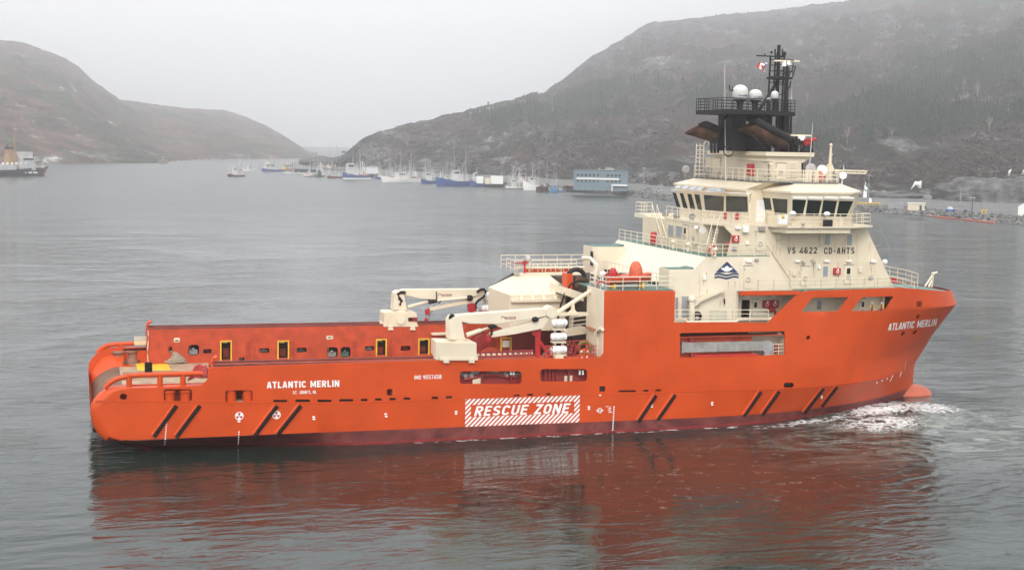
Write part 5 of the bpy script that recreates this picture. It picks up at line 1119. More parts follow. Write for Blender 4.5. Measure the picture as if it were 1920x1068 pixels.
m = MB(); crane_face(m, [(285, 108), (320, 95), (925, 90), (962, 105), (952, 135), (860, 155), (610, 178), (450, 165), (330, 140)], 9.4, 10.3); bo = m.build('crane_boom', 'cream', cn, bevel=.04); macg(bo, 618, 128, 698, 148, 9.4)
m = MB(); crane_face(m, [(535, 235), (830, 172), (940, 130), (955, 140), (900, 195), (700, 228), (530, 262)], 9.5, 10.1); m.build('jib', 'cream', cn, bevel=.03)
m = MB(); m.tube(Y(*c4(352, 230), 9.8), Y(*c4(520, 186), 9.8), .17, 10); m.mi = 1; m.tube(Y(*c4(515, 190), 9.6), Y(*c4(575, 178), 9.6), .26, 8); m.ball(Y(*c4(838, 160), 9.3), .35, 6, 8, (1, .6, .9)); m.mi = 0; m.tube(Y(*c4(575, 182), 9.3), Y(*c4(825, 158), 9.3), .1, 8); m.build('lifting_ram', ['cream', 'black'], cn)
m = MB(); m.sweep([Y(*c4(x, y), 9.2) for x, y in ((895, 115), (920, 95), (950, 92), (966, 110), (950, 150), (905, 180), (885, 205), (890, 240))], .13, 8); m.sweep([Y(*c4(x, y), 9.2) for x, y in ((290, 215), (305, 185), (285, 160), (275, 130), (300, 116), (335, 118))], .16, 6); m.sweep([Y(*c4(x, y), 9.2) for x, y in ((578, 110), (580, 190), (600, 202), (612, 180))], .06, 5); m.build('hydraulic_hose', 'rubber', cn, smooth=60)
m = MB(); crane_face(m, [(497, 250), (520, 243), (528, 265), (520, 295), (500, 295), (494, 275)], 9.6, 10.0); m.tube(Y(*c4(498, 295), 9.8), Y(*c4(497, 345), 9.8), .03, 4); m.ball(Y(*c4(497, 330), 9.8), .2); m.tube(Y(*c4(497, 340), 9.8), Y(*c4(497, 375), 9.8), .08, 6); m.build('hook_block', 'red', cn, bevel=.03)
m = MB(); m.sweep([Y(*c4(x, y), 9.7) for x, y in ((530, 245), (560, 222), (575, 245), (540, 262), (520, 300), (522, 325), (505, 335))], .03, 4); m.build('hoist_cable', 'black', cn)
# life raft canisters on their racks
def raft(px, py, yy, label):
    c = Y(px, py, yy); t_ = thing('life_raft', label, 'life raft', tuple(c), 0, 'white life raft canisters on the racks')
    m = MB(); m.lathe((-.72, 0, 0), [(.10, 0), (.24, .03), (.31, .1), (.335, .2), (.335, .68), (.345, .69), (.345, .75), (.335, .76), (.335, 1.24), (.31, 1.34), (.24, 1.41), (.10, 1.44)], 20, (1, 0, 0)); m.build('canister', 'white', t_, world=False, smooth=50)
    m = MB()
    for x in (-.36, .36): m.lathe((x-.02, 0, 0), [(.34, 0), (.34, .04)], 18, (1, 0, 0))
    m.build('strap', 'grey', t_, world=False)
for px, py, d in ((1048.5, 605.3, 'top'), (1047.5, 631, 'middle'), (1047.5, 655.3, 'bottom')): raft(px, py, -10.35, f'white life raft canister at the {d} of the near rack beside the orange block')
for px, py, d in ((917.5, 553.5, 'top'), (915, 577.5, 'lower')): raft(px, py, 9.9, f'white life raft canister at the {d} of the far rack behind the winch house')
m = MB()
for px in (1041, 1055): m.prism([Y(px-2, py, -10.1) if i < 2 else Y(px+2, py, -10.1) for i, py in enumerate((675, 612, 612, 675))], (0, .15, 0))
for py in (619, 643, 667): m.prism([Y(px, y_, -10.5) for px, y_ in ((1036, py), (1062, py), (1062, py-3), (1036, py-3))], (0, .6, 0)); m.tube(Y(1041, py-6, -10.1), Y(1055, py-16, -10.1), .05, 5)
m.prism([Y(px, y_, -10.7) for px, y_ in ((1040, 674), (1058, 674), (1055, 664), (1042, 664))], (0, .6, 0)); m.build('raft_rack', 'beige', ship)
m = MB()
for px in (909, 918): m.tube(Y(px, 590, 10.2), Y(px, 548, 10.2), .14, 6)
for py in (560, 585): m.tube(Y(906, py, 9.6), Y(922, py, 9.6), .08, 6)
for px, py in ((906, 579), (924, 554)): m.ball(Y(px, py, 10.6), .33, 6, 10, (1.4, 1, 1))
m.build('raft_rack', 'beige', ship)
# rescue boat on the block
c = Y(1178, 542, -9.0)
rb = thing('rescue_boat', 'orange rescue boat under a lashed cover on the deck above the orange block', 'rescue boat', (c.x, -9., bt), 0)
def orf(col): return mat('orange boat', col, .5, .12, 2)
OB = orf((.55, .06, .02))
x0, x1 = Y(1140, 540, -9).x, Y(1219, 540, -9).x
m = MB(); vs = []; st = 9
for i in range(st):
    t_ = i/(st-1); x = x0+(x1-x0)*t_; w = 1.05*(1-(abs(t_-.42)/.62)**3); zk = bt+.3+.25*t_**3; zt2 = bt+1.05+.25*t_**2
    for yy, z in ((0, zk), (w*.7, zk+.2), (w, zt2-.25), (w, zt2), (w*.75, zt2+.02), (0, zt2-.1), (-w*.75, zt2+.02), (-w, zt2), (-w, zt2-.25), (-w*.7, zk+.2)): vs.append((x, -9+yy, z))
m.add(vs, [[i*10+j, i*10+(j+1) % 10, (i+1)*10+(j+1) % 10, (i+1)*10+j] for i in range(st-1) for j in range(10)]+[list(range(10)), list(range((st-1)*10, st*10))]); m.build('boat_hull', OB, rb, smooth=50)
m = MB(); c = Y(1191.5, 520, -9); m.lathe((c.x, -9, bt+1.0), [(.55, 0), (.62, .3), (.56, .75), (.4, 1.15), (.22, 1.32), (.05, 1.36)], 9); m.build('canvas_cover', mat('faded orange canvas', (.52, .12, .06), .85, .2, 3), rb, smooth=40)
m = MB(); c = Y(1149.5, 506, -9)
for dx in (-.5, .5):
    for dy in (-.4, .4): m.sweep([(c.x+dx*1.1, -9+dy, bt+1.), (c.x+dx, -9+dy, c.z-.45), (c.x+dx*.2, -9+dy*.2, c.z)], .055, 6)
m.sweep([(c.x-.55, -9.4, c.z-.45), (c.x+.55, -9.4, c.z-.45), (c.x+.55, -8.6, c.z-.45), (c.x-.55, -8.6, c.z-.45)], .05, 6, True); m.build('lifting_frame', 'red', rb)
m = MB(); m.lathe((c.x, -9, bt+1.0), [(.3, 0), (.35, .4), (.2, .75), (.05, .8)], 9); m.build('steering_console', 'red', rb)
m = MB(); m.box(x0+.3, x0+.5, -9.6, -8.4, bt, bt+.4); m.box(x1-1., x1-.8, -9.6, -8.4, bt, bt+.5); m.build('boat_cradle', 'yellow', rb)
m = MB(); p = Y(1130.5, 513, -8); m.tube((p.x, -8, bt), (p.x, -8, p.z), .08); m.ball(p, .3, 6, 10, (1, 1, .8)); m.build('dome_lamp', 'white', ship)
m = MB(); m.sweep([(43.2, -7.2, bt+.2), (43.3, -7.2, bt+1.9), (43., -6.4, bt+2.4), (42.4, -5.9, bt+2.4)], .18, 8); m.build('vent_pipe', 'cream', ship, smooth=60)
m = MB(); q = [Y(px, py, -9.9) for px, py in ((1118, 537), (1124, 527), (1132, 529), (1141, 532))]; m.sweep(q, .09, 6); m.build('hose_bundle', 'red', ship)
# life rings
def ring(c, rr_, ax, label):
    t_ = thing('life_ring', label, 'life ring', tuple(c), 0, 'orange life rings hung on the rails'); m = MB(); m.torus((0, 0, 0), rr_, rr_*.26, ax, 24, 8); m.build('ring', mat('life ring orange', (.55, .09, .03), .5), t_, world=False)
    m = MB(); q = Vector(ax).to_track_quat('Z', 'Y')
    for a in range(4): m.sweep([q @ Vector((rr_*math.cos(R(45+90*a)+d), rr_*math.sin(R(45+90*a)+d), 0)) for d in (-.12, .12)], rr_*.275, 8)
    m.build('band', 'white', t_, world=False)
ring(Y(1336.5, 468.5, -9.7), .36, (0, 1, 0), 'orange life ring hung on the upper deck railing below the stairs')
ring(Y(1095.5, 664, -10.4), .38, (0, 1, 0), 'orange life ring on the red railing beside the near life raft rack')
ring(Y(235, 660, 10.4), .38, (0, 1, 0), 'orange life ring hanging in the far stern corner behind the capstans')
# coil of rope heaped on deck
c = Z(331, 680, DK); rp_ = thing('rope_pile', 'heap of thick grey brown mooring rope piled on the deck against the far rail', 'rope', tuple(c))
m = MB(); pts = []
for i in range(150): t_ = i*.42; rr_ = .95*(1-.55*i/150)+.12*math.sin(i*1.7); pts.append((rr_*1.35*math.cos(t_), .7*rr_*math.sin(t_), .08+1.05*(i/150)**.9+.07*math.sin(i*2.3)))
m.sweep(pts, .1, 6); m.ball((0, 0, .3), .85, 6, 10, (1.2, .7, .8)); m.sweep([(.9, -.2, .1), (1.6, -.3, .08), (2.4, -.1, .08), (3.2, .3, .08)], .08, 6); m.build('rope_coil', 'rope', rp_, world=False, smooth=60)
# flags
def flag(name, label, pts, yy, nx, ny, paint, mats):
    P = [Y(*p, yy) for p in pts]; t_ = thing(name, label, 'flag', tuple(P[0]), 0); m = MB(); n1 = nx+1
    vs = []
    for j in range(ny+1):
        for i in range(nx+1):
            u, w = i/nx, j/ny; q = P[0]*(1-u)*(1-w)+P[1]*u*(1-w)+P[2]*u*w+P[3]*(1-u)*w; q = q+Vector((0, .12*math.sin(u*7+w*2), 0)); vs.append(q)
    m.v = [tuple(p) for p in vs]
    for j in range(ny):
        for i in range(nx): m.f.append([j*n1+i, j*n1+i+1, (j+1)*n1+i+1, (j+1)*n1+i]); m.m.append(paint((i+.5)/nx, (j+.5)/ny))
    o = m.build('cloth', mats, t_, smooth=60, fix=False); sm = o.modifiers.new('thickness', 'SOLIDIFY'); sm.thickness = .012; return t_
def in_leaf(u, w): return 2 if inside(((u-.5)/.22*1.0, (.5-w)/.40), LEAF[:-1]) else (1 if .27 < u < .76 else 0)
flag('national_flag', 'red and white flag with a red maple leaf flying from the mast halyard', ((1424, 116), (1437, 123), (1433.5, 135), (1419, 127)), -.4, 44, 26, lambda u, w: {2: 0, 1: 1, 0: 0}[in_leaf(u, w)] if u < .95 else 1, ['red', 'letter'])
flag('provincial_flag', 'small blue white and red flag behind the maple leaf flag on the mast', ((1437.5, 113), (1440, 118), (1439, 125), (1434, 122)), -.2, 12, 8, lambda u, w: (0 if u < .5 and abs(u*1.2-.3-(w-.5)) > .12 and abs(w-.5) > .1 else (1 if (abs(w-.5) > .32 or u < .5) else 2)), [mat('flag blue', (.03, .05, .28), .7), 'letter', 'red'])
flag('company_flag', 'limp white flag with green corner hanging from the forward light boom', ((1623, 340), (1628, 347), (1626, 371), (1619, 371)), -6, 10, 18, lambda u, w: 0 if (w < .16+.25*u and u > .3) else (2 if .38 < w-.25*u < .46 else 1), ['green', 'letter', 'navy'])
# crew
def crew(px, py, yy, label, face, arms):
    z0_ = 9.36; t_ = thing('person', label, 'person', (0, 0, 0)); hd = Y(px, py, yy); x = hd.x; t_.location = (x, yy, z0_)
    sc = (hd.z-z0_)/1.86
    def B(*a): return Vector(a)*sc
    jo = {'pel': ((0, 0, .95), .16), 'sp': ((0, 0, 1.2), .17), 'ch': ((0, 0, 1.4), .18), 'nk': ((0, 0, 1.53), .07), 'hd0': ((0, 0, 1.62), .085), 'hd1': ((0, 0, 1.76), .09)}
    ed = [('pel', 'sp'), ('sp', 'ch'), ('ch', 'nk'), ('nk', 'hd0'), ('hd0', 'hd1')]
    for s, nm in ((-1, 'l'), (1, 'r')):
        el, wr = arms[0 if s < 0 else 1]
        jo.update({nm+'s': ((s*.2, 0, 1.42), .085), nm+'e': (el, .065), nm+'w': (wr, .045), nm+'h': ((s*.1, 0, .9), .11), nm+'k': ((s*.11, .02, .5), .08), nm+'a': ((s*.12, 0, .09), .055), nm+'t': ((s*.13, -.15, .05), .05)})
        ed += [('ch', nm+'s'), (nm+'s', nm+'e'), (nm+'e', nm+'w'), ('pel', nm+'h'), (nm+'h', nm+'k'), (nm+'k', nm+'a'), (nm+'a', nm+'t')]
        wv = Vector(wr); d = (wv-Vector(el)).normalized()
        for f_ in range(4):
            k0 = f'{nm}f{f_}'; b0 = wv+d*.07+Vector((.018*(f_-1.5), 0, .004)); tip = b0+d*(.05+.01*(f_ in (1, 2)))+Vector((0, .015, -.03)); jo[k0] = (tuple(b0), .014); jo[k0+'t'] = (tuple(tip), .009); ed += [(nm+'w', k0), (k0, k0+'t')]
        th = wv+d*.03+Vector((-s*.045, 0, .01)); jo[nm+'th'] = (tuple(th), .012); ed.append((nm+'w', nm+'th'))
    names = list(jo); me = bpy.data.meshes.new('body'); rot = Matrix.Rotation(face, 3, 'Z')
    me.from_pydata([rot @ B(*jo[k][0]) for k in names], [(names.index(a), names.index(b2)) for a, b2 in ed], [])
    o = bpy.data.objects.new('body', me); COL.objects.link(o); o.parent = t_
    sk = o.modifiers.new('skin', 'SKIN'); 
    if not me.skin_vertices: me.attributes
    for i, k in enumerate(names): me.skin_vertices[0].data[i].radius = (jo[k][1]*sc,)*2
    me.skin_vertices[0].data[0].use_root = True
    ss = o.modifiers.new('sub', 'SUBSURF'); ss.levels = 1; ss.render_levels = 2
    me.materials.append(M['workred'])
    dg = bpy.context.evaluated_depsgraph_get(); m2 = bpy.data.meshes.new_from_object(o.evaluated_get(dg)); o.modifiers.clear(); o.data = m2
    for mm_ in ('workred', 'skin', 'hivis'): pass
    m2.materials.clear(); 
    for q in ('workred', 'skin', 'hivis', 'rubber'): m2.materials.append(M[q])
    inv = rot.inverted()
    for p_ in m2.polygons:
        c_ = inv @ p_.center/sc; p_.use_smooth = True
        if c_.z > 1.54: p_.material_index = 1
        elif c_.z < .12: p_.material_index = 3
        elif (1.28 < c_.z and abs(c_.x) > .12) or abs(c_.x) > .19 and c_.z > 1.0: p_.material_index = 2
        if min((c_-Vector(arms[k][1])).length for k in (0, 1)) < .1 or min((c_-Vector(arms[k][1])-(Vector(arms[k][1])-Vector(arms[k][0])).normalized()*.08).length for k in (0, 1)) < .1: p_.material_index = 1
    def put(mb, nm, mt, parent=t_): 
        mb.v = [tuple(rot @ (Vector(v_)*sc)) for v_ in mb.v]; return mb.build(nm, mt, parent, world=False, smooth=60)
    m = MB(); m.lathe((0, -.0, 1.735), [(.125, -.02), (.125, .0), (.115, .06), (.085, .11), (.03, .135)], 14); m.prism([(-.1, -.09, 1.725), (.1, -.09, 1.725), (.07, -.18, 1.715), (-.07, -.18, 1.715)], (0, 0, .015)); put(m, 'hard_hat', 'white')
    m = MB(); m.ball((0, -.1, 1.655), .018, 4, 6, (.8, 1.2, 1)); 
    for s in (-1, 1): m.ball((s*.092, 0, 1.66), .025, 4, 6, (.4, .8, 1.2))
    put(m, 'face_feature', 'skin')
    m = MB()
    for s in (-1, 1): m.ball((s*.035, -.085, 1.69), .011, 4, 6)
    m.prism([(-.03, -.09, 1.612), (.03, -.09, 1.612), (.03, -.088, 1.62), (-.03, -.088, 1.62)], (0, .02, 0)); put(m, 'face_marking', 'darkred')
    return t_
crew(1634.7, 565.8, -9.35, 'person in white hard hat and yellow sleeved red vest, nearer the door', R(15), (((-.3, -.02, 1.16), (-.27, -.12, .93)), ((.3, -.02, 1.16), (.25, -.14, .95))))
crew(1652.8, 566.3, -9.25, 'person in white hard hat leaning on the rail at the right of the opening', R(-25), (((-.3, -.08, 1.18), (-.14, -.3, 1.12)), ((.31, -.1, 1.18), (.16, -.3, 1.1))))
# ================================================================== WATER
wm = bpy.data.materials.new('harbour water'); wm.use_nodes = True; t = wm.node_tree; n = t.nodes; l = t.links.new
b = n['Principled BSDF']; b.inputs['IOR'].default_value = 1.33; b.inputs['Specular IOR Level'].default_value = .5
g = n.new('ShaderNodeNewGeometry')
def N(typ, **k):
    q = n.new(typ)
    for a, v_ in k.items(): setattr(q, a, v_)
    return q
def val(x): return x
def math_(op, a, b_=None, c=None):
    q = N('ShaderNodeMath', operation=op)
    for i, v_ in enumerate((a, b_, c)):
        if v_ is None: continue
        if isinstance(v_, (int, float)): q.inputs[i].default_value = v_
        else: l(v_, q.inputs[i])
    return q.outputs[0]
def noi(sc, mp=(1, 1, 1), rot=0, det=4, rough=.55, dist=0):
    q = N('ShaderNodeMapping'); q.inputs['Scale'].default_value = mp; q.inputs['Rotation'].default_value = (0, 0, rot); l(g.outputs['Position'], q.inputs[0])
    a = N('ShaderNodeTexNoise'); a.inputs['Scale'].default_value = sc; a.inputs['Detail'].default_value = det; a.inputs['Roughness'].default_value = rough; a.inputs['Distortion'].default_value = dist; l(q.outputs[0], a.inputs['Vector']); return a.outputs[0]
def rng(x, a, b_, c=0., d=1., smooth=True):
    q = N('ShaderNodeMapRange'); q.interpolation_type = 'SMOOTHSTEP' if smooth else 'LINEAR'
    for i, v_ in zip((1, 2, 3, 4), (a, b_, c, d)): q.inputs[i].default_value = v_
    l(x, q.inputs[0]); return q.outputs[0]
sp = N('ShaderNodeSeparateXYZ'); l(g.outputs['Position'], sp.inputs[0]); PX, PY = sp.outputs[0], sp.outputs[1]
def dist_to(x, y, sx=1., sy=1., rot=0.):
    dx = math_('SUBTRACT', PX, x); dy = math_('SUBTRACT', PY, y)
    c, s = math.cos(rot), math.sin(rot)
    u = math_('ADD', math_('MULTIPLY', dx, c/sx), math_('MULTIPLY', dy, s/sx)); w = math_('ADD', math_('MULTIPLY', dx, -s/sy), math_('MULTIPLY', dy, c/sy))
    return math_('SQRT', math_('ADD', math_('MULTIPLY', u, u), math_('MULTIPLY', w, w)))
# sea state: calm slick under the ship's lee, rougher towards the open right and beyond the ship
lee = rng(dist_to(34, -22, 52, 15), .55, 1.25)              # 0 in the lee, 1 outside
farf = rng(PY, 60, 420)
right = rng(math_('ADD', PX, math_('MULTIPLY', PY, -.1)), 55, 130)
amp = math_('ADD', math_('ADD', .24, math_('MULTIPLY', lee, .16)), math_('MULTIPLY', right, 1.0))
amp = math_('ADD', math_('MULTIPLY', amp, rng(noi(.022, (1, 1.8, 1), .3, 4, .6, 1.), .34, .66, .4, 1.5)), math_('MULTIPLY', farf, -.05))
w1 = noi(.13, (1, 2.3, 1), .3, 4, .5, 1.8); w2 = noi(.42, (1, 2.0, 1), -.2, 4, .5, 1.6); w3 = noi(1.7, (1, 1.5, 1), .15, 3, .5, .8); w4 = noi(.045, (1, 2.6, 1), .1, 2)
h = math_('ADD', math_('ADD', math_('MULTIPLY', w1, .85), math_('MULTIPLY', w2, .34)), math_('ADD', math_('MULTIPLY', w3, .05), math_('MULTIPLY', w4, .7)))
# ring waves spreading from the bow thruster wash
rd = dist_to(57, -26, 1, .8); rw = math_('MULTIPLY', math_('SINE', math_('ADD', math_('MULTIPLY', rd, 3.3), math_('MULTIPLY', noi(.16, det=3), 15))), math_('MULTIPLY', math_('MULTIPLY', rng(rd, 2, 7), rng(rd, 34, 10)), math_('MULTIPLY', rng(PX, 48, 60), rng(noi(.09, det=3), .35, .6))))
h = math_('ADD', h, math_('MULTIPLY', rw, .075))
h = math_('MULTIPLY', h, amp); h = math_('ADD', h, math_('MULTIPLY', rw, .06))
bp = N('ShaderNodeBump'); bp.inputs['Strength'].default_value = 1; bp.inputs['Distance'].default_value = .42; l(h, bp.inputs['Height']); l(bp.outputs[0], b.inputs['Normal'])
# foam of the thrusters round the bow, a thin line along the hull, torn streaks drifting aft
core = rng(dist_to(73.2, -6.9, 9.5, 4.3, .36), 1.1, .1); tail = rng(dist_to(64, -10.6, 13, 1.5, .22), 1.1, .2); ahead = rng(dist_to(78.5, -7.5, 5.5, 5, .1), 1.1, .1); low = rng(dist_to(69.5, -13, 9, 5.5, .25), 1.1, .1)
mk = math_('MAXIMUM', math_('MAXIMUM', math_('MULTIPLY', core, .92), math_('MULTIPLY', tail, .6)), math_('MAXIMUM', math_('MULTIPLY', ahead, .8), math_('MULTIPLY', low, .7)))
def ridge(sc, mp, rot, d): return math_('SUBTRACT', 1., math_('MULTIPLY', math_('ABSOLUTE', math_('SUBTRACT', noi(sc, mp, rot, 6, .62, d), .5)), 4.2))
ft = math_('ADD', math_('MULTIPLY', ridge(.30, (1, 1.5, 1), -.3, 2.2), .5), math_('ADD', math_('MULTIPLY', ridge(1.0, (1, 1.3, 1), -.2, 1.6), .3), math_('MULTIPLY', noi(2.6, det=5, rough=.7), .34)))
foam = math_('MULTIPLY', rng(math_('SUBTRACT', ft, math_('SUBTRACT', 1.05, math_('MULTIPLY', mk, .58))), -.04, .30), rng(mk, .04, .3))
# veils of pale green aerated water and torn lines farther out
veil = rng(dist_to(72, -17, 24, 14, .15), 1.15, .15)
rid = math_('ABSOLUTE', math_('SUBTRACT', noi(.22, (1, 2.4, 1), .3, 6, .62, 1.6), .5))
lines_ = math_('MULTIPLY', rng(rid, .016, .002), math_('MULTIPLY', rng(noi(.9, det=4), .5, .66), rng(dist_to(50, -25, 48, 18, .0), 1.1, .3)))
scum = math_('MULTIPLY', rng(math_('ABSOLUTE', math_('ADD', PY, 11.3)), .5, .1), math_('MULTIPLY', rng(noi(1.1, (.6, 1, 1), det=5, rough=.7), .5, .62), math_('MULTIPLY', rng(PX, 14, 40), rng(PX, 60, 54))))
foam = math_('MAXIMUM', foam, math_('MAXIMUM', math_('MULTIPLY', lines_, .22), math_('MULTIPLY', scum, .8)))
veilf = math_('MULTIPLY', veil, rng(noi(.2, (1, 2, 1), -.2, 6, .65, 1.5), .38, .66))
def mixc(f, a, c):
    x = N('ShaderNodeMix', data_type='RGBA'); l(f, x.inputs[0])
    for i, q in ((6, a), (7, c)):
        if isinstance(q, tuple): x.inputs[i].default_value = (*q, 1)
        else: l(q, x.inputs[i])
    return x.outputs[2]
body = mixc(rng(noi(.03, det=3), .35, .65), (.005, .013, .011), (.009, .020, .016))
body = mixc(math_('MULTIPLY', veilf, .8), body, (.20, .235, .20))
l(mixc(foam, body, (.72, .74, .73)), b.inputs['Base Color'])
l(math_('ADD', math_('ADD', .04, math_('MULTIPLY', farf, .19)), math_('MULTIPLY', foam, .6)), b.inputs['Roughness'])
me = bpy.data.meshes.new('water'); me.from_pydata([(-3000, -500, 0), (4200, -500, 0), (4200, 4200, 0), (-3000, 4200, 0)], [], [[0, 1, 2, 3]]); me.materials.append(wm)
struct(link(bpy.data.objects.new('water', me), None))
# a low heap of churned water where the thrusters break the surface
def fbm(x, y, z=0, o=4):
    return noise.fractal(Vector((x, y, z)), 1., 2., o)
m = MB(); NX, NY = 90, 46; vs = []
for j in range(NY+1):
    for i in range(NX+1):
        x = 58+28*i/NX; y = -19.5+17*j/NY; d = ((x-72.5)/13)**2+((y+9.5)/8.5)**2; e = max(0, 1-d)
        vs.append((x, y, -.05+e**.7*(.1+.34*abs(fbm(x*.55, y*.8, 3.))+.10*fbm(x*1.9, y*2.3, 9))))
m.v = vs; m.f = [[j*(NX+1)+i, j*(NX+1)+i+1, (j+1)*(NX+1)+i+1, (j+1)*(NX+1)+i] for j in range(NY) for i in range(NX)]; m.m = [0]*len(m.f)
struct(m.build('bow_wash_water', wm, None, smooth=180, fix=False))
# ================================================================== HILLS
def terrain_mat(name, gain=1., rk_=0.):
    m = bpy.data.materials.new(name); m.use_nodes = True; t = m.node_tree; n = t.nodes; l = t.links.new; b = n['Principled BSDF']; b.inputs['Roughness'].default_value = .95; b.inputs['Specular IOR Level'].default_value = .1
    g = n.new('ShaderNodeNewGeometry')
    def nn(sc, det=6, r_=.6, mp=(1, 1, 1)):
        q = n.new('ShaderNodeMapping'); q.inputs['Scale'].default_value = mp; l(g.outputs['Position'], q.inputs[0])
        a = n.new('ShaderNodeTexNoise'); a.inputs['Scale'].default_value = sc; a.inputs['Detail'].default_value = det; a.inputs['Roughness'].default_value = r_; l(q.outputs[0], a.inputs['Vector']); return a.outputs[0]
    def rp_(x, st):
        r = n.new('ShaderNodeValToRGB'); l(x, r.inputs[0]); cr = r.color_ramp
        for i, (p, c) in enumerate(st):
            el = cr.elements[i] if i < 2 else cr.elements.new(p)
            el.position = p; el.color = (*c, 1)
        return r.outputs[0]
    def mx_(f, a, c):
        x = n.new('ShaderNodeMix'); x.data_type = 'RGBA'; l(f, x.inputs[0]); l(a, x.inputs[6]); l(c, x.inputs[7]); return x.outputs[2]
    def mr_(x, a, c, d=0., e=1.):
        q = n.new('ShaderNodeMapRange'); q.inputs[1].default_value = a; q.inputs[2].default_value = c; q.inputs[3].default_value = d; q.inputs[4].default_value = e; l(x, q.inputs[0]); return q.outputs[0]
    heath = rp_(nn(.10, 8, .75), [(.34, (.016, .013, .012)), (.46, (.056, .032, .026)), (.55, (.092, .050, .038)), (.68, (.115, .088, .050))])
    grn = rp_(nn(.14, 6, .75), [(.38, (.012, .015, .010)), (.64, (.046, .058, .024))])
    rock = rp_(nn(.13, 9, .8, (1, 1, 2.6)), [(.40, (.035, .034, .033)), (.5, (.17, .165, .16)), (.60, (.44, .43, .41))])
    c = mx_(mr_(nn(.012, 5), .47, .58), heath, grn)
    sx_ = n.new('ShaderNodeSeparateXYZ'); l(g.outputs['True Normal'], sx_.inputs[0])
    sp_ = n.new('ShaderNodeSeparateXYZ'); l(g.outputs['Position'], sp_.inputs[0])
    a = n.new('ShaderNodeMath'); a.operation = 'ADD'; l(mr_(sx_.outputs[2], .82, .35, 0, .14), a.inputs[0]); l(nn(.021, 8, .72, (1, 1, 3.2)), a.inputs[1])
    a2 = n.new('ShaderNodeMath'); a2.operation = 'ADD'; l(a.outputs[0], a2.inputs[0]); l(mr_(sp_.outputs[2], 45, 5, 0, .07), a2.inputs[1])
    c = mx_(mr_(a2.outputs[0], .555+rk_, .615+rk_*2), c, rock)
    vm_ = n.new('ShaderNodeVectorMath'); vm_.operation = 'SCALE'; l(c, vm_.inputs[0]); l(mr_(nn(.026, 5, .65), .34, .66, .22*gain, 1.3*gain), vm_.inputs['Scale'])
    l(vm_.outputs[0], b.inputs['Base Color'])
    bp = n.new('ShaderNodeBump'); bp.inputs['Distance'].default_value = 7; bp.inputs['Strength'].default_value = .9; l(nn(.11, 8, .7), bp.inputs['Height']); l(bp.outputs[0], b.inputs['Normal'])
    return m
TM = terrain_mat('hillside heath rock and scrub', .8); TF = terrain_mat('bare headland rock paled as haze', 1.9, .045); TN = terrain_mat('far headland rock paled as haze', 2.3, .06)  # headlands are pale rock, their colour lightened further to imitate haze
def lerp_list(L_, x):
    for (x0, y0), (x1, y1) in zip(L_[:-1], L_[1:]):
        if x <= x1: return y0+(y1-y0)*max(0, (x-x0))/(x1-x0)
    return L_[-1][1]
def hill(mt_, name, p0, p1, ncol, nrow, shore, skyl, dist, shape, amp, seed, t_max=1.35, z0=1.0):
    """loft from a surveyed shoreline up to a surveyed ridge line, roughened with fractal relief"""
    P = np.zeros((ncol+1, nrow+1, 3)); amp0 = amp
    for i in range(ncol+1):
        px = p0+(p1-p0)*i/ncol
        s = Z(px, lerp_list(shore, px), z0); r = far(px, lerp_list(skyl, px), lerp_list(dist, px))
        amp = amp0*min(1, max(.15, (r.z-8)/70)); ds = math.hypot(s.x-CAM.x, s.y-CAM.y); dr = math.hypot(r.x-CAM.x, r.y-CAM.y)
        ux, uy = (r.x-CAM.x)/dr, (r.y-CAM.y)/dr
        for j in range(nrow+1):
            t_ = t_max*j/nrow; d = ds+(dr-ds)*t_; x, y = CAM.x+ux*d, CAM.y+uy*d
            hgt = s.z+(r.z-s.z)*shape(min(t_, 1), px) if t_ <= 1 else r.z-(t_-1)*(r.z-s.z)*1.1
            e = math.sin(min(1, t_)*math.pi)**.6 if t_ < 1 else .25
            n1 = fbm(x*.006, y*.006, seed, 5); n2 = abs(fbm(x*.018, y*.018, seed+5, 5)); n3 = fbm(x*.06, y*.06, seed+9, 3)
            hgt += amp*e*(.9*n1+.8*(n2-.25)+.22*n3)+(.9*n3+amp*.10*(n2-.2))*(1 if t_ > .05 else 0)
            P[i, j] = (x, y, -3 if j == 0 else max(hgt, .2))
    vs = P.reshape(-1, 3).tolist(); w = nrow+1
    mb = MB(); mb.v = vs; mb.f = [[i*w+j, (i+1)*w+j, (i+1)*w+j+1, i*w+j+1] for i in range(ncol) for j in range(nrow)]; mb.m = [0]*len(mb.f)
    return struct(mb.build(name, mt_, None, smooth=180, fix=False)), P
SH_R = [(560, 299), (600, 299.5), (640, 309), (665, 316), (720, 323), (800, 328), (900, 333), (1000, 338), (1075, 345), (1180, 350), (1260, 357), (1400, 362), (1500, 366), (1620, 370), (1700, 372), (1800, 374), (1920, 376), (2600, 390)]
SK_R = [(560, 300), (588, 297), (600, 294), (625, 297), (640, 294), (655, 282), (675, 263), (700, 251), (740, 243), (800, 227), (850, 216), (880, 204), (930, 192), (980, 181), (1020, 174), (1040, 160), (1075, 135), (1105, 111), (1140, 90), (1165, 75), (1195, 55), (1215, 44), (1290, 36), (1350, 28), (1420, 22), (1500, 13), (1560, 6), (1600, 0), (1700, -14), (1800, -25), (1920, -38), (2600, -90)]
DR_R = [(560, 1420), (640, 1150), (700, 1150), (1010, 1420), (1060, 1900), (1200, 2400), (1500, 2600), (1920, 2350), (2600, 2000)]
def shp(t_, px):
    a = .42*clip01((px-1000)/200); return (1-a)*t_**.8+a*(t_**1.25) if px < 1500 else (t_**(.95))
hr, PR = hill(TM, 'south_hill', 560, 2600, 310, 180, SH_R, SK_R, DR_R, shp, 24, 3.)
SH_L = [(-1500, 338), (-700, 320), (-300, 313), (0, 306.5), (100, 305), (200, 304.5), (290, 304), (340, 299.5), (430, 297)]
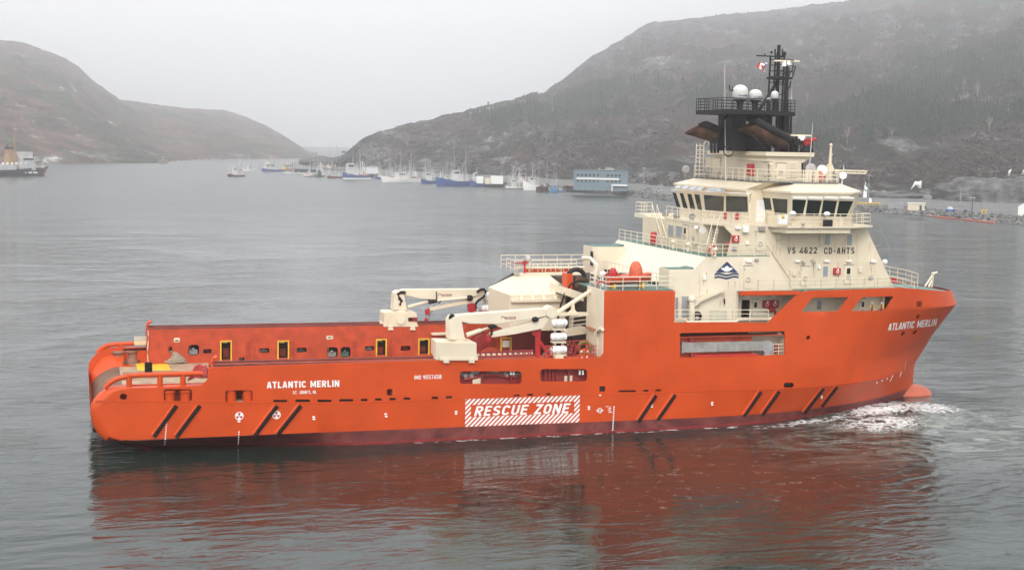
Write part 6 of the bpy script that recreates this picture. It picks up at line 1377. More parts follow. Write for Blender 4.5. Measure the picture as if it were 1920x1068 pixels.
SK_L = [(-1500, 130), (-700, 60), (-300, 60), (0, 76), (25, 77), (60, 87), (110, 104), (150, 126), (170, 150), (200, 170), (222, 186), (260, 215), (300, 250), (350, 290), (430, 296)]
DL = [(-700, 2300), (0, 2400), (222, 2300), (350, 1900), (430, 1700)]
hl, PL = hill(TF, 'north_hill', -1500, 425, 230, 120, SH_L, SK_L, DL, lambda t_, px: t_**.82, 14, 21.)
SH_N = [(200, 298.5), (430, 297), (600, 296.2), (640, 296)]
SK_N = [(150, 178), (222, 186), (260, 191), (300, 197), (350, 202), (420, 207), (460, 219), (500, 236), (530, 253), (560, 272), (585, 290), (592, 295.8), (640, 297)]
DN = [(200, 3000), (430, 2900), (600, 2300), (640, 2200)]
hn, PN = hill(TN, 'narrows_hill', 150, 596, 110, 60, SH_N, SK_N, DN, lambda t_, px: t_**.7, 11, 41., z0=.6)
# ================================================================== TREES ON THE SOUTH HILL
def proj(P):
    d = np.asarray(P)-np.array(CAM); z = d @ np.array(FW); return np.stack([960+FPX*(d @ np.array(RT))/z, 534-FPX*(d @ np.array(UP))/z], -1)
GP = proj(PR.reshape(-1, 3)).reshape(PR.shape[0], PR.shape[1], 2)
def ground_at(px, py):
    """nearest hillside point on the sight line"""
    i = int(np.argmin(np.abs(GP[:, 40, 0]-px))); col = GP[i, :, 1]; best = None
    for j in range(len(col)-1):
        if col[j] >= py > col[j+1]: f = (col[j]-py)/(col[j]-col[j+1]); return Vector(PR[i, j]*(1-f)+PR[i, j+1]*f)
    return Vector(PR[i, int(np.argmin(np.abs(col-py)))])
F1 = [(1470, 275), (1500, 232), (1640, 172), (1700, 125), (1800, 95), (1930, 78), (2060, 60), (2060, 215), (1860, 232), (1780, 252), (1700, 268), (1600, 250), (1540, 285)]
F2 = [(870, 222), (1000, 198), (1150, 150), (1300, 146), (1440, 150), (1470, 172), (1300, 203), (1100, 222), (950, 240)]
def scatter(poly, n_, thr=.0, seed=0):
    xs = [p[0] for p in poly]; ys = [p[1] for p in poly]; out = []; tries = 0
    while len(out) < n_ and tries < n_*12:
        tries += 1
        px, py = RNG.uniform(min(xs), max(xs)), RNG.uniform(min(ys), max(ys))
        if not inside((px, py), poly): continue
        p = ground_at(px, py)
        if fbm(p.x*.012, p.y*.012, 60+seed, 3) < thr+RNG.normal(0, .12): continue
        out.append(p)
    return out
def conifer_tris(p, h, w, rng, tiers=5, k=7):
    V = []; F = []
    a0 = rng.uniform(0, 6.28); lean = rng.normal(0, .03, 2)
    for t_ in range(tiers):
        zb = h*(.06+.82*t_/tiers); zt_ = min(h, zb+h*(.42-.035*t_)); r_ = w*(1-t_/tiers)**.85*rng.uniform(.8, 1.15)
        o = len(V); V.append((p[0]+lean[0]*zt_, p[1]+lean[1]*zt_, p[2]+zt_))
        for i in range(k):
            a = a0+6.283*i/k+t_*.5+rng.normal(0, .15); rr_ = r_*rng.uniform(.55, 1.25); V.append((p[0]+rr_*math.cos(a)+lean[0]*zb, p[1]+rr_*math.sin(a)+lean[1]*zb, p[2]+zb+rng.uniform(-.06, .07)*h))
        for i in range(k):
            if rng.random() > .12: F.append([o, o+1+i, o+1+(i+1) % k])
    return V, F
CM = [mat(f'conifer needles {i}', c, .9, .35, .25, spec=.1) for i, c in enumerate(((.011, .026, .010), (.020, .036, .013), (.008, .019, .010)))]
tw = mat('bare grey brown twigs', (.10, .078, .068), .95, .5, .05, spec=.1)
BK = mat('pale birch bark', (.30, .26, .22), .9, .2, 3)
wood = MB(); rng = np.random.default_rng(11); trees = scatter(F1, 3600, -.08, 0)+scatter(F2, 1300, .0, 4)
for q in range(90):
    px = rng.uniform(1180, 1640); trees.append(ground_at(px, lerp_list(SK_R, px)+rng.uniform(-1, 6)))
for q in range(25):
    px = rng.uniform(860, 1180); trees.append(ground_at(px, lerp_list(SK_R, px)+rng.uniform(0, 9)))
for q_, p in enumerate(trees):
    sk_ = q_ >= len(trees)-115 or p.z > 100 and proj([tuple(p)])[0][1] < lerp_list(SK_R, proj([tuple(p)])[0][0])+12
    h = rng.uniform(2., 4.2) if sk_ else rng.uniform(4, 8.5); V, F = conifer_tris(p, h, h*rng.uniform(.26, .4), rng); wood.mi = int(rng.integers(0, 3)); wood.add(V, F)
o = wood.build('conifer_wood', CM, None, smooth=0, fix=False); o['kind'] = 'stuff'
sc = MB(); FS = [(600, 296), (700, 262), (1020, 185), (1200, 70), (1500, 40), (2060, 20), (2060, 372), (1500, 362), (1000, 336), (700, 320)]
for p in scatter(FS, 11000, .0, 9):
    h = rng.uniform(.8, 2.8); o_ = len(sc.v); sc.mi = int(rng.choice([0, 0, 1, 2]))
    for q in range(9):
        a = rng.uniform(0, 6.28); r0 = h*.9*rng.random()**.5; c_ = np.array((p.x+r0*math.cos(a), p.y+r0*math.sin(a), p.z+h*rng.uniform(.1, .95)*(1-.3*r0/h))); w = h*.34
        for k_ in range(3): sc.v.append(tuple(c_+rng.normal(0, w, 3)*(1, 1, .7)))
        sc.f.append([o_, o_+1, o_+2]); sc.m.append(sc.mi); o_ += 3
tw = [tw, mat('russet twigs', (.062, .030, .024), .95, .5, .06, spec=.1), mat('dull olive scrub', (.022, .022, .014), .95, .5, .06, spec=.1)]
o = sc.build('scrub', tw, None, smooth=0, fix=False); o['kind'] = 'stuff'
def conifer(px, py, h, label):
    p = ground_at(px, py); t_ = thing('conifer_tree', label, 'tree', tuple(p), 0, 'conifers at the lower edge of the wood')
    V, F = conifer_tris((0, 0, 0), h, h*.27, rng, 9, 11); m = MB(); m.add(V, F); m.build('crown', CM[int(rng.integers(0, 3))], t_, world=False, smooth=0, fix=False)
    m = MB(); m.tube((0, 0, -.5), (0, 0, h*.8), h*.025, 6, h*.008); m.build('trunk', 'wood', t_, world=False)
for px, py, h in ((1556, 262, 9), (1580, 247, 8), (1668, 262, 10), (1707, 258, 8), (1726, 252, 9), (1776, 246, 9), (1816, 238, 8), (1884, 222, 10), (1906, 214, 9), (1640, 268, 7), (1740, 222, 9), (1794, 205, 8)):
    conifer(px, py, h, 'dark green conifer standing at the lower edge of the hillside wood')
def bare(px, py, h, label):
    p = ground_at(px, py); t_ = thing('bare_tree', label, 'tree', tuple(p), 0, 'bare pale trees on the hillside')
    m = MB(); m.tube((0, 0, -.5), (.1, 0, h*.55), h*.022, 6, h*.014); m.build('trunk', BK, t_, world=False)
    m = MB()
    for q in range(16):
        a = rng.uniform(0, 6.28); z0_ = h*rng.uniform(.3, .6); e = Vector((math.cos(a)*h*rng.uniform(.1, .24), math.sin(a)*h*.15, h*rng.uniform(.7, 1.))); s_ = Vector((.1, 0, z0_)); m.tube(s_, e, h*.009, 4, h*.004)
        for w in range(3): f_ = s_.lerp(e, rng.uniform(.4, .9)); m.tube(f_, f_+Vector(rng.normal(0, h*.06, 3))+Vector((0, 0, h*.1)), h*.005, 4, h*.003)
    m.build('crown', BK, t_, world=False)
for px, py, h, lb in ((1836, 188, 13, 'tallest bare pale tree, standing inside the dark conifer wood high on the slope'), (1860, 250, 11, 'bare pale tree in brown scrub just below the conifer wood'), (1593, 271, 11, 'bare pale tree on the slope behind the tip of the forward signal post'), (1808, 170, 8, 'thin bare tree beside the tallest pale tree in the wood'), (1895, 225, 8, 'short bare tree where the conifers end near the frame edge'), (1514, 195, 9, 'bare pale tree on the slope just beyond the black mast'), (1654, 128, 9, 'bare pale tree farthest up the slope above the wood'), (1680, 262, 7, 'low bare tree at the foot of the conifer wood'), (1480, 240, 8, 'bare tree seen close beside the black funnel structure'), (1180, 262, 8, 'bare pale tree on the slope straight above the blue office block')):
    bare(px, py, h, lb)
# ================================================================== QUAYS AND SHORE
FRONT = [(600, 312), (640, 323), (690, 331), (800, 341), (905, 349.5), (1055, 357.5), (1140, 363.5), (1250, 376), (1400, 385), (1600, 396), (1700, 402), (1800, 411), (1920, 421), (2600, 470)]
m = MB(); vs = []; NC = 110
for i in range(NC+1):
    px = 600+2000*i/NC; a = Z(px, lerp_list(FRONT, px), 0); u = Vector((a.x-CAM.x, a.y-CAM.y, 0)).normalized(); bk = Z(px, lerp_list(SH_R, px), 1.)+u*45
    sl = 1.2 if 690 < px < 1140 else 7
    vs += [a-u*.5+Vector((0, 0, -2)), a+u*sl+Vector((0, 0, 2.5)), bk.lerp(a, .5)+Vector((0, 0, 2.6-bk.lerp(a, .5).z)), Vector((bk.x, bk.y, 3.2))]
m.add(vs, [[i*4+j, (i+1)*4+j, (i+1)*4+j+1, i*4+j+1] for i in range(NC) for j in range(3)])
struct(m.build('quay', mat('grey quay gravel', (.13, .128, .125), .9, .3, .2), None, smooth=0, fix=False))
def quay_pt(px, py): return Z(px, py, 2.6)
# rock armour along the shore
rk = MB(); rng = np.random.default_rng(5)
for q in range(2600):
    px = rng.uniform(1140, 1960); a = Z(px, lerp_list(FRONT, px), 0); u = Vector((a.x-CAM.x, a.y-CAM.y, 0)).normalized(); d = rng.uniform(-1.5, 7); p = a+u*d; p.z = max(-.2, 2.4*d/7)+rng.uniform(0, .4); r_ = rng.uniform(.35, 1.0)
    o_ = len(rk.v); 
    for dx, dy, dz_ in ((1, 0, 0), (-1, 0, 0), (0, 1, 0), (0, -1, 0), (0, 0, 1), (0, 0, -1)): s_ = r_*rng.uniform(.6, 1.2); rk.v.append((p.x+dx*s_+rng.normal(0, .1), p.y+dy*s_, p.z+dz_*s_*.8+rng.normal(0, .1)))
    for f in ((0, 2, 4), (2, 1, 4), (1, 3, 4), (3, 0, 4), (2, 0, 5), (1, 2, 5), (3, 1, 5), (0, 3, 5)): rk.f.append([o_+i for i in f]); rk.m.append(0)
o = rk.build('rock_armour', mat('broken grey rock', (.15, .147, .14), .9, .6, .45), None, smooth=0, fix=False); o['kind'] = 'stuff'
# rounded rock outcrop behind the yard
def outcrop(px, py, w, h, dep, seed):
    c = quay_pt(px, py); u = Vector((c.x-CAM.x, c.y-CAM.y, 0)).normalized(); r = Vector((u.y, -u.x, 0)); m = MB(); A, B3 = 60, 26; vs = []
    for j in range(B3+1):
        ph = j/B3*math.pi/2
        for i in range(A):
            th = 2*math.pi*i/A; e = abs(math.cos(ph))**.55; d = Vector((math.cos(th)*e, math.sin(th)*e, math.sin(ph)**.8))
            k_ = 1+.20*fbm(d.x*2.2+seed, d.y*2.2, d.z*2, 5)+.05*fbm(d.x*9, d.y*9+seed, d.z*6, 3); vs.append(c+u*dep*(1+d.y*k_)+r*(w*d.x*k_)+Vector((0, 0, h*d.z*k_-.5)))
    m.add(vs, [[j*A+i, j*A+(i+1) % A, (j+1)*A+(i+1) % A, (j+1)*A+i] for j in range(B3) for i in range(A)]); return struct(m.build('rock_outcrop', RKM, None, smooth=180))
RKM = mat('bare grey bedrock', (.095, .094, .092), .85, .75, .22, streak=.95, streakcol=(.02, .02, .02), bump=2.2, bscale=.3)
outcrop(1850, 379, 24, 10, 14, 2.); outcrop(1960, 382, 22, 11, 13, 7.); outcrop(1670, 372, 15, 3.2, 8, 11.)
# ================================================================== BUILDINGS AND YARD
def facing(px, py, z=2.6):
    c = Z(px, py, z); u = Vector((c.x-CAM.x, c.y-CAM.y, 0)).normalized(); return c, math.atan2(u.y, u.x)-math.pi/2
def mpp(c): return (c-CAM).dot(FW)/FPX       # metres per photo pixel at a place
def simple(name, label, cat, px0, px1, py1, h_px, depth, mt, group=None, turn=0, z=2.6, roof=None):
    c, rz = facing((px0+px1)/2, py1, z); k = mpp(c); w = (px1-px0)*k; h = h_px*k
    t_ = thing(name, label, cat, tuple(c), rz+turn, group); m = MB(); m.box(-w/2, w/2, 0, depth, 0, h)
    return t_, m, w, h, k
BLUE = mat('blue grey cladding', (.14, .195, .225), .6, .06, .5)
t_, m, w, h, k = simple('office_building', 'blue grey three storey waterfront office block with white band, below the hillside', 'building', 1075, 1176, 357.5, 37, 16, BLUE, turn=-.04)
m.build('wall', BLUE, t_, world=False)
m = MB(); m.box(-w/2-.15, w/2+.15, -.15, 16.1, h, h+.35); m.build('parapet', mat('dark parapet', (.06, .09, .10), .7), t_, world=False)
m = MB(); m.box(-w/2+1.4, w/2-4.2, -.12, -.01, h*.56, h*.64); m.build('white_band', 'white', t_, world=False)
for row in (.78, .48):
    for i in range(6): m = MB(); x = -w/2+2.+i*1.95; m.box(x-.45, x+.45, -.05, .06, h*row-.55, h*row+.55); m.build('window', 'glass', t_, world=False)
    for i in range(4): m = MB(); x = w/2-9.5+i*1.9; m.box(x-.45, x+.45, -.05, .06, h*row-.55, h*row+.55); m.build('window', 'glass', t_, world=False)
m = MB(); m.box(w/2-7.6, w/2+.05, -1.2, -.02, h*.26, h*.33); m.box(w/2-7.6, w/2-7.1, -1.2, -.02, 0, h*.26); m.build('porch', 'white', t_, world=False)
m = MB(); m.box(w/2-11, w/2-7, 6, 9, h+.35, h+1.3); m.box(-1.5, -.5, 5, 6, h+.35, h+1.2); m.build('roof_unit', 'grey', t_, world=False)
t_, m, w, h, k = simple('storage_shed', 'pale shed with shallow roof behind the trawlers near the point', 'shed', 686, 709, 326, 12, 12, 'white', z=2.2); m.build('wall', mat('pale shed wall', (.62, .63, .64), .7), t_, world=False)
m = MB(); m.prism([(-w/2-.2, -.2, h), (w/2+.2, -.2, h), (w/2+.2, -.2, h+.3), (0, -.2, h+.9), (-w/2-.2, -.2, h+.3)], (0, 12.4, 0)); m.build('roof', 'grey', t_, world=False)
for i, (a, b2, py, hp, mt, lb) in enumerate(((894, 906, 344, 13, 'white', 'white container at the left of the quay row beside the blue boat'), (909, 919, 345, 11, 'cream', 'narrow off white container in the middle of the quay row'), (920, 943, 345, 15, 'white', 'longest white container on the quay behind the red truck'), (1665, 1677.5, 391, 10, 'grey', 'grey container left of its twin by the yard fence'), (1681, 1693.5, 391.5, 10.5, 'grey', 'grey container between its twin and the cream hut'))):
    t_, m, w, h, k = simple('container', lb, 'container', a, b2, py, hp, 2.6, mt, 'containers on the quay'); m.build('container_body', mt, t_, world=False)
    m = MB()
    for q in np.linspace(-w/2, w/2, 12): m.box(q-.04, q+.04, -.04, -.002, .1, h-.1)
    m.build('corrugation', mt, t_, world=False)
t_, m, w, h, k = simple('site_hut', 'long cream site hut with blue door in the yard at right', 'hut', 1702.5, 1733.5, 394.5, 13, 3, 'cream'); m.build('wall', 'beige', t_, world=False)
m = MB(); m.box(-w/2-.2, w/2+.2, -.2, 3.2, h, h+.2); m.build('roof', 'white', t_, world=False); m = MB(); m.box(1.1, 1.9, -.06, -.01, 0, 2.0); m.build('door', 'navy', t_, world=False); m = MB(); m.box(2.9, 3.5, -.05, -.01, 1.0, 1.7); m.build('window', 'glass', t_, world=False)
t_, m, w, h, k = simple('white_tent', 'white tent at the far right end of the quay', 'tent', 1909, 1934, 405, 17, 6, 'white'); m.build('tent_wall', 'white', t_, world=False); m = MB(); m.prism([(-w/2, 0, h), (w/2, 0, h), (0, 0, h+1.3)], (0, 6, 0)); m.build('tent_roof', 'white', t_, world=False)
def vehicle(label, px0, px1, py, hp, body, cab, group='vehicles parked on the quay', cat='truck', name='parked_truck'):
    c, rz = facing((px0+px1)/2, py); k = mpp(c); w = (px1-px0)*k; h = hp*k; t_ = thing(name, label, cat, tuple(c), rz, group)
    m = MB(); m.prism([(-w/2, -.9, .35), (w/2, -.9, .35), (w/2, -.9, h*.55), (w*.42, -.9, h*.62), (-w/2, -.9, h*.62)], (0, 1.8, 0)); m.build('body', body, t_, world=False, bevel=.06)
    m = MB(); m.prism([(-w*.28, -.8, h*.6), (w*.30, -.8, h*.6), (w*.16, -.8, h), (-w*.22, -.8, h)], (0, 1.6, 0)); m.build('cab', cab, t_, world=False, bevel=.05)
    for x in (-w*.32, w*.32):
        for y in (-.92, .75): m = MB(); m.lathe((x, y, .35), [(.36, 0), (.36, .2)], 12, (0, 1, 0)); m.build('wheel', 'rubber', t_, world=False)
    return t_, w, h
vehicle('red truck parked in front of the longest white container', 924, 938, 344.5, 6.5, 'red', 'glass')
vehicle('dark car parked on the quay between the office block and the rocks', 1207, 1224, 358, 5.5, 'grey', 'glass', cat='car', name='parked_car')
vehicle('white car on the quay to the right of the dark car', 1229, 1241, 359.5, 5.5, 'white', 'glass', cat='car', name='parked_car')
for i, (a, b2, py) in enumerate(((1058, 1066, 353.5), (1068, 1075, 354.5))): vehicle(('dark van' if i == 0 else 'dark pickup')+' parked '+('farther from' if i == 0 else 'right against')+' the blue office block', a, b2, py, 5.5, 'black', 'glass', cat='van', name='parked_van')
t_, w, h = vehicle('blue and white telescopic handler with its boom reaching down to the right', 1772, 1791, 398, 10, mat('machine blue', (.05, .13, .32), .5), 'white', None, 'telehandler', 'telehandler')
m = MB(); m.tube((0, -.5, h*.8), (w*1.3, -.5, .9), .2, 6); m.build('boom', 'grey', t_, world=False); m = MB(); m.box(w*1.25, w*1.6, -1, .4, .2, 1.1); m.build('bucket', 'navy', t_, world=False)
def pole(label, px, py0, py1, z=2.6, name='utility_pole', cat='pole', lamp=False, mt='grey', group='poles along the quay'):
    c, rz = facing(px, py0, z); k = mpp(c); h = (py0-py1)*k; t_ = thing(name, label, cat, tuple(c), rz, group); m = MB(); m.tube((0, 0, 0), (0, 0, h), .16, 6, .1); m.build('pole', mt, t_, world=False)
    m = MB()
    if lamp: m.box(-.9, -.25, -.2, .2, h-.1, h+.15); m.box(.25, .9, -.2, .2, h-.1, h+.15); m.tube((-.6, 0, h), (.6, 0, h), .05); m.build('lamp_head', 'white', t_, world=False)
    else: m.box(-1.1, 1.1, -.08, .08, h*.93, h*.96); m.build('crossarm', mt, t_, world=False)
pole('grey utility pole standing between the office block and the ship', 1206, 357, 313); pole('thin pole on the quay left of the office block', 1038, 352, 304); pole('lamp pole behind the white containers', 941, 345, 306, lamp=True, name='lamp_post', cat='lamp post'); pole('black twin headed lamp post in the yard at right', 1822, 402, 371, lamp=True, mt='black', name='lamp_post', cat='lamp post')
pole('pale pole in front of the rounded rock outcrop', 1800, 385, 351); pole('utility pole beyond the forward light boom', 1628, 372, 327); pole('short white lamp on the bank beside the rocks', 1656, 367, 358, lamp=True, mt='white', name='lamp_post', cat='lamp post')
# chain link fence along the yard, and one on the outcrop
def fence(label, pts, h, z=2.6, step=3.):
    P = [Z(px, py, z) if z else None for px, py in pts]; t_ = thing('chain_link_fence', label, 'fence', tuple(P[0])); m = MB(); n_ = 0
    for a, b2 in zip(P[:-1], P[1:]):
        L_ = (b2-a).length; k = max(1, int(L_/step))
        for i in range(k+1):
            if n_ < 95: q = a.lerp(b2, i/k); mm_ = MB(); mm_.tube(q, q+Vector((0, 0, h)), .07, 5); mm_.build('post', 'steel', t_); n_ += 1
        for z_ in np.linspace(.1, h, 5): m.tube(a+Vector((0, 0, z_)), b2+Vector((0, 0, z_)), .035, 4)
        kk = int(L_/1.2)
        for i in range(kk): q = a.lerp(b2, i/kk); m.tube(q, a.lerp(b2, (i+1)/kk)+Vector((0, 0, h)), .016, 3)
    m.build('wire_mesh', 'steel', t_)
fence('long chain link fence running below the rock outcrop at the back of the yard', [(1640, 383), (1730, 386), (1840, 387), (1960, 389)], 2.6, 2.8, 4)
fence('chain link fence behind the cars on the gravel quay', [(1180, 355), (1260, 361), (1340, 366)], 2.2, 2.8, 4)
# floating orange barriers off the rocks
for i, q in enumerate((((1736, 404), (1794, 410), (1800, 404.5), (1748, 399.5)), ((1806, 411), (1864, 417.5), (1865, 411), (1815, 405.5)))):
    P = [Z(px, py, .25) for px, py in q]; t_ = thing('floating_barrier', ['orange floating barrier frame nearer the ship', 'orange floating barrier frame nearer the right edge'][i], 'barrier', tuple(P[0]), 0, 'orange floating barriers off the rocks'); m = MB(); m.sweep([P[1], P[0], P[0]+Vector((0, 0, .4))], .26, 6); m.build('near_boom', mat('orange float', (.62, .12, .06), .6), t_); m = MB(); m.sweep([P[3], P[2], P[2]+(P[1]-P[2])*.9], .24, 6); m.build('far_boom', 'orange', t_)
for a, b2, py in ((1606, 1650, 384.5),): 
    t_ = thing('guard_rail', 'yellow guard rail along the quay edge seen past the bridge wing', 'guard rail', tuple(quay_pt(a, py))); m = MB(); m.tube(quay_pt(a, py)+Vector((0, 0, 1.)), quay_pt(b2, py+2)+Vector((0, 0, 1)), .28, 6); m.build('rail', 'yellow', t_); m = MB()
    for i in range(8): q = quay_pt(a, py).lerp(quay_pt(b2, py+2), i/7); m.tube(q, q+Vector((0, 0, 1)), .15, 5)
    m.build('rail_post', 'yellow', t_)
for px in (1841, 1848): t_ = thing('yellow_bollard', ('yellow post nearer the black lamp post' if px < 1845 else 'yellow post nearer the white tent')+' on the quay', 'bollard', tuple(quay_pt(px, 401)), 0, 'yellow posts on the quay'); m = MB(); m.tube((0, 0, 0), (0, 0, 1.4), .2, 8); m.tube((0, 0, 1.4), (.9, 0, 1.4), .2, 8); m.build('post', 'yellow', t_, world=False)
t_ = thing('storage_tank', 'small white tank on the quay beside the hanging flag', 'tank', tuple(quay_pt(1631.5, 381))); m = MB(); m.lathe((0, 0, 0), [(.6, 0), (.62, 1.4), (.3, 2.1), (.1, 2.2)], 12); m.build('tank', 'white', t_, world=False)
# torn white sheeting caught on the hillside
for lb, pts in (('large torn white sheet draped like a wing on the bank above the yard', ((1705, 358), (1711, 348), (1716, 339.5), (1719.5, 341), (1728, 338.5), (1727.5, 353), (1723, 354), (1719, 348), (1716.5, 347), (1711, 353))), ('narrow torn white sheet on the slope above the rock outcrop', ((1889, 331), (1891, 320), (1897, 316.5), (1895, 322), (1893, 331))), ('white sheet strip at the right edge of the hillside', ((1914, 329), (1919, 318), (1922, 317), (1919, 327)))):
    c = ground_at(pts[0][0], pts[0][1]); d0 = math.hypot(c.x-CAM.x, c.y-CAM.y); P = [far(px, py, d0-1-.4*math.sin(i*2.)) for i, (px, py) in enumerate(pts)]
    t_ = thing('torn_sheet', lb, 'sheet', tuple(P[0]), 0, 'torn white sheets on the hillside'); v_, f_ = cdt([(p[0], -p[1]) for p in pts], []); m = MB(); m.add([far(x, -y, d0-1-.4*math.sin(x*.7)) for x, y in v_], f_); o = m.build('cloth', 'white', t_, smooth=60); so_ = o.modifiers.new('thickness', 'SOLIDIFY'); so_.thickness = .15
# timber pier and small breakwater at the basin mouth
for nm, lb, px0, px1, py, hp in (('timber_pier', 'old timber pier standing on piles at the mouth of the boat basin', 548, 590, 324, 18), ('wharf', 'dark piled wharf in front of the blue office block', 1056, 1140, 362, 6.5), ('wharf', 'dark piled wharf below the white containers', 906, 951, 351.5, 7)):
    a, b2 = Z(px0, py-(3.5 if px0 > 1000 else 1), 0), Z(px1, py+(1.5 if px0 > 1000 else .5), 0); k = mpp(a); h = hp*k; u = (b2-a).normalized(); v_ = Vector((-u.y, u.x, 0)); t_ = thing(nm, lb, 'pier', tuple(a)); m = MB()
    zd = 2.7 if px0 > 600 else 2.2; m.prism([a+Vector((0, 0, zd)), b2+Vector((0, 0, zd)), b2+v_*7+Vector((0, 0, zd)), a+v_*7+Vector((0, 0, zd))], (0, 0, .35)); m.build('deck', 'darkred' if px0 > 1000 else mat('weathered timber', (.13, .12, .11), .9, .3), t_)
    for i in range(int((b2-a).length/2.6)+1):
        q = a+u*2.6*i; m = MB(); m.tube(q-Vector((0, 0, 1)), q+Vector((0, 0, h if px0 < 600 else zd)), .22, 6); m.build('pile', mat('wet pile', (.05, .045, .04), .9) if i == 0 else bpy.data.materials['wet pile'], t_)
    m = MB(); m.prism([a+v_*2+Vector((0, 0, -1)), b2+v_*2+Vector((0, 0, -1)), b2+v_*2+Vector((0, 0, zd)), a+v_*2+Vector((0, 0, zd))], v_*.3); m.build('back_wall', 'black', t_)
t_ = Z(556, 327, 0); m = MB()
for q in range(70): r_ = rng.uniform(.6, 1.6); m.ball(t_+Vector((rng.uniform(-9, 14), rng.uniform(-1, 6), rng.uniform(-.3, .9))), r_, 4, 6, (1.3, 1, .7))
o = m.build('breakwater_rocks', 'grey', None, smooth=30); o['kind'] = 'stuff'
# ================================================================== BOATS
def boat(label, px0, px1, py, hull_c, top_c='white', bow=-1, hgt=None, house=(.35, .6), hh=2.6, masts=((.5, 8),), gantry=None, extra=(), stripe=None, group='fishing boats moored along the quay', cat='fishing boat', name='fishing_boat', fb=None):
    a, b2 = Z(px0, py, 0), Z(px1, py, 0); L_ = (b2-a).length; c = (a+b2)/2; d = (b2-a)/L_; rz = math.atan2(d.y, d.x)+(math.pi if bow < 0 else 0)
    if rng.random() < 2: c = c+Vector((-d.y, d.x, 0))*.5
    t_ = thing(name, label, cat, tuple(c), rz, group); Bm = max(2.2, L_*.15); fb = 1.25*(fb or max(.9, L_*.075)); hh *= 1.22; masts = [(q_, h_*1.08) for q_, h_ in masts]+([(.88, 6.5), (.3, 7.5), (.12, 5)] if L_ > 9 else []); m = MB(); vs = []; st = 12
    def sheer(t): return fb*(.85+.85*max(0, t-.45)**1.5*2.2+.25*max(0, .25-t))
    for i in range(st+1):
        t = i/st; x = -L_/2+L_*t; w = Bm*min(1, (.72+.6*t))*(1-max(0, (t-.5)/.5)**2.4); s_ = sheer(t)
        fl = L_*.06*t**4
        for yy, z, dx in ((0, -.6, 0), (w*.8, -.3, 0), (w*.92, fb*.35, fl*.4), (w, s_, fl), (w*.93, s_, fl), (w*.9, s_-.35, fl), (-w*.9, s_-.35, fl), (-w*.93, s_, fl), (-w, s_, fl), (-w*.92, fb*.35, fl*.4), (-w*.8, -.3, 0)): vs.append((x+dx-L_*.03, yy, z))
    k = 11; m.add(vs, [[i*k+j, i*k+(j+1) % k, (i+1)*k+(j+1) % k, (i+1)*k+j] for i in range(st) for j in range(k)]+[list(range(k)), list(range(st*k, st*k+k))])
    for i, f in enumerate(m.f):
        if i < st*k: j = i % k; m.m[i] = 1 if j in (3, 4, 5, 6, 7) else (2 if j in (0, 1, 9, 10) else (3 if (stripe and j in (2, 8) and i//k > 0) else 0))
    sec = M[hull_c] if isinstance(hull_c, str) else hull_c
    m.build('hull', [sec, M['cream'], M[stripe] if stripe else sec, sec], t_, world=False, smooth=35)
    x0, x1 = -L_/2+L_*house[0], -L_/2+L_*house[1]; zb = sheer((house[0]+house[1])/2)-.3; m = MB(); w = Bm*.62
    m.prism([(x0, -w, zb), (x1, -w, zb), (x1-.3, -w, zb+hh*.6), (x0, -w, zb+hh*.6)], (0, 2*w, 0)); m.prism([(x0+(x1-x0)*.35, -w*.8, zb+hh*.6), (x1-.35, -w*.8, zb+hh*.6), (x1-.6, -w*.8, zb+hh), (x0+(x1-x0)*.35, -w*.8, zb+hh)], (0, 1.6*w, 0)); wl = m.build('wheelhouse', 'dullwhite' if isinstance(top_c, str) and top_c == 'white' else top_c, t_, world=False, bevel=.08)
    m = MB(); m.box(x0+(x1-x0)*.42, x1-.55, -w*.8-.03, w*.8+.03, zb+hh*.7, zb+hh*.88); m.build('window_band', 'glass', wl, world=False)
    for t, h in masts:
        m = MB(); x = -L_/2+L_*t; m.tube((x, 0, zb), (x, 0, zb+h), .13+L_*.004, 6, .09); m.tube((x, 0, zb+h*.55), (x-h*.22, 0, zb+h*.8), .06, 5); m.tube((x, -h*.09, zb+h*.78), (x, h*.09, zb+h*.78), .05, 5); m.ball((x, 0, zb+h*.8), .22, 4, 8); m.tube((x-.5, 0, zb), (x-.3, 0, zb+h*.7), .07, 5); m.tube((x+.6, .2, zb), (x+.6, .2, zb+h*.5), .08, 5); m.build('mast', 'grey' if h > 12 else 'dullwhite', t_, world=False)
    if gantry:
        x = -L_/2+L_*gantry; h = hh*1.25; m = MB()
        for y in (-w, w): m.tube((x, y, fb*.6), (x, y*.8, fb*.6+h), .18, 6); m.tube((x-1.6, y, fb*.6), (x, y*.8, fb*.6+h), .12, 6)
        m.tube((x, -w*.8, fb*.6+h), (x, w*.8, fb*.6+h), .18, 6); m.build('gantry', 'white', t_, world=False)
    m = MB()
    for i in range(7): t = rng.uniform(.12, .85); x = -L_/2+L_*t; m.box(x-.35, x+.35, -.6+rng.uniform(-.5, .3), .2, sheer(t)-.35, sheer(t)+rng.uniform(.2, .9))
    m.build('deck_gear', ['red', 'steel', 'green', 'orange'][int(rng.integers(0, 4))], t_, world=False)
    for (t, z, r_, mt) in extra: m = MB(); m.ball((-L_/2+L_*t, -w*.9, zb+z), r_, 5, 8, (1.6, 1, 1)); m.build('float', mt, t_, world=False)
    m = MB(); n_ = 8
    P = []
    for i in range(n_+1): t = i/n_; w2 = Bm*min(1, (.72+.6*t))*(1-max(0, (t-.5)/.5)**2.4); P.append((-L_/2+L_*t+L_*.06*t**4-L_*.03, -w2*.95, sheer(t)))
    for p in P: m.tube(p, (p[0], p[1], p[2]+.8), .04, 4)
    for p, q in zip(P[:-1], P[1:]): m.tube((p[0], p[1], p[2]+.8), (q[0], q[1], q[2]+.8), .04, 4)
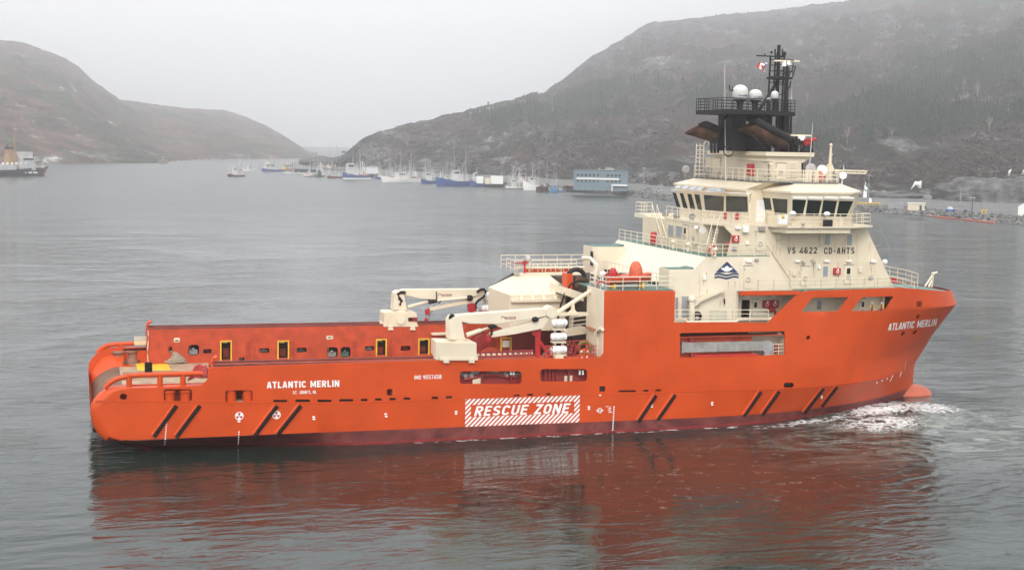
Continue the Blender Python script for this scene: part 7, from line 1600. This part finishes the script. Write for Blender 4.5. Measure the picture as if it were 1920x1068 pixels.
    m.build('bulwark_rail', top_c if isinstance(top_c, str) else 'white', t_, world=False)
    return t_
NB = mat('boat blue', (.03, .075, .24), .45, .15, .6); LB = mat('boat light blue', (.09, .22, .42), .5, .12); RB_ = mat('boat oxide red', (.20, .035, .035), .6, .2); GB = mat('boat dark green', (.05, .08, .075), .6, .2)
FG = 'fishing boats moored along the quay'
boat('small black hulled pilot tug with white house crossing the open water at left', 427, 457, 331, 'black', 'white', -1, house=(.42, .68), hh=4.2, masts=((.62, 8),), group=None, cat='tug', name='tug_boat')
boat('little grey boat at the left tip of the moored boats', 446, 453.5, 320, 'grey', 'grey', -1, masts=((.5, 10),))
boat('white motor boat second from the left of the moored boats', 456, 484, 321, 'white', 'white', -1, house=(.5, .72), hh=2.4, masts=((.6, 11),))
boat('blue hulled boat with white wheelhouse at its left end', 491, 529, 321.5, NB, 'white', -1, house=(.5, .85), hh=3.4, masts=((.6, 14), (.2, 12)))
boat('ochre decked work boat just left of the timber pier', 527, 549, 320, 'grey', 'yellow', 1, house=(.2, .4), hh=2., masts=((.4, 15),))
boat('white boat with dark waterline right of the timber pier', 570, 592, 331, 'white', 'white', -1, house=(.35, .62), hh=2.6, masts=((.5, 9),), stripe='black')
boat('dark green wooden boat between white and red boats', 590, 607, 331.5, GB, GB, -1, house=(.3, .6), hh=3.2, masts=((.4, 9), (.7, 8)), gantry=.2)
boat('oxide red boat left of the tall white trawler', 614, 646, 334, RB_, 'white', -1, house=(.6, .78), hh=2., masts=((.5, 7),), extra=((.5, .8, .5, 'orange'),))
boat('tall white and blue trawler with gantry and goalpost mast near the point', 643, 692, 336.5, NB, 'white', -1, house=(.45, .85), hh=6., masts=((.62, 17), (.35, 18)), gantry=.28, stripe='white', fb=2.4)
boat('dark blue boat tucked behind the stern of the tall trawler', 703, 722, 335.5, NB, 'white', -1, house=(.3, .6), hh=2.4, masts=((.5, 9),))
boat('long white and blue boat with three tall masts', 716, 791, 342, 'white', 'white', -1, house=(.35, .62), hh=3.2, masts=((.82, 15), (.54, 17), (.27, 17)), stripe='white', extra=((.8, .3, .7, 'orange'),), fb=2.)
boat('blue and white boat with many aerials left of the big blue boat', 790, 818, 344, NB, 'white', -1, house=(.3, .75), hh=4.2, masts=((.4, 13), (.7, 14), (.55, 12)), fb=1.5)
boat('big dark blue boat with two white deckhouses and tall masts', 818, 882, 348.5, NB, 'white', -1, house=(.25, .52), hh=5.2, masts=((.48, 20), (.14, 20)), extra=((.45, 5.6, .6, 'orange'), (.3, 5.4, .6, 'orange')), fb=2.6)
boat('short blue boat moored astern of the big blue boat', 881, 906, 349.5, NB, 'white', -1, house=(.4, .75), hh=4.6, masts=((.5, 8),), fb=2.)
boat('white boat with blue stripe below the lamp pole, left of two white boats', 949, 986, 354.5, 'white', 'white', -1, house=(.5, .75), hh=3.6, masts=((.62, 11), (.35, 9)), stripe='navy')
boat('high sided white boat, right of two white boats', 982, 1012, 356.5, 'white', 'white', -1, house=(.3, .7), hh=3.6, masts=((.45, 11),), extra=((.25, 1., .5, 'red'),), fb=2.6)
boat('rusty brown barge with A frame masts beside the high white boat', 1009, 1030, 359, 'rust', 'rust', 1, house=(.3, .5), hh=1.2, masts=((.1, 14), (.8, 14)), gantry=.5, fb=2.4)
boat('small light blue boat at the end of the wharf', 1030, 1056, 360.5, LB, LB, -1, house=(.5, .75), hh=2.2, masts=((.5, 8),))
for i, (px, py, lb) in enumerate(((604, 316, 'grey boat in the basin farthest left behind the moored boats'), (618, 318, 'grey boat in the basin behind the red boat'), (632, 318, 'grey boat in the basin left of the tall trawler'), (505, 311, 'faint boat beyond the blue hulled boat'), (540, 311, 'faint boat beyond the timber pier'))):
    boat(lb, px-9, px+9, py, 'grey', 'cream', -1, house=(.4, .7), hh=3, masts=((.5, 14+3*(i % 3)), (.2, 12)), group='grey boats behind in the basin')
for i, (px, py, w_, hc, lb) in enumerate(((662, 328, 12, GB, 'dark green boat moored inside the tall trawler'), (676, 329, 13, NB, 'blue boat moored inside the stern of the tall trawler'), (742, 336, 15, NB, 'blue boat rafted inside the long three masted boat, left one'), (768, 338, 14, RB_, 'oxide red boat rafted inside the long three masted boat'), (805, 340, 12, GB, 'dark green boat behind the boat with many aerials'), (838, 343, 15, 'grey', 'grey boat rafted inside the bow of the big blue boat'), (868, 345, 13, NB, 'second blue boat rafted inside the big blue boat'), (967, 350, 13, GB, 'dark boat inside the white boat with the blue stripe'), (596, 324, 11, 'black', 'black boat just behind the dark green wooden boat'))):
    boat(lb, px-w_, px+w_, py, hc, 'white', -1 if i % 2 else 1, house=(.35, .65), hh=3., masts=((.5, 11+2*(i % 3)), (.2, 9), (.75, 8)), gantry=.15 if i % 2 else None, group='boats rafted behind the front row')
# the working ship at the left edge
a, b2 = Z(-95, 331, 0), Z(81, 329, 0); L_ = (b2-a).length; d = (b2-a)/L_; c = (a+b2)/2
cg = thing('patrol_ship', 'black hulled ship with white deckhouse and buff funnel lying at the left edge', 'ship', tuple(c), math.atan2(d.y, d.x)); k = mpp(c)
m = MB(); vs = []; st = 14
for i in range(st+1):
    t = i/st; x = -L_/2+L_*t; w = 6*(1-max(0, (t-.6)/.4)**2.2); s_ = 3.6+1.9*max(0, t-.55)*2
    for yy, z in ((0, -1), (w*.85, -.6), (w, s_), (w*.94, s_), (w*.94, s_-.6), (-w*.94, s_-.6), (-w*.94, s_), (-w, s_), (-w*.85, -.6)): vs.append((x+(.06*L_*t**5 if z > 1 else 0), yy, z))
m.add(vs, [[i*9+j, i*9+(j+1) % 9, (i+1)*9+(j+1) % 9, (i+1)*9+j] for i in range(st) for j in range(9)]+[list(range(9)), list(range(st*9, st*9+9))]); hl_ = m.build('hull', 'black', cg, world=False, smooth=35)
def lx(px): return -L_/2+L_*(px+95)/176
m = MB(); m.prism([(lx(78), -3.2, 1.), (lx(80.5), -2.2, 1), (lx(83.5), -1.6, 5.4), (lx(82), -2.4, 5.4)], (0, 4., 0)); m.build('bow_stripe', 'darkred', hl_, world=False)
m = MB()
for a_, b3 in ((33, 35), (39, 46), (48, 57)): m.add([(lx(a_), -6.06, 1.5), (lx(b3), -6.06, 1.5), (lx(b3), -6.06, 2.4), (lx(a_), -6.06, 2.4)], [[0, 1, 2, 3]])
m.build('hull_marking', 'letter', hl_, world=False, smooth=0, fix=False)
BF = mat('buff paint', (.34, .20, .095), .6)
m = MB(); m.box(lx(26), lx(57), -4.6, 4.6, 3.2, 7.6); m.box(lx(31), lx(56), -4.2, 4.2, 7.6, 10.8); m.box(lx(33), lx(54), -3.4, 3.4, 10.8, 14.0); m.box(lx(-60), lx(20), -4.6, 4.6, 3.2, 6.6); wl = m.build('deckhouse', mat('dull white deckhouse', (.5, .5, .49), .6, .2, .4), cg, world=False, bevel=.1)
m = MB(); m.box(lx(34), lx(54)+.05, -4.25, 4.25, 9.2, 10.3); m.build('window_band', 'glass', wl, world=False)
m = MB(); m.box(lx(10), lx(26), -2.4, 2.4, 6, 12.5); m.prism([(lx(11), -1.9, 12.5), (lx(22), -1.9, 12.5), (lx(20), -1.9, 16), (lx(10), -1.9, 15.2)], (0, 3.8, 0)); m.build('funnel', BF, cg, world=False)
m = MB(); m.box(lx(10.5), lx(20), -1.95, 1.95, 15.4, 16.8); m.tube((lx(13), 0, 16.5), (lx(12), 0, 18), .5, 8); m.build('funnel_cap', 'black', cg, world=False)
m = MB(); m.tube((lx(27), 0, 6), (lx(26), 0, 22), .5, 8, .3); m.box(lx(22), lx(31), -.6, .6, 20, 20.6); m.tube((lx(26), 0, 22), (lx(26), 0, 31), .12, 6); m.tube((lx(23), 0, 25), (lx(29), 0, 25), .1, 5); m.build('mast', BF, cg, world=False)
m = MB(); m.tube((lx(62), 0, 4), (lx(62), 0, 10.5), .8, 8); m.tube((lx(62), 0, 9), (lx(75), 0, 6.5), .3, 6); m.tube((lx(78), 0, 5), (lx(77), 0, 12), .15, 6); m.build('deck_crane', BF, cg, world=False)
m = MB()
for i in range(20): x = lx(58)+(lx(80)-lx(58))*i/19; m.tube((x, -4.6+3*max(0, (i-9)/10), 4.6), (x, -4.6+3*max(0, (i-9)/10), 5.9), .06, 4)
for i in range(9): m.ball((lx(-30)+3*i, -4, 7.2), .8, 4, 8)
m.build('deck_gear', 'white', cg, world=False)
# far shore houses, mooring float
def house(label, px0, px1, py, hp, mt, dist):
    c = far((px0+px1)/2, py, dist); u = Vector((c.x-CAM.x, c.y-CAM.y, 0)).normalized(); k = mpp(c); w = (px1-px0)*k; h = hp*k*.65; t_ = thing('shore_house', label, 'house', tuple(c-Vector((0, 0, 1))), math.atan2(u.y, u.x)-math.pi/2, 'houses on the far shore'); h += 1
    m = MB(); m.box(-w/2, w/2, 0, 7, 0, h); wl = m.build('wall', mt, t_, world=False)
    m = MB(); m.prism([(-w/2-.4, -.4, h), (w/2+.4, -.4, h), (w/2, 3.5, h+hp*k*.4), (-w/2, 3.5, h+hp*k*.4)], (0, .2, -.1)); m.prism([(-w/2-.3, 7.3, h), (w/2+.3, 7.3, h), (w/2, 3.5, h+hp*k*.4), (-w/2, 3.5, h+hp*k*.4)], (0, .2, -.1)); m.prism([(-w/2, 0, h), (-w/2, 7, h), (-w/2, 3.5, h+hp*k*.4)], (w, 0, 0)); m.build('roof', 'grey', t_, world=False)
    m = MB()
    for i in range(max(2, int(w/3))): x = -w/2+w*(i+.5)/max(2, int(w/3)); m.box(x-.5, x+.5, -.06, .02, h*.45, h*.8)
    m.build('window', 'dark', t_, world=False)
for lb, x0, x1, py, hp, mt in (('white house nearest the black ship bow', 85, 97, 302, 11, 'white'), ('grey house on the far shore left of its white neighbour', 108, 120, 301, 9, 'grey'), ('white house at the right of the far shore row', 121, 135, 301, 10, 'white'), ('long pale building up the slope behind the ship deckhouse', 43, 68, 284, 8, 'cream')): 
    house(lb, x0, x1, py, hp, mt, 1290)
c = Z(306, 306.5, 0); t_ = thing('mooring_float', 'small square brown float anchored in open water below the far hill', 'float', tuple(c), .3); m = MB(); m.box(-3.4, 3.4, -2, 2, -.3, 3.6); m.build('float_body', mat('float brown', (.2, .15, .11), .8), t_, world=False, bevel=.15); m = MB(); m.tube((0, 0, 3.6), (0, 0, 6), .2, 6); m.ball((0, 0, 6), .4); m.build('beacon', 'white', t_, world=False)
# ================================================================== HAZE
hm = bpy.data.materials.new('harbour haze'); hm.use_nodes = True; t = hm.node_tree; t.nodes.remove(t.nodes['Principled BSDF'])
pv = t.nodes.new('ShaderNodeVolumePrincipled'); pv.inputs['Color'].default_value = (.94, .945, .962, 1); pv.inputs['Density'].default_value = .00048; pv.inputs['Anisotropy'].default_value = .82
t.links.new(pv.outputs[0], t.nodes['Material Output'].inputs['Volume'])
m = MB(); m.box(-3100, 4300, -600, 4300, -6, 390); hz = m.build('haze', hm, None, smooth=0); hz['kind'] = 'stuff'
